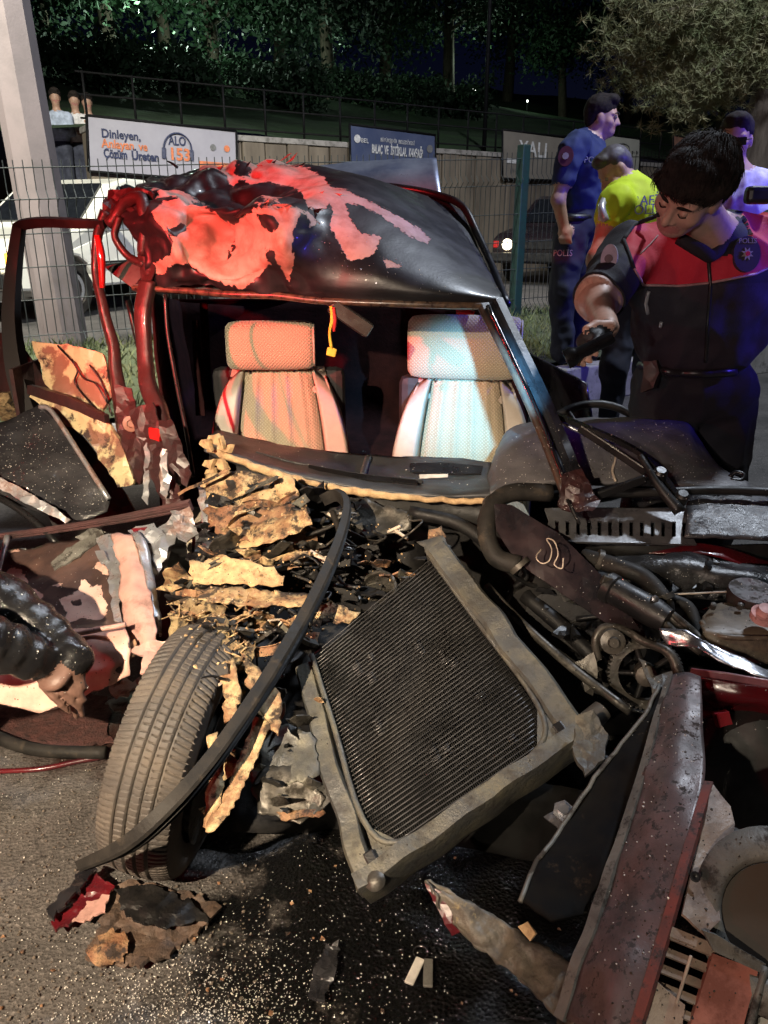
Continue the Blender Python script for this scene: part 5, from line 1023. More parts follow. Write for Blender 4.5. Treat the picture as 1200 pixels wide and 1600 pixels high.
# --- front wheel torn from its arch
wc = Vector((-.425, 1.37, .258)); wax = Vector((.94, -.16, -.20)).normalized()
wh = thing_part('front_wheel')
def tyre(c, ax, Rr, Wd):
    Mx = axes(ax, (0, 0, 1)); nP_ = 120; per = 14; nA = nP_ * per; gr_ = (-.46, -.12, .20, .52); pr = []      # (across, drop, rib) over the tread
    sp = sorted([-1, 1] + [g + e for g in gr_ for e in (-.05, -.042, .042, .05)] + list(np.linspace(-.97, .97, 26)))
    prof = []
    for a in (np.linspace(0, 1, 9)): prof.append((-Wd*.5 - .05*Wd*math.sin(a*math.pi), .178 + (Rr - .02 - .178)*a, -1))
    for x in sp: prof.append((x * Wd * .5, Rr - .016*abs(x)**3.2 - (.009 if any(abs(x - g) < .043 for g in gr_) else 0), sum(x > g for g in gr_) if not any(abs(x - g) < .051 for g in gr_) else -1))
    for a in (np.linspace(1, 0, 9)): prof.append((Wd*.5 + .05*Wd*math.sin(a*math.pi), .178 + (Rr - .02 - .178)*a, -1))
    X = np.array([p[0] for p in prof]); RR = np.array([p[1] for p in prof]); RB_ = np.array([p[2] for p in prof]); th = np.arange(nA) * 2*np.pi/nA
    sk = np.array([.9, .35, -.3, .35, -.9, 0])[RB_.astype(int)]; off = np.array([0, .5, .2, .7, .1, 0])[RB_.astype(int)]
    ph = th[:, None]*nP_/(2*np.pi) + (X/Wd*2)[None]*sk[None]*1.6 + off[None]; fr = np.abs(ph - np.round(ph))
    wid = np.array([.16, .10, .10, .10, .16, 0])[RB_.astype(int)]
    rr = np.broadcast_to(RR[None], ph.shape) - np.where((RB_[None] >= 0) & (fr < wid[None]), .0055, 0)
    P = np.stack([rr*np.cos(th)[:, None], rr*np.sin(th)[:, None], np.broadcast_to(X[None], rr.shape)], 2).reshape(-1, 3)
    V = np.array(c) + P @ np.array(Mx).T; nP = len(prof)
    i, j = np.meshgrid(np.arange(nA), np.arange(nP-1), indexing='ij'); a = (i*nP + j).ravel(); b = (((i+1) % nA)*nP + j).ravel()
    return np_mesh(V, np.stack([a, b, b + 1, a + 1], 1))
ty = obj('tyre', tyre(wc, wax, .262, .142), MT['tyre'], wh, False)
lathe('rim', [(.178, -.08), (.165, -.075), (.16, -.03), (.06, -.02), (.05, .02), (.15, .03), (.165, .08), (.178, .085)], wc, wax, MT['greasy'], wh, 36)
tube('stub_axle', [wc, wc + wax * .25, wc + wax * .5 + Vector((0, .05, .02))], .03, MT['greasy'], wh, 2, 10, world=True)

# --- mangled tan metal, mud and plastics between the dashboard and the wheel
def poly_rand(px, py, r, Y, k, sq=.7):
    rr = random.Random(k); n = rr.randint(4, 7); a0 = rr.uniform(0, 6)
    return [(px + r * rr.uniform(.5, 1.25) * math.cos(a0 + 6.283 * i / n), py + sq * r * rr.uniform(.5, 1.25) * math.sin(a0 + 6.283 * i / n), Y + rr.uniform(-.05, .05)) for i in range(n)]
big = [
 ('tan', [(322, 740, 1.98), (360, 735, 1.96), (420, 740, 1.94), (455, 770, 1.9), (450, 800, 1.86), (390, 790, 1.88), (340, 800, 1.9), (318, 790, 1.94)]),
 ('foam', [(430, 745, 1.92), (455, 742, 1.92), (470, 775, 1.88), (455, 785, 1.88), (432, 775, 1.9)]),
 ('rust', [(320, 800, 1.88), (380, 790, 1.86), (460, 790, 1.82), (470, 830, 1.76), (400, 850, 1.74), (340, 840, 1.8)]),
 ('tan', [(350, 830, 1.80), (430, 810, 1.78), (480, 800, 1.76), (490, 822, 1.72), (420, 850, 1.70), (370, 862, 1.72)]),
 ('foam', [(296, 880, 1.66), (350, 872, 1.66), (420, 884, 1.62), (445, 900, 1.6), (440, 918, 1.58), (380, 915, 1.58), (300, 912, 1.6)]),
 ('tan', [(300, 922, 1.60), (360, 918, 1.58), (440, 925, 1.56), (490, 930, 1.54), (480, 950, 1.5), (400, 948, 1.5), (310, 940, 1.54)]),
 ('mud', [(262, 960, 1.56), (300, 935, 1.56), (350, 945, 1.53), (360, 985, 1.47), (350, 1030, 1.42), (300, 1045, 1.42), (262, 1010, 1.5)]),
 ('mud', [(285, 1010, 1.48), (350, 1000, 1.44), (400, 1010, 1.42), (390, 1045, 1.38), (340, 1060, 1.36), (290, 1052, 1.40)]),
 ('tan', [(340, 1040, 1.36), (365, 1030, 1.36), (378, 1080, 1.30), (370, 1120, 1.26), (350, 1130, 1.25), (352, 1085, 1.3)]),
 ('tan', [(378, 1020, 1.38), (405, 1040, 1.36), (440, 1090, 1.3), (436, 1150, 1.22), (412, 1120, 1.26), (386, 1070, 1.32)]),
 ('rad_frame', [(400, 1150, 1.28), (450, 1130, 1.3), (490, 1150, 1.28), (500, 1210, 1.22), (450, 1230, 1.2), (405, 1210, 1.22)]),
 ('greasy', [(390, 1200, 1.24), (470, 1195, 1.24), (510, 1250, 1.18), (470, 1290, 1.14), (400, 1270, 1.16)]),
 ('tan', [(330, 1150, 1.24), (345, 1145, 1.24), (352, 1200, 1.18), (345, 1260, 1.12), (330, 1290, 1.1), (318, 1296, 1.1), (328, 1230, 1.16)]),
 ('tan', [(400, 1120, 1.28), (425, 1130, 1.26), (395, 1200, 1.18), (365, 1260, 1.12), (335, 1300, 1.08), (320, 1300, 1.08), (360, 1220, 1.16)]),
 ('rust', [(430, 1270, 1.16), (500, 1265, 1.16), (505, 1276, 1.15), (440, 1282, 1.15)]),
 ('tan', [(480, 950, 1.56), (520, 940, 1.58), (560, 960, 1.56), (545, 975, 1.54), (500, 975, 1.53)]),
 ('rust', [(475, 985, 1.52), (500, 988, 1.5), (498, 1010, 1.48), (474, 1005, 1.5)]),
 ('greasy', [(500, 800, 1.9), (570, 780, 1.92), (640, 800, 1.88), (640, 830, 1.84), (560, 830, 1.84)]),
 ('rad_frame', [(650, 845, 1.72), (690, 838, 1.72), (705, 860, 1.68), (680, 872, 1.68)]),
 ('rust', [(666, 830, 1.78), (690, 822, 1.78), (700, 850, 1.74), (672, 848, 1.75)]),
 ('bare', [(320, 850, 1.76), (345, 850, 1.76), (350, 872, 1.74), (328, 880, 1.72)]),
 ('silver', [(308, 760, 1.96), (322, 762, 1.95), (332, 830, 1.86), (318, 832, 1.86)]),
]
for k, (m_, q) in enumerate(big): plate('torn_sheet_metal', [(x, y, Y - .035) for x, y, Y in q], MT[m_], car, .0025, 7, 7, .022, 9, True, seed=k + 100)
for k in range(130):
    z_ = random.random()
    if z_ < .33: px, py = random.uniform(315, 500), random.uniform(745, 900); Y = 1.95 - (py - 745) * .0019; m_ = random.choice(['tan', 'rust', 'tan', 'greasy', 'engine', 'engine', 'rad_frame', 'black_plastic'])
    elif z_ < .66: px, py = random.uniform(262, 420), random.uniform(900, 1050); Y = 1.66 - (py - 900) * .0018; m_ = random.choice(['mud', 'tan', 'tan', 'rubber_clean', 'engine', 'greasy', 'rust'])
    elif z_ < .85: px, py = random.uniform(470, 690), random.uniform(790, 960); Y = 1.86 - (py - 790) * .0016; m_ = random.choice(['engine', 'greasy', 'engine', 'rust', 'rad_frame', 'rubber_clean'])
    else: px, py = random.uniform(330, 500), random.uniform(1060, 1280); Y = 1.38 - (py - 1060) * .0011; m_ = random.choice(['tan', 'greasy', 'rad_frame', 'mud', 'engine'])
    plate('scrap_fragment', poly_rand(px, py, random.uniform(8, 34), Y - random.uniform(0, .03), k, random.choice([.25, .4, .7, 1.0])), MT[m_], car, random.uniform(.001, .005), 6, 5, .010, 22, seed=k)
for k in range(75):
    px, py = random.uniform(290, 680), random.uniform(800, 1040); Y = 1.90 - (py - 745) * .0019
    if px < 420: py += 40; Y -= .05
    if poly_sd(np.array([[px, py]]), [(692, 852), (462, 1040), (556, 1402), (925, 1150)])[0] > -45: continue
    P = [(px, py, Y)]
    for _ in range(4): P.append((P[-1][0] + random.uniform(-26, 30), P[-1][1] + random.uniform(-18, 22), P[-1][2] + random.uniform(-.03, .03)))
    tube('loose_wire', P, random.uniform(.002, .006), MT[random.choice(['rubber_clean', 'engine', 'rubber', 'greasy', 'wirewhite'])], car, 4, 5)
for k in range(40):                                  # frayed mud and straw clinging to the arch
    px, py = random.uniform(265, 390), random.uniform(940, 1045); Y = 1.60 - (py - 900) * .0018
    P = [(px, py, Y), (px + random.uniform(-10, 10), py + random.uniform(-8, 8), Y - .02), (px + random.uniform(-22, 22), py + random.uniform(-18, 18), Y - .02)]
    tube('frayed_fibre', P, [.003, .001], MT[random.choice(['foam', 'mud', 'tan'])], car, 3, 4)
lathe('cable_coil', [(.05, 0), (.052, .012), (.048, .016), (.044, .012), (.044, 0)], W(592, 925, 1.66), (-.4, -.6, .7), MT['greasy'], car, 22)
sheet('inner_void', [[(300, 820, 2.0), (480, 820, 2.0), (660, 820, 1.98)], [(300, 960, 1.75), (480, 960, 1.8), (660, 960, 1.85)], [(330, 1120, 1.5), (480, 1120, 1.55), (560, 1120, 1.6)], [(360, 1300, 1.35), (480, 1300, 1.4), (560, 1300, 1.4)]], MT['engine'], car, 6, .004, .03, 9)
# long rubber window channel hanging down over the wheel
GRV = [(-1, -.5), (-.75, .3), (-.55, .5), (-.4, .1), (-.15, .1), (0, .55), (.15, .1), (.4, .1), (.55, .5), (.75, .3), (1, -.5)]
tube('hanging_rubber_channel', [(505, 780, 1.80), (528, 772, 1.78), (542, 790, 1.74), (536, 830, 1.66), (514, 890, 1.55), (480, 960, 1.43), (440, 1030, 1.32), (392, 1106, 1.21), (334, 1188, 1.10), (270, 1262, 1.02), (205, 1318, 1.0), (132, 1352, 1.03)], [.015, .017, .018, .020, .022, .023, .023, .023, .023, .023, .023, .018], MT['rubber'], car, 10, prof=GRV, roll=R(280), smooth=False)
tube('hanging_rubber_channel', [(520, 800, 1.76), (532, 850, 1.66), (502, 930, 1.50), (458, 1015, 1.36), (404, 1100, 1.24), (349, 1178, 1.14), (289, 1252, 1.055)], .008, MT['rubber'], car, 8, 6)

# bent flanges, brackets and bars jammed into the heap
for k in range(44):
    rr = random.Random(300 + k); px, py = (rr.uniform(310, 470), rr.uniform(750, 900)) if k % 2 else (rr.uniform(280, 480), rr.uniform(880, 1060))
    Y = 1.93 - (py - 745) * .0019; a = rr.uniform(-.7, .5); L_ = rr.uniform(30, 90); P = [(px - L_/2*math.cos(a), py - L_/2*math.sin(a), Y), (px + rr.uniform(-6, 6), py + rr.uniform(-10, 10), Y - .03), (px + L_/2*math.cos(a), py + L_/2*math.sin(a), Y - rr.uniform(-.02, .05))]
    tube('bent_flange', P, rr.uniform(.005, .011), MT[rr.choice(['tan', 'rust', 'greasy', 'engine', 'black_plastic', 'rad_frame', 'tan'])], car, 4, prof=rr.choice([RECT(1, .22), RECT(1, .3), [(-1, -.2), (1, -.2), (1, .8), (.8, .8), (.8, 0), (-1, 0)]]), roll=rr.uniform(0, 3), smooth=False, amp=.006, sc=20, seed=k)
for k in range(26):                                  # wiring looms, clips and hoses in the dark bay
    rr = random.Random(600 + k); px, py = rr.uniform(700, 1150), rr.uniform(900, 1120); Y = 1.72 - (py - 880) * .0014
    P = [(px, py, Y)]
    for _ in range(5): P.append((P[-1][0] + rr.uniform(-40, 50), P[-1][1] + rr.uniform(-22, 26), P[-1][2] + rr.uniform(-.03, .03)))
    if (poly_sd(np.array([q[:2] for q in P]), [(692, 852), (462, 1040), (556, 1402), (940, 1150)]) > -25).any(): continue
    tube('loose_wire', P, rr.uniform(.002, .006), MT[rr.choice(['rubber_clean', 'rubber', 'engine', 'greasy'])], car, 5, 6)
for k in range(30):
    rr = random.Random(700 + k); px, py = rr.uniform(830, 1190), rr.uniform(880, 1150); Y = 1.66 - (py - 880) * .0013
    if poly_sd(np.array([[px, py]]), [(692, 852), (462, 1040), (556, 1402), (940, 1150)])[0] > -40: continue
    plate('broken_plastic', poly_rand(px, py, rr.uniform(8, 26), Y, 900 + k, rr.choice([.3, .6, 1])), MT[rr.choice(['engine', 'greasy', 'black_plastic', 'rubber_clean', 'rad_frame'])], car, rr.uniform(.003, .01), 7, 3, .006, 14, seed=k)
for (a, b, c_) in [((770, 790), (1.76), (.4, -.6, .6)), ((812, 884), (1.62), (.6, -.4, -.6)), ((1035, 935), (1.50), (.3, -.5, -.7)), ((935, 876), (1.63), (.9, -.2, -.3))]:
    lathe('hose_clamp', [(.0215, -.006), (.027, -.006), (.027, .006), (.0215, .006)], W(a[0], a[1], b), c_, MT['greasy'], car, 20)
# ------------------------------------------------------------------ people: one continuous surface each, grown from a blended distance field
class Fig:
    def __init__(s, res): s.res = res; s.pr = []; s.mats = []
    def mi(s, m):
        if m not in s.mats: s.mats.append(m)
        return s.mats.index(m)
    def cone(s, a, b, ra, rb, m, k=.02, flat=None): s.pr.append(('c', np.array(a, float), np.array(b, float), ra, rb, s.mi(m), k, flat)); return s
    def ell(s, c, r, m, k=.02, Rm=None, sub=False): s.pr.append(('s' if sub else 'e', np.array(c, float), np.array(r, float), np.array(Rm if Rm is not None else Matrix.Identity(3), float), None, s.mi(m), k, None)); return s
    def chain(s, pts, rad, m, k=.02, flat=None):
        for i in range(len(pts)-1): s.cone(pts[i], pts[i+1], rad[i], rad[i+1], m, k, flat)
        return s
    def bbox(s, p, g):
        if p[0] == 'c': r = max(p[3], p[4]) * (1.3 if p[7] is not None else 1) + g; return np.minimum(p[1], p[2]) - r, np.maximum(p[1], p[2]) + r
        r = p[2].max() + g; return p[1] - r, p[1] + r
    def surf(s):
        g = .05; bb = [s.bbox(p, g) for p in s.pr if p[0] != 's']
        lo = np.min([b[0] for b in bb], 0); hi = np.max([b[1] for b in bb], 0); n = np.ceil((hi - lo) / s.res).astype(int) + 1
        f = np.full(n, .06, np.float32); lab = np.zeros(n, np.int8); best = np.full(n, 1e3, np.float32)
        for p in s.pr:
            a, b = s.bbox(p, g); i0 = np.maximum(np.floor((a - lo) / s.res).astype(int), 0); i1 = np.minimum(np.ceil((b - lo) / s.res).astype(int) + 1, n)
            sl = tuple(slice(x, y) for x, y in zip(i0, i1))
            ax = [(lo[d] + np.arange(i0[d], i1[d]) * s.res).astype(np.float32) for d in range(3)]
            X, Y, Z = np.meshgrid(*ax, indexing='ij')
            if p[0] == 'c':
                A, B = p[1], p[2]; e = B - A; L2 = max(e @ e, 1e-9); wx, wy, wz = X - A[0], Y - A[1], Z - A[2]
                t = np.clip((wx*e[0] + wy*e[1] + wz*e[2]) / L2, 0, 1); dx, dy, dz = wx - t*e[0], wy - t*e[1], wz - t*e[2]
                if p[7] is not None:
                    fl, fac = np.array(p[7][0], float), p[7][1]; fl = fl / np.linalg.norm(fl); q = dx*fl[0] + dy*fl[1] + dz*fl[2]; dx = dx + fl[0]*q*(fac-1); dy = dy + fl[1]*q*(fac-1); dz = dz + fl[2]*q*(fac-1)
                d = np.sqrt(dx*dx + dy*dy + dz*dz) - (p[3] + (p[4] - p[3]) * t)
            else:
                Rm = p[3]; wx, wy, wz = X - p[1][0], Y - p[1][1], Z - p[1][2]
                q = [wx*Rm[0, i] + wy*Rm[1, i] + wz*Rm[2, i] for i in range(3)]
                k0 = np.sqrt(sum((q[i]/p[2][i])**2 for i in range(3))); k1 = np.sqrt(sum((q[i]/p[2][i]**2)**2 for i in range(3))) + 1e-9; d = k0 * (k0 - 1) / k1
            k = p[6]; F = f[sl]
            if p[0] == 's':
                d = -d; h = np.clip(.5 - .5*(d - F)/-k*-1, 0, 1); h = np.clip(.5 + .5*(d - F)/k, 0, 1); f[sl] = F*(1-h) + d*h + k*h*(1-h); continue
            h = np.clip(.5 + .5*(F - d)/k, 0, 1); f[sl] = F*(1-h) + d*h - k*h*(1-h)
            up = d < best[sl]; lab[sl] = np.where(up, p[5], lab[sl]); best[sl] = np.where(up, d, best[sl])
        # naive surface nets
        sg = f < 0; nx, ny, nz_ = n - 1
        cs = [sg[i:nx+i, j:ny+j, k:nz_+k] for i in (0, 1) for j in (0, 1) for k in (0, 1)]
        act = np.zeros((nx, ny, nz_), bool); al = cs[0].copy(); an = cs[0].copy()
        for c in cs[1:]: al &= c; an |= c
        act = an & ~al; idx = np.full(act.shape, -1, np.int64); I = np.argwhere(act); idx[tuple(I.T)] = np.arange(len(I))
        acc = np.zeros((len(I), 3)); cnt = np.zeros(len(I))
        cor = [(i, j, k) for i in (0, 1) for j in (0, 1) for k in (0, 1)]; val = {c: f[I[:, 0]+c[0], I[:, 1]+c[1], I[:, 2]+c[2]] for c in cor}
        for c in cor:
            for d in range(3):
                if c[d]: continue
                e = list(c); e[d] = 1; e = tuple(e); va, vb = val[c], val[e]; m = (va < 0) != (vb < 0); t = np.where(m, va / (va - vb + 1e-12), 0)
                p = np.tile(np.array(c, float), (len(I), 1)); p[:, d] = t; acc[m] += p[m]; cnt[m] += 1
        V = lo + (I + acc / cnt[:, None]) * s.res; Lb = lab[I[:, 0], I[:, 1], I[:, 2]]
        quads = []
        for d in range(3):
            u, v = (d+1) % 3, (d+2) % 3; s0 = [slice(None)]*3; s1 = [slice(None)]*3; s0[d] = slice(0, -1); s1[d] = slice(1, None)
            E = np.argwhere(sg[tuple(s0)] != sg[tuple(s1)])
            E = E[(E[:, u] > 0) & (E[:, v] > 0) & (E[:, u] < n[u]-1) & (E[:, v] < n[v]-1)]
            def at(du, dv): q = E.copy(); q[:, u] -= du; q[:, v] -= dv; return idx[tuple(q.T)]
            Q = np.stack([at(1, 1), at(0, 1), at(0, 0), at(1, 0)], 1); fl = ~sg[tuple(E.T)]; Q[fl] = Q[fl][:, ::-1]; quads.append(Q)
        Q = np.concatenate(quads); Q = Q[(Q >= 0).all(1)]
        return V, Q, Lb
    def build(s, name, parent, relab=None, fold=0, fsc=14, foldmats=None, smooth_it=1):
        V, Q, Lb = s.surf()
        for _ in range(smooth_it):                    # one light Laplacian pass
            A = np.zeros_like(V); C = np.zeros(len(V))
            for i in range(4):
                for j in ((i+1) % 4, (i+3) % 4): np.add.at(A, Q[:, i], V[Q[:, j]]); np.add.at(C, Q[:, i], 1)
            V = V * .5 + .5 * A / np.maximum(C, 1)[:, None]
        if fold:
            fn = np.cross(V[Q[:, 2]] - V[Q[:, 0]], V[Q[:, 3]] - V[Q[:, 1]]); N = np.zeros_like(V)
            for i in range(4): np.add.at(N, Q[:, i], fn)
            N /= np.linalg.norm(N, axis=1, keepdims=True) + 1e-12
            ok = np.isin(Lb, [s.mats.index(m) for m in foldmats if m in s.mats])
            d = np.array([(1 - abs(nz((v[0]*1.0, v[1], v[2]*.6), fsc, 2)) * 2.2 + .5 * nz(v, fsc*2.2, 4)) if o else 0 for v, o in zip(V, ok)]); V = V + N * (d * fold)[:, None]
        fl = Lb[Q[:, 0]]
        if relab: fl = relab(V[Q].mean(1), fl, s)
        me = np_mesh(V, Q, name)
        me.polygons.foreach_set('material_index', np.asarray(fl, np.int32)); o = obj(name, me, s.mats, parent, True); return o
def hbasis(fwd, up):
    f = Vector(fwd).normalized(); u = Vector(up); u = (u - f * u.dot(f)).normalized(); return Matrix((f.cross(u), f, u)).transposed()
def add_head(fg, c, B, skin, sc=1.0, k=.018):
    T = lambda x, y, z: Vector(c) + B @ Vector((x*sc, y*sc, z*sc)); e = lambda p, r, m, kk=k, **kw: fg.ell(T(*p), tuple(q*sc for q in r), m, kk, B, **kw)
    e((0, -.012, .045), (.074, .094, .082), skin); e((0, .02, -.02), (.064, .072, .085), skin, .03); e((0, .045, -.078), (.040, .042, .034), skin, .03)
    e((0, .070, .028), (.058, .022, .014), skin, .012)
    fg.cone(T(0, .086, .018), T(0, .108, -.026), .008*sc, .0125*sc, skin, .010)
    for x in (-1, 1):
        e((x*.014, .094, -.03), (.010, .010, .008), skin, .006); e((x*.045, .055, -.022), (.022, .022, .022), skin, .02); e((x*.076, -.006, .0), (.010, .024, .034), skin, .008)
        e((x*.031, .094, .006), (.017, .012, .011), skin, .010, sub=True)
    e((0, .083, -.052), (.024, .010, .006), P_LIP, .004); e((0, .082, -.063), (.020, .010, .006), P_LIP, .004)
def add_face_bits(o, c, B, sc=1.0, brow=True):
    T = lambda x, y, z: Vector(c) + B @ Vector((x*sc, y*sc, z*sc))
    for x in (-1, 1):
        lathe('eye', [(.0115*sc*math.sin(a), -.0115*sc*math.cos(a)) for a in np.linspace(.05, 3.09, 9)], T(x*.031, .079, .006), B @ Vector((0, 1, 0)), P_EYE, o, 12)
        if brow: tube('eyebrow', [T(x*.014, .092, .024), T(x*.03, .093, .031), T(x*.05, .080, .026)], [.0045*sc, .0055*sc, .003*sc], P_HAIR, o, 4, 6, world=True)
def add_hair(o, c, B, res, mat, sc=1.0, strands=0, full=1.0, seed=0, fringe=False):
    T = lambda x, y, z: Vector(c) + B @ Vector((x*sc, y*sc, z*sc)); fg = Fig(res)
    fg.ell(T(0, -.020, .060), (.082*sc*full, .095*sc*full, .084*sc*full), mat, .01, B); fg.ell(T(0, -.060, .015), (.072*sc, .052*sc, .075*sc), mat, .03, B)
    fg.ell(T(0, .045, .105), (.060*sc, .045*sc, .035*sc), mat, .02, B)
    if fringe: fg.ell(T(.015, .075, .082), (.055*sc, .028*sc, .026*sc), mat, .02, B)
    fg.ell(T(0, .118, .0), (.075*sc, .06*sc, .07*sc), mat, .012, B, sub=True)
    h = fg.build('hair', o, None, .003 * sc, 26, [mat], 0)
    if strands:
        r = random.Random(seed); mb = MB(); vv = h.data.vertices
        for _ in range(strands):
            v = vv[r.randrange(len(vv))]; n_ = v.normal; cm = B @ (Vector((-.30, .75, -.45)) + Vector((r.gauss(0, .12), r.gauss(0, .12), r.gauss(0, .12)))); cm = (cm - n_ * cm.dot(n_)).normalized(); L_ = r.uniform(.018, .045) * sc
            mb.tube([v.co - n_*.003, v.co + cm*L_*.5 + n_*.006*sc, v.co + cm*L_ + n_*r.uniform(.0, .004)], [.0012, .0010, .0003], 3, None, 2)
        mb.build('hair_strands', mat, h)
    return h
def hand(fg, wrist, knuck, side, palm_n, skin, curl=.6, r=.0085, thumb=True, length=.085, hs=1.0, glove=None, thumb_dir=None):
    w, kx = Vector(wrist), Vector(knuck); d = (kx - w).normalized(); n = Vector(palm_n).normalized(); sd = d.cross(n).normalized() * side
    gm = glove or skin
    fg.cone(w, kx, .026*hs, .034*hs, gm, .010, (n, 1.9))
    for i, (o_, l) in enumerate(((-.03, .88), (-.010, 1.0), (.011, .95), (.031, .74))):
        b = kx + sd * o_ * hs - d * .004; L_ = length * l; c0 = d; P = [b]; ang = 0
        for seg, fr in enumerate((.45, .30, .25)):
            ang += curl * (.5, 1.0, .8)[seg]; P.append(P[-1] + (d * math.cos(ang) + n * math.sin(ang)) * L_ * fr)
        fg.cone(P[0], P[1], r*1.05, r, gm if glove else skin, .004); fg.cone(P[1], P[2], r, r*.92, skin, .004); fg.cone(P[2], P[3], r*.92, r*.75, skin, .004)
    if thumb:
        b = w.lerp(kx, .35) - sd * .026; td = Vector(thumb_dir).normalized() if thumb_dir is not None else (d * .7 - sd * .6 + n * .35).normalized()
        fg.chain([b, b + td * .035, b + (td + d * .4).normalized() * .065], [.013, .0105, .008], skin, .008)

def SK(n, c): return M(n, c, .5, col2=tuple(x * .82 for x in c), ns=30, bump=.0006, bs=160, rvar=.08)
P_SKIN = SK('skin', (.55, .34, .25)); P_SKIN2 = SK('skin_tan', (.46, .28, .20)); P_DIM = SK('shaded_skin', (.15, .085, .065)); P_LIP = SK('lips', (.45, .20, .17)); P_EYE = M('eye', (.35, .32, .3), .15, col2=(.05, .03, .02), ns=60)  # P_DIM is darker skin: the shade on the reaching hands is in its colour
P_HAIR = M('dark_hair', (.012, .009, .008), .8, spec=.2, col2=(.035, .026, .022), ns=60, bump=.002, bs=120)
C_BLACK = M('black_uniform_cloth', (.010, .010, .014), .85, col2=(.016, .015, .02), ns=9, bump=.0012, bs=240)
C_TROU = M('black_trouser_cloth', (.008, .008, .014), .9, col2=(.012, .012, .018), ns=9, bump=.001, bs=240)
C_VESTLO = M('charcoal_vest_cloth', (.022, .017, .026), .8, col2=(.016, .013, .02), ns=8, bump=.001, bs=240)
C_RED = M('red_yoke_cloth', (.60, .025, .05), .75, col2=(.5, .02, .045), ns=7, bump=.0012, bs=200)
C_BLUE = M('navy_polo_cloth', (.022, .036, .11), .85, col2=(.018, .03, .09), ns=7, bump=.001, bs=220)
C_NAVY = M('navy_trouser_cloth', (.014, .017, .034), .85, col2=(.02, .024, .045), ns=8, bump=.001, bs=220)
C_HIVIS = M('hi_vis_yellow_cloth', (.62, .80, .02), .8, col2=(.52, .7, .02), ns=8, bump=.001, bs=200)
C_WHITE = M('white_shirt_cloth', (.72, .7, .7), .85, bump=.001, bs=200); C_PALE = M('pale_blue_shirt_cloth', (.45, .52, .66), .85); C_JEAN = M('dark_jeans', (.04, .045, .07), .9)
C_PUFF = M('black_puffer_nylon', (.008, .008, .009), .22, col2=(.016, .016, .017), ns=20, bump=.003, bs=40)
C_GLV = M('dark_knit_glove', (.05, .032, .026), .8, bump=.001, bs=200)
C_SHOE = M('black_shoe', (.012, .012, .012), .4)
SILV = M('reflective_silver', (.6, .6, .62), .35, metal=.4)

def legs(fg, hip, feet, knees, m, shoe, k=.03, r=(.085, .06, .048)):
    for h, kn, f in zip(hip, knees, feet):
        an = Vector((f[0], f[1], f[2] + .09)); fg.chain([h, kn, an], [r[0], r[1], r[2]], m, k)
        fg.cone(an - Vector((0, 0, .03)), Vector((f[0], f[1], f[2])) + Vector((f[3], f[4], .035)), .042, .036, shoe, .02)

# --- officer leaning over the car with a torch
hp = Vector((.90, 2.30, .95))
per = thing('person', 'policeman in red and black vest leaning in and aiming a torch', 'person', (.92, 2.32, 0))
fg = Fig(.0045)
HB = hbasis((-.70, -.45, -.56), (-.05, -.70, .71)); hcn = W(1080, 300, 1.98)
add_head(fg, hcn, HB, P_SKIN, .87)
nb = W(1128, 388, 2.16); fg.cone(hcn + HB @ Vector((0, -.03, -.05)), nb, .048, .056, P_SKIN, .03)
shL, shR = W(985, 396, 2.22), W(1222, 372, 2.24)
chest = W(1098, 445, 2.20); waist = W(1092, 545, 2.27)
fg.ell(chest, (.185, .118, .17), C_BLACK, .05); fg.ell(W(1095, 505, 2.24), (.188, .125, .165), C_BLACK, .04); fg.ell(W(1090, 600, 2.30), (.168, .118, .11), C_TROU, .02)
fg.cone(shL + Vector((.03, 0, -.02)), shR - Vector((.03, 0, .02)), .082, .082, C_BLACK, .06); fg.cone(nb + Vector((-.03, .02, .01)), nb + Vector((.0, .03, -.05)), .075, .11, C_BLACK, .04)
elb = W(934, 470, 1.93); wr = W(948, 512, 1.66)
fg.chain([shL, shL.lerp(elb, .90)], [.074, .052], C_BLACK, .03); fg.chain([shL.lerp(elb, .5), elb, wr], [.038, .036, .025], P_SKIN, .03)
elR = Vector((shR.x + .14, 2.42, 1.0)); wrR = Vector((shR.x + .34, 2.42, .80)); fg.chain([shR, shR.lerp(elR, .65)], [.078, .066], C_BLACK, .03); fg.chain([shR.lerp(elR, .5), elR, wrR], [.05, .046, .032], P_SKIN, .02)
hand(fg, wrR, wrR + Vector((-.02, -.04, -.07)), 1, (-1, 0, 0), P_SKIN, .5)
ta, tb = W(958, 526, 1.54), W(884, 562, 1.55)          # torch axis
tax = (tb - ta).normalized(); kn_ = W(922, 541, 1.6)
C_GLOVE = M('black_glove', (.02, .02, .022), .6, bump=.001, bs=150)
hand(fg, wr, W(922, 533, 1.605), -1, (-.1, -.72, -.68), P_SKIN, 1.0, .0080, True, .072, .85, glove=C_GLOVE, thumb_dir=(-.92, -.35, .05))
hipz = W(1090, 590, 2.30); gx = hipz.x
legs(fg, [Vector((gx - .085, 2.31, hipz.z - .04)), Vector((gx + .09, 2.33, hipz.z - .04))], [(gx - .10, 2.32, 0, -.03, -.14), (gx + .13, 2.42, 0, .02, -.14)], [(gx - .11, 2.25, .48), (gx + .12, 2.30, .48)], C_TROU, C_SHOE, .03, (.098, .074, .062))
redp = [[(975, 375), (990, 352), (1030, 335), (1075, 330), (1105, 380), (1108, 442), (1060, 447), (1005, 445), (990, 420)], [(1108, 442), (1112, 400), (1125, 380), (1150, 350), (1165, 325), (1185, 330), (1230, 336), (1230, 405), (1180, 428), (1140, 436)]]
lowp = [(1000, 450), (1230, 440), (1230, 590), (1010, 575), (985, 520)]
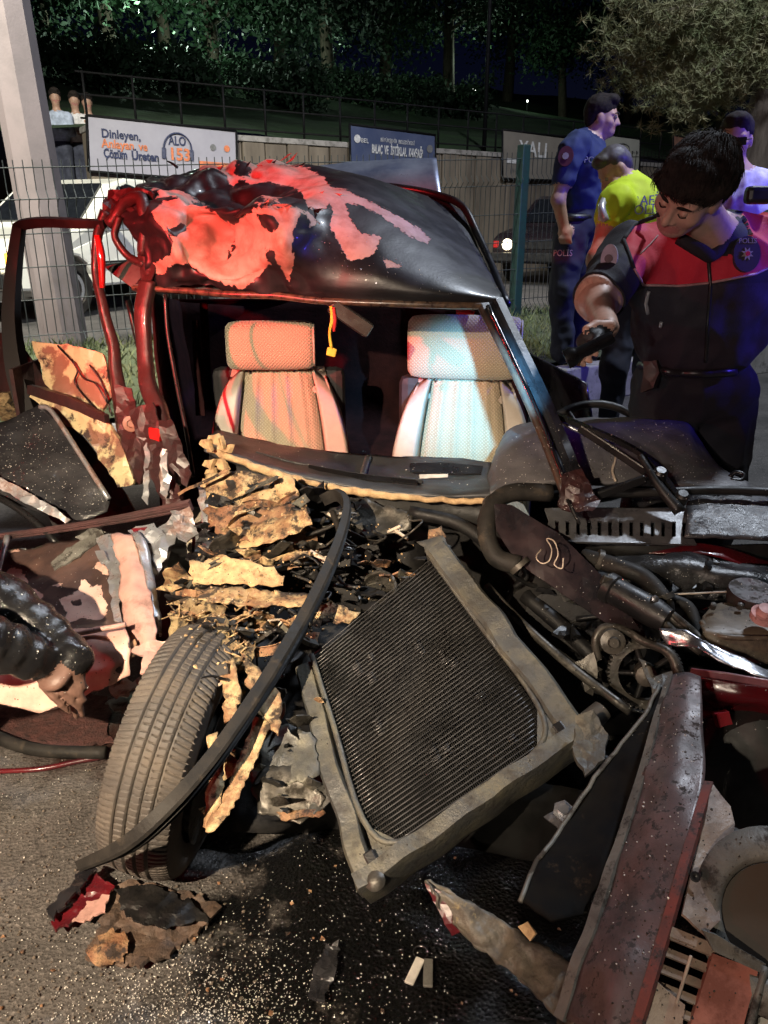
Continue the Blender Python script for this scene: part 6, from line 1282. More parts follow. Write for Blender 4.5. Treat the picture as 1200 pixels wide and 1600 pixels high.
def relab(Cn, fl, s):
    p = PX(Cn); fl = fl.copy(); shirt = fl == s.mi(C_BLACK); front = Cn[:, 1] < 2.26
    ax_ = np.array(elb - shL); t_ = (Cn - np.array(shL)) @ ax_ / (ax_ @ ax_); dd = np.linalg.norm(Cn - np.array(shL) - t_[:, None]*ax_, axis=1)
    fl[(fl == s.mi(P_SKIN)) & (t_ < .95) & (t_ > .2) & (dd < .12)] = s.mi(C_BLACK); fl[(fl == s.mi(C_BLACK)) & (t_ >= .95) & (t_ < 1.3) & (dd < .09)] = s.mi(P_SKIN)
    for q in redp: fl[shirt & front & (poly_sd(p, q) > 0)] = s.mi(C_RED)
    fl[(fl == s.mi(P_SKIN)) & (poly_sd(p, [(1040, 392), (1110, 400), (1140, 372), (1165, 330), (1240, 300), (1240, 450), (1000, 450)]) > 0)] = s.mi(C_BLACK)
    fl[shirt & (poly_sd(p, lowp) > 0) & (Cn[:, 1] < 2.3)] = s.mi(C_VESTLO); return fl
fg.mi(C_RED); fg.mi(C_VESTLO)
bo = fg.build('body', per, relab, .011, 10, [C_BLACK, C_TROU])
BV = BVHTree.FromPolygons([v.co for v in bo.data.vertices], [tuple(p.vertices) for p in bo.data.polygons])
def on(px, py, off=.003):
    h, n, *_ = BV.ray_cast(cam.location, ray(px, py)); return (h + n * off) if h else W(px, py, 2.15)
def surfline(name, pts, r, mat):
    P = dens([(x, y, 0) for x, y in pts] + [(x, y, 0) for x, y in pts[::-1]], 5, 0, 0); P = P[:len(P)//2 + 1]
    return tube(name, [on(x, y, r*.3) for x, y, _ in P], r, mat, per, 1, 6, world=True)
T1 = lambda x, y, z: hcn + HB @ Vector((x*.87, y*.87, z*.87))
for x in (-1, 1):
    lathe('eyelid', [(.0105*math.sin(a), -.0105*math.cos(a)) for a in np.linspace(.05, 3.09, 9)], T1(x*.031, .0765, .004), HB @ Vector((0, 1, 0)), P_SKIN, per, 14)
    tube('eyelash', [T1(x*.019, .087, .001), T1(x*.031, .0905, -.003), T1(x*.043, .084, .0)], .0016, P_HAIR, per, 4, 5, world=True)
    tube('eyebrow', [T1(x*.014, .092, .024), T1(x*.03, .093, .030), T1(x*.05, .080, .025)], [.003, .0042, .002], P_HAIR, per, 4, 6, world=True)
add_hair(per, hcn, HB, .004, P_HAIR, .885, 7000, 1.0, 3, True)
ce = shL.lerp(elb, .95); Me = axes(elb - shL); HP = []
for a in np.linspace(0, 6.2832, 26):                  # hem follows the sleeve surface
    d = Me @ Vector((math.cos(a), math.sin(a), 0)); h, n, *_ = BV.ray_cast(ce + d * .16, -d); HP.append(h + d * .002 if h and (h - ce).length < .11 else ce + d * .07)
tube('sleeve_hem', HP, .004, C_BLACK, per, 1, 6, world=True)
def patch(name, px, py, Y, r, mat, parent, nrm=(-.2, -1, .3), asp=1.25):
    c = Y if isinstance(Y, Vector) else W(px, py, Y); Mx = axes(nrm, (0, 0, 1)); V = []
    for k in range(24): a = 6.2832*k/24; V.append(c + Mx @ Vector((r*asp*math.cos(a), r*math.sin(a), .004)))
    return obj(name, mesh(V + [v - Vector(nrm).normalized()*.012 for v in V], [tuple(range(24))] + [(k, k+24, (k+1) % 24 + 24, (k+1) % 24) for k in range(24)]), mat, parent), c, Mx
BADGE = M('badge_dark', (.05, .045, .06), .5)
e_, c, Mx = patch('chest_badge', 1164, 398, on(1164, 398, .004), .036, BADGE, per, (.1, -1, .25))
V = [c + Mx @ Vector((0, 0, .006))] + [c + Mx @ Vector(((.017 if k % 2 else .009)*math.cos(6.2832*k/16), (.017 if k % 2 else .009)*math.sin(6.2832*k/16), .006)) for k in range(16)]
obj('badge_star', mesh(V, [(0, 1+k, 1+(k+1) % 16) for k in range(16)]), SILV, e_, False, .001)
lathe('badge_centre', [(.006, 0), (.006, .002), (0, .002)], c + Mx @ Vector((0, 0, .007)), Mx.col[2], C_RED, e_, 12)
text('badge_lettering', 'POLİS', .018, c + Mx @ Vector((.026, 0, .006)), -Vector(Mx.col[1]), Mx.col[0], SILV, e_, .0006, 'CENTER')
e_, c, Mx = patch('sleeve_patch', 950, 408, on(952, 408, .006), .020, M('patch_grey', (.35, .33, .42), .6), per, (-.55, -1, .1), 1.7)
lathe('patch_emblem', [(.010, 0), (.010, .002), (0, .002)], c + Mx @ Vector((0, 0, .006)), Mx.col[2], BADGE, e_, 14)
surfline('vest_zip', [(1106, 402), (1110, 445), (1106, 500), (1102, 565)], .005, M('zip', (.02, .02, .02), .4))
PIP0 = M('pale_piping', (.4, .2, .2), .6)
tube('collar', [(1060, 372, 2.07), (1095, 392, 2.06), (1112, 400, 2.07), (1130, 380, 2.09), (1152, 345, 2.14)], [.016, .018, .016, .018, .014], C_BLACK, per, 5, 7)
surfline('white_seam', [(1000, 397), (1016, 381), (1028, 368)], .0022, PIP0)
PIP = M('pink_piping', (.5, .3, .3), .5)
surfline('silver_piping', [(990, 420), (1005, 445), (1060, 447), (1108, 442)], .0035, PIP); surfline('silver_piping', [(1108, 442), (1140, 436), (1180, 428), (1215, 412)], .0035, PIP)
surfline('black_seam', [(975, 375), (990, 420)], .005, C_BLACK); surfline('black_seam', [(975, 375), (990, 352), (1030, 335)], .006, C_BLACK)
surfline('belt', [(1002, 572), (1050, 580), (1100, 582), (1146, 579)], .013, M('leather_belt', (.02, .018, .02), .35))
plate('holster', [(1010, 566, 2.21), (1030, 562, 2.19), (1036, 580, 2.18), (1026, 606, 2.18), (1008, 612, 2.2)], M('brown_holster', (.022, .016, .014), .5, col2=(.010, .009, .009)), per, .03, 8, 2, .006)
for q in ([(1014, 455), (1010, 475), (1013, 490)], [(1034, 503), (1032, 511)]): surfline('zip_pull', q, .005, SILV)
box('shoulder_radio', W(1185, 305, 2.2), (.07, .04, .045), MT['black_plastic'], per, None, .012)
tor = thing('torch', 'black hand torch pointed into the car by the leaning policeman', 'torch', ta)
BL_ = (tb - ta).length
lathe('torch_body', [(.011, 0), (.013, .006), (.013, BL_*.7), (.016, BL_*.78), (.020, BL_*.84), (.020, BL_), (.017, BL_), (.015, BL_ - .008)], ta, tax, M('black_anodised', (.015, .015, .017), .3, metal=.5), tor, 20)
lathe('torch_lens', [(.015, 0), (.010, .002), (0, .002)], tb - tax * .006, tax, M('torch_glow', (.8, .95, 1), .2, emit=(.75, .93, 1), es=8), tor, 16)
tgt = W(726, 622, 2.58)
lamp('torch_light', 'SPOT', tb + tax * .012, 190, (.20, .62, 1), .008, tgt, 32, 1.0)

TXS = M('faded_letter_print', (.3, .3, .36), .7)
# --- policeman standing on the verge in a navy polo
Yp = 5.87; g0 = W(885, 566, Yp); q = lambda x, y, dy=0: W(x, y, Yp + dy)
per = thing('person', 'policeman in navy polo standing in profile behind the wreck', 'person', g0)
fg = Fig(.011); HB = hbasis((.93, -.34, -.05), (.03, 0, 1)); hc2 = q(941, 186)
add_head(fg, hc2, HB, P_SKIN, 1.06); fg.cone(hc2 + Vector((-.03, 0, -.06)), q(922, 232), .062, .07, P_SKIN, .03)
fg.ell(q(912, 262), (.15, .19, .20), C_BLUE, .06); fg.ell(q(908, 310), (.135, .16, .17), C_BLUE, .06); fg.cone(q(908, 225, .17), q(902, 228, -.17), .085, .085, C_BLUE, .06)
fg.ell(q(905, 345), (.135, .165, .11), C_NAVY, .05)
sh, el, w_ = q(893, 238, -.19), q(872, 312, -.24), q(880, 350, -.22); fg.chain([sh, sh.lerp(el, .55)], [.085, .072], C_BLUE, .03); fg.chain([sh.lerp(el, .45), el, w_], [.052, .048, .038], P_SKIN2, .02); fg.ell(q(883, 364, -.22), (.05, .045, .05), P_SKIN2, .02)
for i in range(4): fg.cone(q(875 + i*5, 372, -.25), q(877 + i*5, 380, -.24), .014, .012, P_SKIN2, .006)
sh, el, w_ = q(930, 245, .17), q(942, 310, .2), q(955, 330, .02); fg.chain([sh, sh.lerp(el, .5)], [.08, .07], C_BLUE, .03); fg.chain([sh.lerp(el, .4), el, w_], [.05, .045, .036], P_SKIN2, .02); fg.ell(w_, (.045, .04, .05), P_SKIN2, .02)
gz = g0.z; legs(fg, [q(893, 362, -.08), q(912, 362, .09)], [(g0.x - .06, Yp - .08, gz, .12, -.05), (g0.x + .10, Yp + .12, gz, .12, -.05)], [tuple(q(880, 455, -.1)), tuple(q(912, 455, .08))], C_NAVY, C_SHOE, .05, (.118, .09, .078))
fg.build('body', per, None, .014, 9, [C_NAVY, C_BLUE]); add_hair(per, hc2, HB, .009, P_HAIR, 1.10, 0, 1.0); add_face_bits(per, hc2, HB, 1.12)
tube('belt', [q(872, 337, -.05), q(890, 340, -.17), q(918, 340, -.14), q(932, 338, 0)], .028, MT['rubber_clean'], per, 5, 8, world=True)
e_, c, Mx = patch('sleeve_badge', 884, 244, Yp - .285, .05, M('badge_maroon', (.12, .03, .05), .5), per, (-.4, -1, .15), 1.25); lathe('badge_star', [(.022, 0), (.022, .003), (0, .003)], c + Mx @ Vector((0, 0, .006)), Mx.col[2], SILV, e_, 8)
text('chest_lettering', 'POLİS', .055, q(912, 254, -.225), (1, .18, 0), (0, 0, 1), TXS, per, .002, fit=.15); text('trouser_lettering', 'POLİS', .06, q(864, 400, -.235), (1, 0, 0), (0, 0, 1), TXS, per, .002, fit=.13)
# --- traffic officer in hi-vis bending away
Yp = 5.0; q = lambda x, y, dy=0: W(x, y, Yp + dy)
g0 = q(978, 590); g0.z = 0
per = thing('person', 'bending officer in bright yellow hi vis vest behind the policemen', 'person', (g0.x, g0.y, 0))
fg = Fig(.011); HB = hbasis((-.75, -.2, -.62), (-.55, 0, .8)); hc3 = q(962, 268)
add_head(fg, hc3, HB, P_SKIN2, 1.05); fg.cone(hc3 + Vector((.05, 0, -.03)), q(982, 302), .06, .07, P_SKIN2, .03)
fg.ell(q(982, 325), (.17, .17, .19), C_HIVIS, .06); fg.ell(q(1000, 360), (.16, .16, .18), C_HIVIS, .06); fg.cone(q(965, 315, -.17), q(995, 305, .17), .09, .09, C_HIVIS, .05); fg.ell(q(1010, 395), (.16, .17, .14), C_NAVY, .06)
sh, el, w_ = q(958, 322, -.17), q(944, 360, -.2), q(932, 392, -.25); fg.chain([sh, sh.lerp(el, .5)], [.085, .075], C_HIVIS, .03); fg.chain([sh.lerp(el, .4), el, w_], [.055, .048, .038], P_SKIN2, .02); fg.ell(w_ + Vector((-.02, 0, -.05)), (.04, .045, .06), P_SKIN2, .02)
fg.chain([q(990, 312, .17), q(985, 370, .2), q(970, 410, .1)], [.085, .055, .04], C_HIVIS, .03)
gx = q(1005, 400).x; legs(fg, [Vector((gx - .08, Yp, .92)), Vector((gx + .09, Yp + .1, .92))], [(gx - .12, Yp - .05, 0, -.12, -.03), (gx + .16, Yp + .12, 0, -.12, -.03)], [(gx - .13, Yp - .08, .48), (gx + .12, Yp + .05, .48)], C_NAVY, C_SHOE, .05, (.11, .08, .06))
fg.build('body', per, None, .013, 9, [C_HIVIS, C_NAVY]); add_hair(per, hc3, HB, .009, M('greying_hair', (.06, .05, .045), .6, col2=(.1, .09, .08)), 1.02, 0, .98); add_face_bits(per, hc3, HB, 1.05, False)
tube('reflective_stripe', [q(952, 300, -.10), q(940, 322, -.26), q(946, 345, -.30)], .022, SILV, per, 4, 6, world=True)
tube('reflective_stripe', [q(985, 310, -.15), q(1010, 318, -.14), q(1024, 318, -.05)], .02, SILV, per, 4, 6, world=True)
text('back_lettering', 'TRAFİK', .075, q(976, 322, -.195), (1, .1, .05), (0, 0, 1), TXG, per, .002); text('back_lettering', 'POLİSİ', .075, q(980, 336, -.205), (1, .1, .05), (0, 0, 1), TXG, per, .002)
box('white_pouch', q(944, 338, -.24), (.07, .03, .05), C_WHITE, per, None, .01)
# --- man with sunglasses
Yp = 4.4; q = lambda x, y, dy=0: W(x, y, Yp + dy); c0 = q(1150, 300)
per = thing('person', 'man in sunglasses and white shirt behind the leaning policeman', 'person', (c0.x, Yp, 0)); fg = Fig(.010)
HB = hbasis((-.45, -.9, -.1), (0, 0, 1)); hc4 = q(1148, 222); add_head(fg, hc4, HB, P_SKIN2, 1.0); fg.cone(hc4 - Vector((0, -.02, .06)), q(1152, 268), .055, .065, P_SKIN2, .03)
zc = q(1152, 300); fg.ell(zc - Vector((-.02, 0, .08)), (.18, .12, .19), C_WHITE, .06); fg.ell(zc - Vector((-.02, 0, .32)), (.16, .115, .2), C_WHITE, .06); fg.cone(zc + Vector((-.14, 0, .02)), zc + Vector((.18, 0, .02)), .075, .075, C_WHITE, .05); fg.ell((zc.x + .02, Yp, .93), (.165, .12, .13), C_JEAN, .05)
for sx in (-1, 1):
    s0 = zc + Vector((.02 + sx*.19, 0, .0)); e0 = s0 + Vector((sx*.05, .03, -.28)); w0 = e0 + Vector((-sx*.02, -.12, -.22)); fg.chain([s0, s0.lerp(e0, .6)], [.075, .06], C_WHITE, .03); fg.chain([s0.lerp(e0, .5), e0, w0], [.045, .042, .032], P_SKIN2, .02); fg.ell(w0 - Vector((0, .02, .06)), (.03, .04, .07), P_SKIN2, .02)
legs(fg, [(zc.x - .07, Yp, .9), (zc.x + .11, Yp, .9)], [(zc.x - .08, Yp, 0, -.02, -.13), (zc.x + .14, Yp + .05, 0, .02, -.13)], [(zc.x - .08, Yp - .02, .48), (zc.x + .13, Yp, .48)], C_JEAN, C_SHOE, .05, (.10, .075, .058))
fg.build('body', per, None, .011, 10, [C_WHITE, C_JEAN]); add_hair(per, hc4, HB, .008, P_HAIR, 1.0)
T4 = lambda x, y, z: hc4 + HB @ Vector((x, y, z)); gl = obj('sunglasses', mesh(*box_geo(T4(0, .1, .012), (.014, .006, .006), HB)), MT['black_plastic'], per)
for x in (-1, 1):
    obj('dark_lens', mesh(*box_geo(T4(x*.034, .098, .004), (.056, .006, .038), HB)), MT['carglass'], gl, False, 0, .012); tube('temple_arm', [T4(x*.062, .095, .012), T4(x*.08, .0, .012)], .003, MT['black_plastic'], gl, 1, 5, world=True)
# --- three bystanders by the far banner
for k, (px, py, sh_, cm, lab) in enumerate([(86, 145, 9.9, C_PALE, 'bystander in pale blue shirt, left of the three by the white banner'), (116, 150, 9.9, C_WHITE, 'bystander in white top and dark skirt, middle of the three'), (136, 153, 9.9, C_PALE, 'bystander half hidden behind the corner of the white banner')]):
    hd = S(px, py + 8, sh_); x, y = hd.x, hd.y; zf = 1.6
    hgt = hd.z - zf; sc = hgt / 1.62
    per = thing('person', lab, 'person', (x, y, zf), 'bystanders on the wall'); fg = Fig(.02); HB = hbasis((.35, -.94, -.1), (0, 0, 1)); add_head(fg, hd, HB, P_SKIN2, 1.0); Z = lambda f: zf + f * hgt
    fg.cone(hd, (x, y, Z(.86)), .05, .06, P_SKIN2, .03); fg.ell((x, y, Z(.72)), (.18, .12, .26*sc), cm, .06); fg.cone((x - .15, y, Z(.84)), (x + .15, y, Z(.84)), .07, .07, cm, .05); fg.ell((x, y, Z(.55)), (.16, .12, .12), C_JEAN, .05)
    for sx in (-1, 1): fg.chain([(x + sx*.18, y, Z(.83)), (x + sx*.22, y - .05, Z(.68)), (x + sx*.08, y - .2, Z(.70))], [.06, .045, .035], P_SKIN2 if k else cm, .03); fg.chain([(x + sx*.08, y, Z(.54)), (x + sx*.08, y, Z(.28)), (x + sx*.09, y, zf + .05)], [.09, .07, .05], C_JEAN, .04)
    fg.build('body', per); add_hair(per, hd, HB, .011, P_HAIR, 1.06)
# --- person in a puffer jacket reaching in from the left
per = thing('person', 'person in shiny black puffer jacket reaching in at the left edge', 'person', (-1.3, 1.1, 0)); fg = Fig(.004)
w1, w2 = W(60, 1030, 1.30), W(116, 1028, 1.34); e1, e2 = W(-70, 985, 1.22), W(10, 945, 1.40)
s1_, s2_ = Vector((-1.18, 1.0, .72)), Vector((-1.12, 1.40, .74))
for (s0, e0, w0, kx) in ((s1_, e1, w1, W(86, 1058, 1.30)), (s2_, e2, w2, W(110, 1066, 1.33))):
    for a, b, n in ((s0, e0, 4), (e0, w0, 4)):
        dv = (Vector(b) - Vector(a)); fg.cone(a, b, .052, .047 if a is s0 else .036, C_PUFF, .02)
        for i in range(n):
            pm = Vector(a).lerp(Vector(b), (i + .5)/n); r0 = .055 if a is s0 else .050 - .003*i; fg.ell(pm, (r0, r0, dv.length/n*.60), C_PUFF, .014, axes(dv))
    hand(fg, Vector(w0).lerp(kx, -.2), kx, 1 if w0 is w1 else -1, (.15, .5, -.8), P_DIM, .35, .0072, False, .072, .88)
for i in range(5): fg.ell((-1.44 + .03*i, 1.2, .36 + i*.085), (.20, .19, .075), C_PUFF, .02)
fg.cone(s1_, s2_, .09, .09, C_PUFF, .05)
HB = hbasis((.85, .35, -.4), (.4, .15, .9)); hc5 = Vector((-1.30, 1.2, .95)); add_head(fg, hc5, HB, P_SKIN); fg.cone(hc5, (-1.36, 1.2, .80), .055, .065, P_SKIN, .03)
for y_ in (.98, 1.22): fg.chain([(-1.34, y_ + .08, .45), (-1.12, y_ + .06, .46), (-1.32, y_ + .08, .1)], [.10, .075, .05], C_JEAN, .04); fg.cone((-1.34, y_ + .08, .05), (-1.18, y_ + .08, .04), .042, .036, C_SHOE, .02)
fg.build('body', per, None, .004, 18, [C_PUFF]); add_hair(per, hc5, HB, .008, P_HAIR); add_face_bits(per, hc5, HB)
# ------------------------------------------------------------------ torn-off things and litter round the car
td = thing('torn_door', 'torn car door with peeling brown and pink paint at lower left', 'car door', W(100, 1090, 1.45))
prim_d = [[(0, 905), (20, 885), (38, 892), (45, 915), (70, 930), (72, 938), (48, 940), (30, 915), (20, 920)], [(92, 936), (122, 920), (126, 905), (136, 906), (142, 916), (160, 912), (162, 935), (170, 945), (160, 965), (150, 968), (125, 965), (98, 978), (104, 955)], [(78, 917), (96, 911), (100, 916), (82, 920)], [(148, 880), (165, 872), (170, 900), (150, 890)], [(-10, 985), (60, 985), (120, 982), (190, 975), (200, 980), (203, 1060), (60, 1115), (-10, 1095)], [(10, 862), (45, 855), (45, 859), (12, 866)]]
cut_d = [[(110, 938), (125, 936), (128, 942), (114, 946)], [(182, 1040), (190, 1042), (188, 1050), (180, 1048)]]
sheet('door_skin', [[(-30, 868, 1.98), (60, 852, 1.96), (130, 845, 1.94), (178, 838, 1.92)], [(-30, 915, 1.84), (60, 905, 1.80), (130, 898, 1.78), (182, 892, 1.77)], [(-30, 975, 1.66), (60, 970, 1.62), (130, 965, 1.60), (186, 960, 1.59)], [(-30, 1020, 1.52), (60, 1010, 1.50), (140, 1000, 1.48), (198, 990, 1.48)], [(-30, 1060, 1.46), (60, 1062, 1.44), (140, 1045, 1.43), (202, 1028, 1.44)], [(-30, 1090, 1.44), (60, 1112, 1.42), (140, 1084, 1.42), (202, 1056, 1.43)]], PEEL_DOOR, td, (10, 12), .006, .010, 9, True, .004, (prim_d, cut_d))
tube('door_crease', [(-30, 1012, 1.53), (60, 1000, 1.51), (120, 990, 1.495), (196, 976, 1.49)], .006, MT['primer'], td, 5, 6)
plate('door_edge', [(150, 842, 1.92), (178, 836, 1.92), (190, 890, 1.76), (186, 930, 1.66), (190, 975, 1.54), (176, 970, 1.55), (172, 900, 1.74)], MT['silver'], td, .004, 8, 4, .012, 18)
plate('cracked_handle_patch', [(62, 952, 1.64), (80, 945, 1.65), (86, 958, 1.62), (68, 965, 1.61)], MT['bare'], td, .006, 6, 3, .008)
for k, q in enumerate([[(80, 880, 1.86), (120, 850, 1.9), (160, 828, 1.94), (168, 842, 1.92), (125, 870, 1.86), (88, 892, 1.83)], [(120, 840, 1.92), (150, 826, 1.95), (166, 834, 1.94), (150, 858, 1.9)], [(150, 864, 1.84), (164, 860, 1.84), (170, 876, 1.8), (158, 884, 1.79)]]): plate('rag_of_metal', q, MT[('nose_edge', 'nose_edge', 'silver')[k]], td, .006, 8, 4, .012, seed=k)
tube('window_seal', [(-20, 842, 2.02), (60, 832, 2.0), (140, 820, 1.98), (220, 806, 1.96), (298, 790, 1.92)], [.010, .011, .012, .014, .016], M('wine_seal', (.10, .05, .05), .4, col2=(.05, .03, .03)), td, 6, prof=GRV, roll=R(90), smooth=False)
tube('window_frame_stub', [(12, 838, 2.0), (4, 870, 1.94), (-4, 910, 1.84)], .009, MT['silver'], td, 4, 7)
rw = thing('torn_wing', 'torn pink primed wing strip standing between door and tyre', 'car wing', W(230, 1060, 1.45))
sheet('outer_strip', [[(172, 838, 1.84), (190, 832, 1.83), (206, 834, 1.82)], [(186, 880, 1.74), (204, 878, 1.73), (222, 880, 1.73)], [(186, 930, 1.64), (212, 928, 1.61), (234, 926, 1.62)], [(196, 980, 1.55), (222, 978, 1.52), (242, 972, 1.54)], [(206, 1020, 1.48), (230, 1016, 1.46), (246, 1006, 1.48)]], MT['primer'], rw, (8, 6), .006, .012, 14, True, .006)
sheet('inner_strip', [[(206, 832, 1.82), (216, 830, 1.82), (222, 836, 1.82)], [(222, 880, 1.725), (236, 884, 1.73), (240, 890, 1.74)], [(234, 930, 1.615), (246, 940, 1.62), (246, 950, 1.63)], [(242, 990, 1.53), (250, 990, 1.53), (250, 995, 1.54)]], MT['silver'], rw, (8, 5), .004, .010, 14)
plate('curled_foot', [(205, 1020, 1.46), (232, 1004, 1.45), (262, 1000, 1.46), (258, 1040, 1.40), (236, 1055, 1.38), (222, 1055, 1.39), (226, 1030, 1.42)], MT['primer'], rw, .006, 8, 5, .016, 16)
plate('rusty_hem', [(196, 1015, 1.47), (212, 1000, 1.49), (215, 1020, 1.46), (204, 1032, 1.45)], MT['rust'], rw, .008, 6, 3, .012)
for k, q in enumerate([[(200, 830, 1.85), (240, 820, 1.86), (262, 835, 1.84), (240, 850, 1.82), (218, 848, 1.82)], [(232, 838, 1.83), (275, 800, 1.9), (292, 808, 1.88), (270, 850, 1.82), (245, 895, 1.75)], [(268, 802, 1.9), (300, 796, 1.9), (310, 835, 1.84), (290, 850, 1.82), (276, 835, 1.84)]]):
    plate('bare_tear', q, MT['silver'], rw, .004, 8, 6, .018, 16, seed=k + 3)
plate('red_smear', [(205, 826, 1.845), (235, 824, 1.845), (240, 840, 1.83), (215, 846, 1.82)], MT['redpaint'], rw, .003, 8, 4, .008)
bs_ = thing('bent_bonnet', 'crumpled wet black bonnet sheet lying against the open door', 'car bonnet', W(60, 800, 2.1))
plate('bonnet_skin', [(-40, 690, 2.3), (0, 664, 2.32), (62, 634, 2.34), (78, 640, 2.33), (120, 700, 2.24), (172, 778, 2.12), (168, 800, 2.08), (130, 815, 2.05), (60, 800, 2.08), (-40, 770, 2.15)], MT['glassy'], bs_, .006, 12, 2, .022, 7, True)
tube('bonnet_fold', [(62, 636, 2.335), (80, 642, 2.32), (120, 702, 2.225), (170, 780, 2.105)], .008, MT['silver'], bs_, 5, 6)
plate('bonnet_lip', [(-20, 735, 2.12), (30, 760, 2.09), (80, 790, 2.05), (112, 812, 2.02), (104, 816, 2.02), (50, 792, 2.05), (-20, 752, 2.11)], MT['silver'], bs_, .006, 9, 3, .010)
tube('bonnet_rod', [(-20, 770, 2.1), (20, 790, 2.06), (60, 820, 2.02), (90, 850, 1.98)], .010, MT['rubber_clean'], bs_, 4, 7)
for k, (q, m_, lab) in enumerate([([(0, 615, 2.55), (30, 612, 2.55), (38, 650, 2.5), (0, 660, 2.5)], 'mud', 'pale dirty lump behind the black bonnet sheet')]):
    tag(plate('rubble_lump', q, MT[m_], None, .08, 9, 5, .03, seed=k), lab, 'rubble')
# things on the road
def gplate(name, label, cat, pts, z, mat, thick=.004, amp=.006, **kw):
    P = [(x, y, G(x, y, z).y) for x, y in pts]; return tag(plate(name, P, mat, None, thick, 5, 9, amp, 14, **kw), label, cat)
gplate('floor_mat', 'dirty brown torn rubber mat under the front wheel', 'car mat', [(136, 1500), (160, 1440), (180, 1385), (215, 1380), (300, 1400), (345, 1420), (300, 1470), (255, 1500), (190, 1512)], .012, M('dirty_mat', (.10, .065, .045), .7, col2=(.05, .035, .028), ns=20, bump=.006, bs=40, dirt=(.2, .15, .07), ds=9, dl=.6, dh=.7), .008, .035)
gplate('undertray_scrap', 'torn dark plastic undertray scrap lying beside the brown mat', 'plastic scrap', [(180, 1390), (235, 1385), (300, 1410), (330, 1440), (250, 1450), (200, 1430)], .03, MT['engine'], .004, .03)
gplate('undertray_scrap', 'curled brown scrap at the left corner of the mat', 'plastic scrap', [(135, 1490), (175, 1450), (205, 1470), (190, 1505), (150, 1512)], .03, MT['rust'], .003, .03)
gplate('lamp_shard', 'dark red broken tail lamp shard by the tyre', 'lamp shard', [(78, 1432), (130, 1368), (150, 1362), (182, 1392), (160, 1410), (120, 1440), (88, 1456)], .03, MT['redpaint'], .006, .018)
gplate('metal_shard', 'pale pink triangular metal shard beside the red lamp shard', 'metal shard', [(112, 1442), (140, 1408), (172, 1400), (160, 1425), (130, 1444)], .035, MT['primer'], .004, .008)
gplate('trim_strip', 'short dark trim strip on the road below the channel end', 'trim', [(72, 1425), (112, 1385), (142, 1352), (150, 1360), (118, 1400), (82, 1436)], .05, MT['black_paint'], .006, .006)
gplate('glass_mat', 'dark red patch of spilt soil and glass behind the tyre', 'spill', [(-30, 1120), (60, 1095), (130, 1080), (168, 1090), (172, 1160), (110, 1178), (40, 1172), (-30, 1150)], .006, M('spilt_soil', (.09, .035, .03), .7, col2=(.04, .018, .016), ns=40, bump=.01, bs=80), .004, .004)
gplate('metal_shard', 'flat grey metal shard beneath the torn wing', 'metal shard', [(165, 1100), (205, 1080), (215, 1095), (200, 1120), (178, 1112)], .03, MT['nose_edge'], .004, .008)
gplate('metal_shard', 'orange red crumpled shard between torn wing and tyre', 'metal shard', [(170, 1075), (215, 1058), (225, 1075), (195, 1092), (172, 1088)], .06, MT['primer'], .006, .02)
tag(tube('rubber_hose', [G(-20, 1145, .02), G(30, 1165, .02), G(80, 1174, .02), (G(165, 1176, .025))], .017, MT['rubber'], None, 6, 10, world=True), 'dark rubber hose on the road left of the tyre', 'hose')
tag(tube('thin_cable', [G(-20, 1206, .008), G(60, 1202, .008), G(120, 1190, .008), G(165, 1182, .008)], .007, MT['redpaint'], None, 5, 6, world=True), 'thin dark red cable on the road below the hose', 'cable')
tagk = thing('key_tag', 'pair of pale plastic tags on a ring on the oily road', 'key tags', G(655, 1515, .01))
for px, py, a, m_ in ((648, 1517, 25, MT['white']), (669, 1520, 4, MT['nose_edge'])):
    p = G(px, py, .012); box('plastic_tag', p, (.018, .058, .005), m_, tagk, Matrix.Rotation(R(-a), 3, 'Z'), .003)
p = G(657, 1488, .012); tube('ring', [p + Vector((.014*math.cos(a), .014*math.sin(a), 0)) for a in np.linspace(0, 6.28, 16)], .0016, MT['chrome'], tagk, 1, 5, world=True)
tag(plate('cloth_scrap', [(488, 1530, G(488, 1530, .02).y), (510, 1480, G(510, 1480, .02).y), (530, 1470, G(530, 1470, .02).y), (522, 1530, G(522, 1530, .02).y), (505, 1568, G(505, 1568, .02).y), (480, 1560, G(480, 1560, .02).y)], MT['glassy'], None, .006, 7, 5, .02, 30), 'wet crinkled foil scrap glinting in the oil', 'foil scrap')
# broken glass, wet glints and grit
def litter(name, label, cat, n, area, r0, r1, mat, seed):
    rg = random.Random(seed); V, F = [], []
    for _ in range(n):
        px, py = area(rg); c = G(px, py, .004); r_ = rg.uniform(r0, r1) * rg.uniform(.5, 1); k = len(V); m_ = rg.randint(3, 5); a0 = rg.uniform(0, 6); tl = (rg.gauss(0, .35), rg.gauss(0, .35))
        top = []
        for i in range(m_):
            a = a0 + 6.283 * i / m_; rr = r_ * rg.uniform(.6, 1.2); x, y = rr*math.cos(a), rr*math.sin(a); h = r_ * .5
            V.append((c.x + x, c.y + y, c.z + r_*.1)); top.append((c.x + x*.8, c.y + y*.8, c.z + h + x*tl[0] + y*tl[1]))
        V += top; F.append(tuple(k + m_ + i for i in range(m_)))
        for i in range(m_): F.append((k+i, k+(i+1) % m_, k+m_+(i+1) % m_, k+m_+i))
    return tag(obj(name, mesh(V, F), mat), label, cat, kind='stuff')
GLASSB = M('glass_bits', (.5, .5, .48), .08, col2=(.7, .68, .62), coat=.6, rvar=.05)
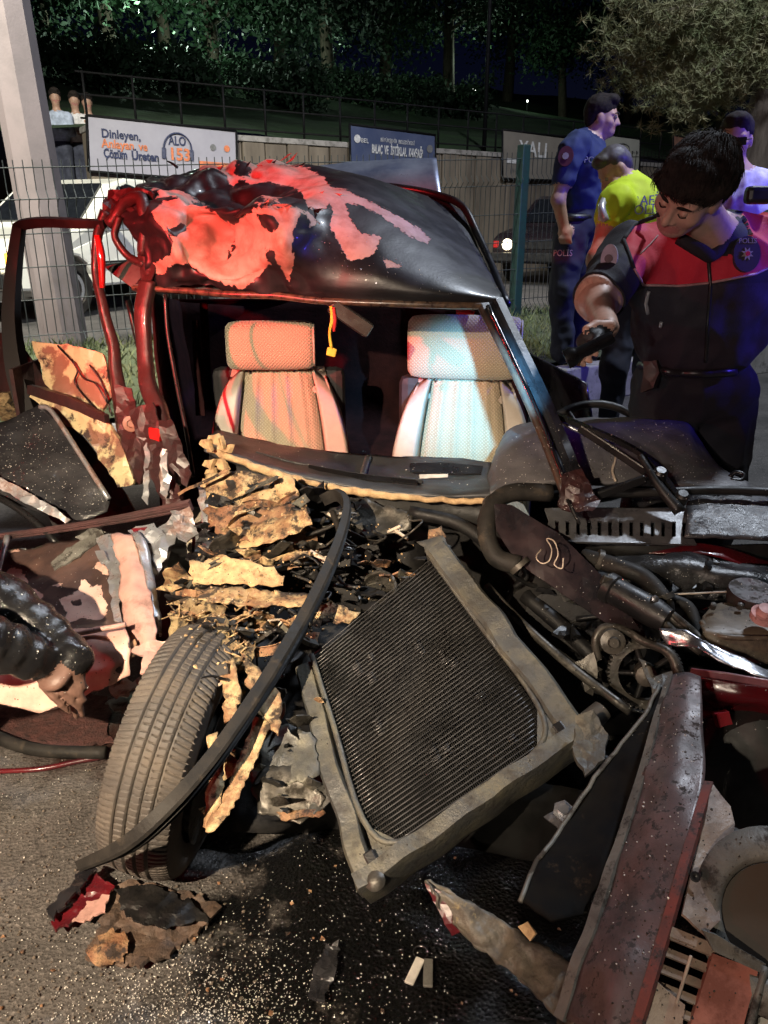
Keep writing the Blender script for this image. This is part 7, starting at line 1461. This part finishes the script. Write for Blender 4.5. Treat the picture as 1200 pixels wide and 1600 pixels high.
litter('glass_and_glints', 'crumbs of broken glass over the road, massed to imitate wet glints', 'glass', 3000, lambda r: (r.gauss(300, 110), min(1640, 1600 - abs(r.gauss(0, 70)))) if r.random() < .55 else (r.uniform(-20, 700), r.uniform(1180, 1640)), .0008, .0024, GLASSB, 1)  # the dense cluster is added to stand in for glints of wet asphalt
litter('grit', 'brown grit and stones strewn over the road', 'grit', 1100, lambda r: (r.uniform(-20, 420), r.uniform(1180, 1640)), .0015, .005, M('grit_stone', (.12, .10, .085), .8, col2=(.1, .08, .06), ns=60), 2)
litter('debris_chips', 'paint and plastic chips fallen on the road', 'debris', 45, lambda r: (r.uniform(-20, 900), r.uniform(1230, 1640)), .004, .009, MT['rust'], 3)

# ------------------------------------------------------------------ crumbs of glass, water drops and grime lying on the wreck
def sprinkle(name, label, cat, regs, r0, r1, mat, seed, flat=.5):
    rg = random.Random(seed); V, F = [], []; dg = bpy.context.evaluated_depsgraph_get()
    for poly, n in regs:
        A = np.array(poly, float); lo, hi = A.min(0), A.max(0); c = 0
        pts = np.array([(rg.uniform(lo[0], hi[0]), rg.uniform(lo[1], hi[1])) for _ in range(n * 3)]); pts = pts[poly_sd(pts, poly) > 0][:n]
        for px, py in pts:
            ok, h, nm, *_ = SC.ray_cast(dg, cam.location, ray(px, py).normalized(), distance=3.2)
            if not ok or nm.z < .12: continue
            if nm.dot(Vector(ray(px, py))) > 0: nm = -nm
            Mx = axes(nm); r_ = rg.uniform(r0, r1) * rg.uniform(.5, 1); k = len(V); m_ = rg.randint(4, 6); a0 = rg.uniform(0, 6); tl = (rg.gauss(0, .3), rg.gauss(0, .3)); top = []
            for i in range(m_):
                a = a0 + 6.283*i/m_; rr = r_*rg.uniform(.6, 1.2); x, y = rr*math.cos(a), rr*math.sin(a)
                V.append(h + Mx @ Vector((x, y, -.0004))); top.append(h + Mx @ Vector((x*.7, y*.7, r_*flat + x*tl[0] + y*tl[1])))
            V += top; F.append(tuple(k+m_+i for i in range(m_)))
            for i in range(m_): F.append((k+i, k+(i+1) % m_, k+m_+(i+1) % m_, k+m_+i))
    return tag(obj(name, mesh(V, F), mat), label, cat, kind='stuff')
cowl_r = [(862, 770), (1200, 765), (1200, 850), (862, 845)]; binn_r = [(775, 700), (830, 662), (1060, 655), (1100, 720), (1160, 760), (775, 765)]; pad_r = [(905, 860), (1200, 880), (1200, 950), (940, 940)]
bon_r = [(0, 670), (62, 638), (168, 780), (130, 810), (0, 760)]; dash_r = [(330, 680), (760, 725), (780, 770), (330, 705)]; door_r = [(0, 860), (180, 840), (200, 1050), (60, 1108), (0, 1090)]
eng_r = [(800, 880), (1200, 960), (1200, 1150), (960, 1150)]; nose_r = [(1040, 1060), (1120, 1060), (1100, 1260), (980, 1590), (900, 1590)]; rad_r = [(692, 852), (462, 1040), (556, 1402), (925, 1150)]; tan_r = [(320, 720), (480, 760), (520, 960), (400, 1050), (262, 1050), (300, 880)]
sprinkle('glass_crumbs', 'glittering glass crumbs and water drops lying on the wreck', 'glass', [(cowl_r, 520), (binn_r, 420), (pad_r, 160), (bon_r, 420), (dash_r, 90), (door_r, 160), (eng_r, 160), (nose_r, 120), (tan_r, 110), ([(480, 330), (780, 460), (500, 460)], 90)], .0007, .0022, GLASSB, 21)
sprinkle('grime_crumbs', 'dark crumbs of dirt and grease lying on the wreck', 'dirt', [(nose_r, 220), (rad_r, 120), (tan_r, 700), (door_r, 220), (eng_r, 200), (binn_r, 120), ([(1050, 1230), (1200, 1260), (1200, 1600), (1000, 1600)], 150)], .0007, .0028, M('grime_black', (.022, .018, .015), .8, col2=(.05, .038, .028), ns=80), 22, .35)
sprinkle('tan_splinters', 'pale splinters of filler and foam strewn over the torn front', 'debris', [(tan_r, 200), ([(470, 800), (690, 830), (560, 960), (470, 1000)], 160)], .002, .006, MT['foam'], 23, .6)
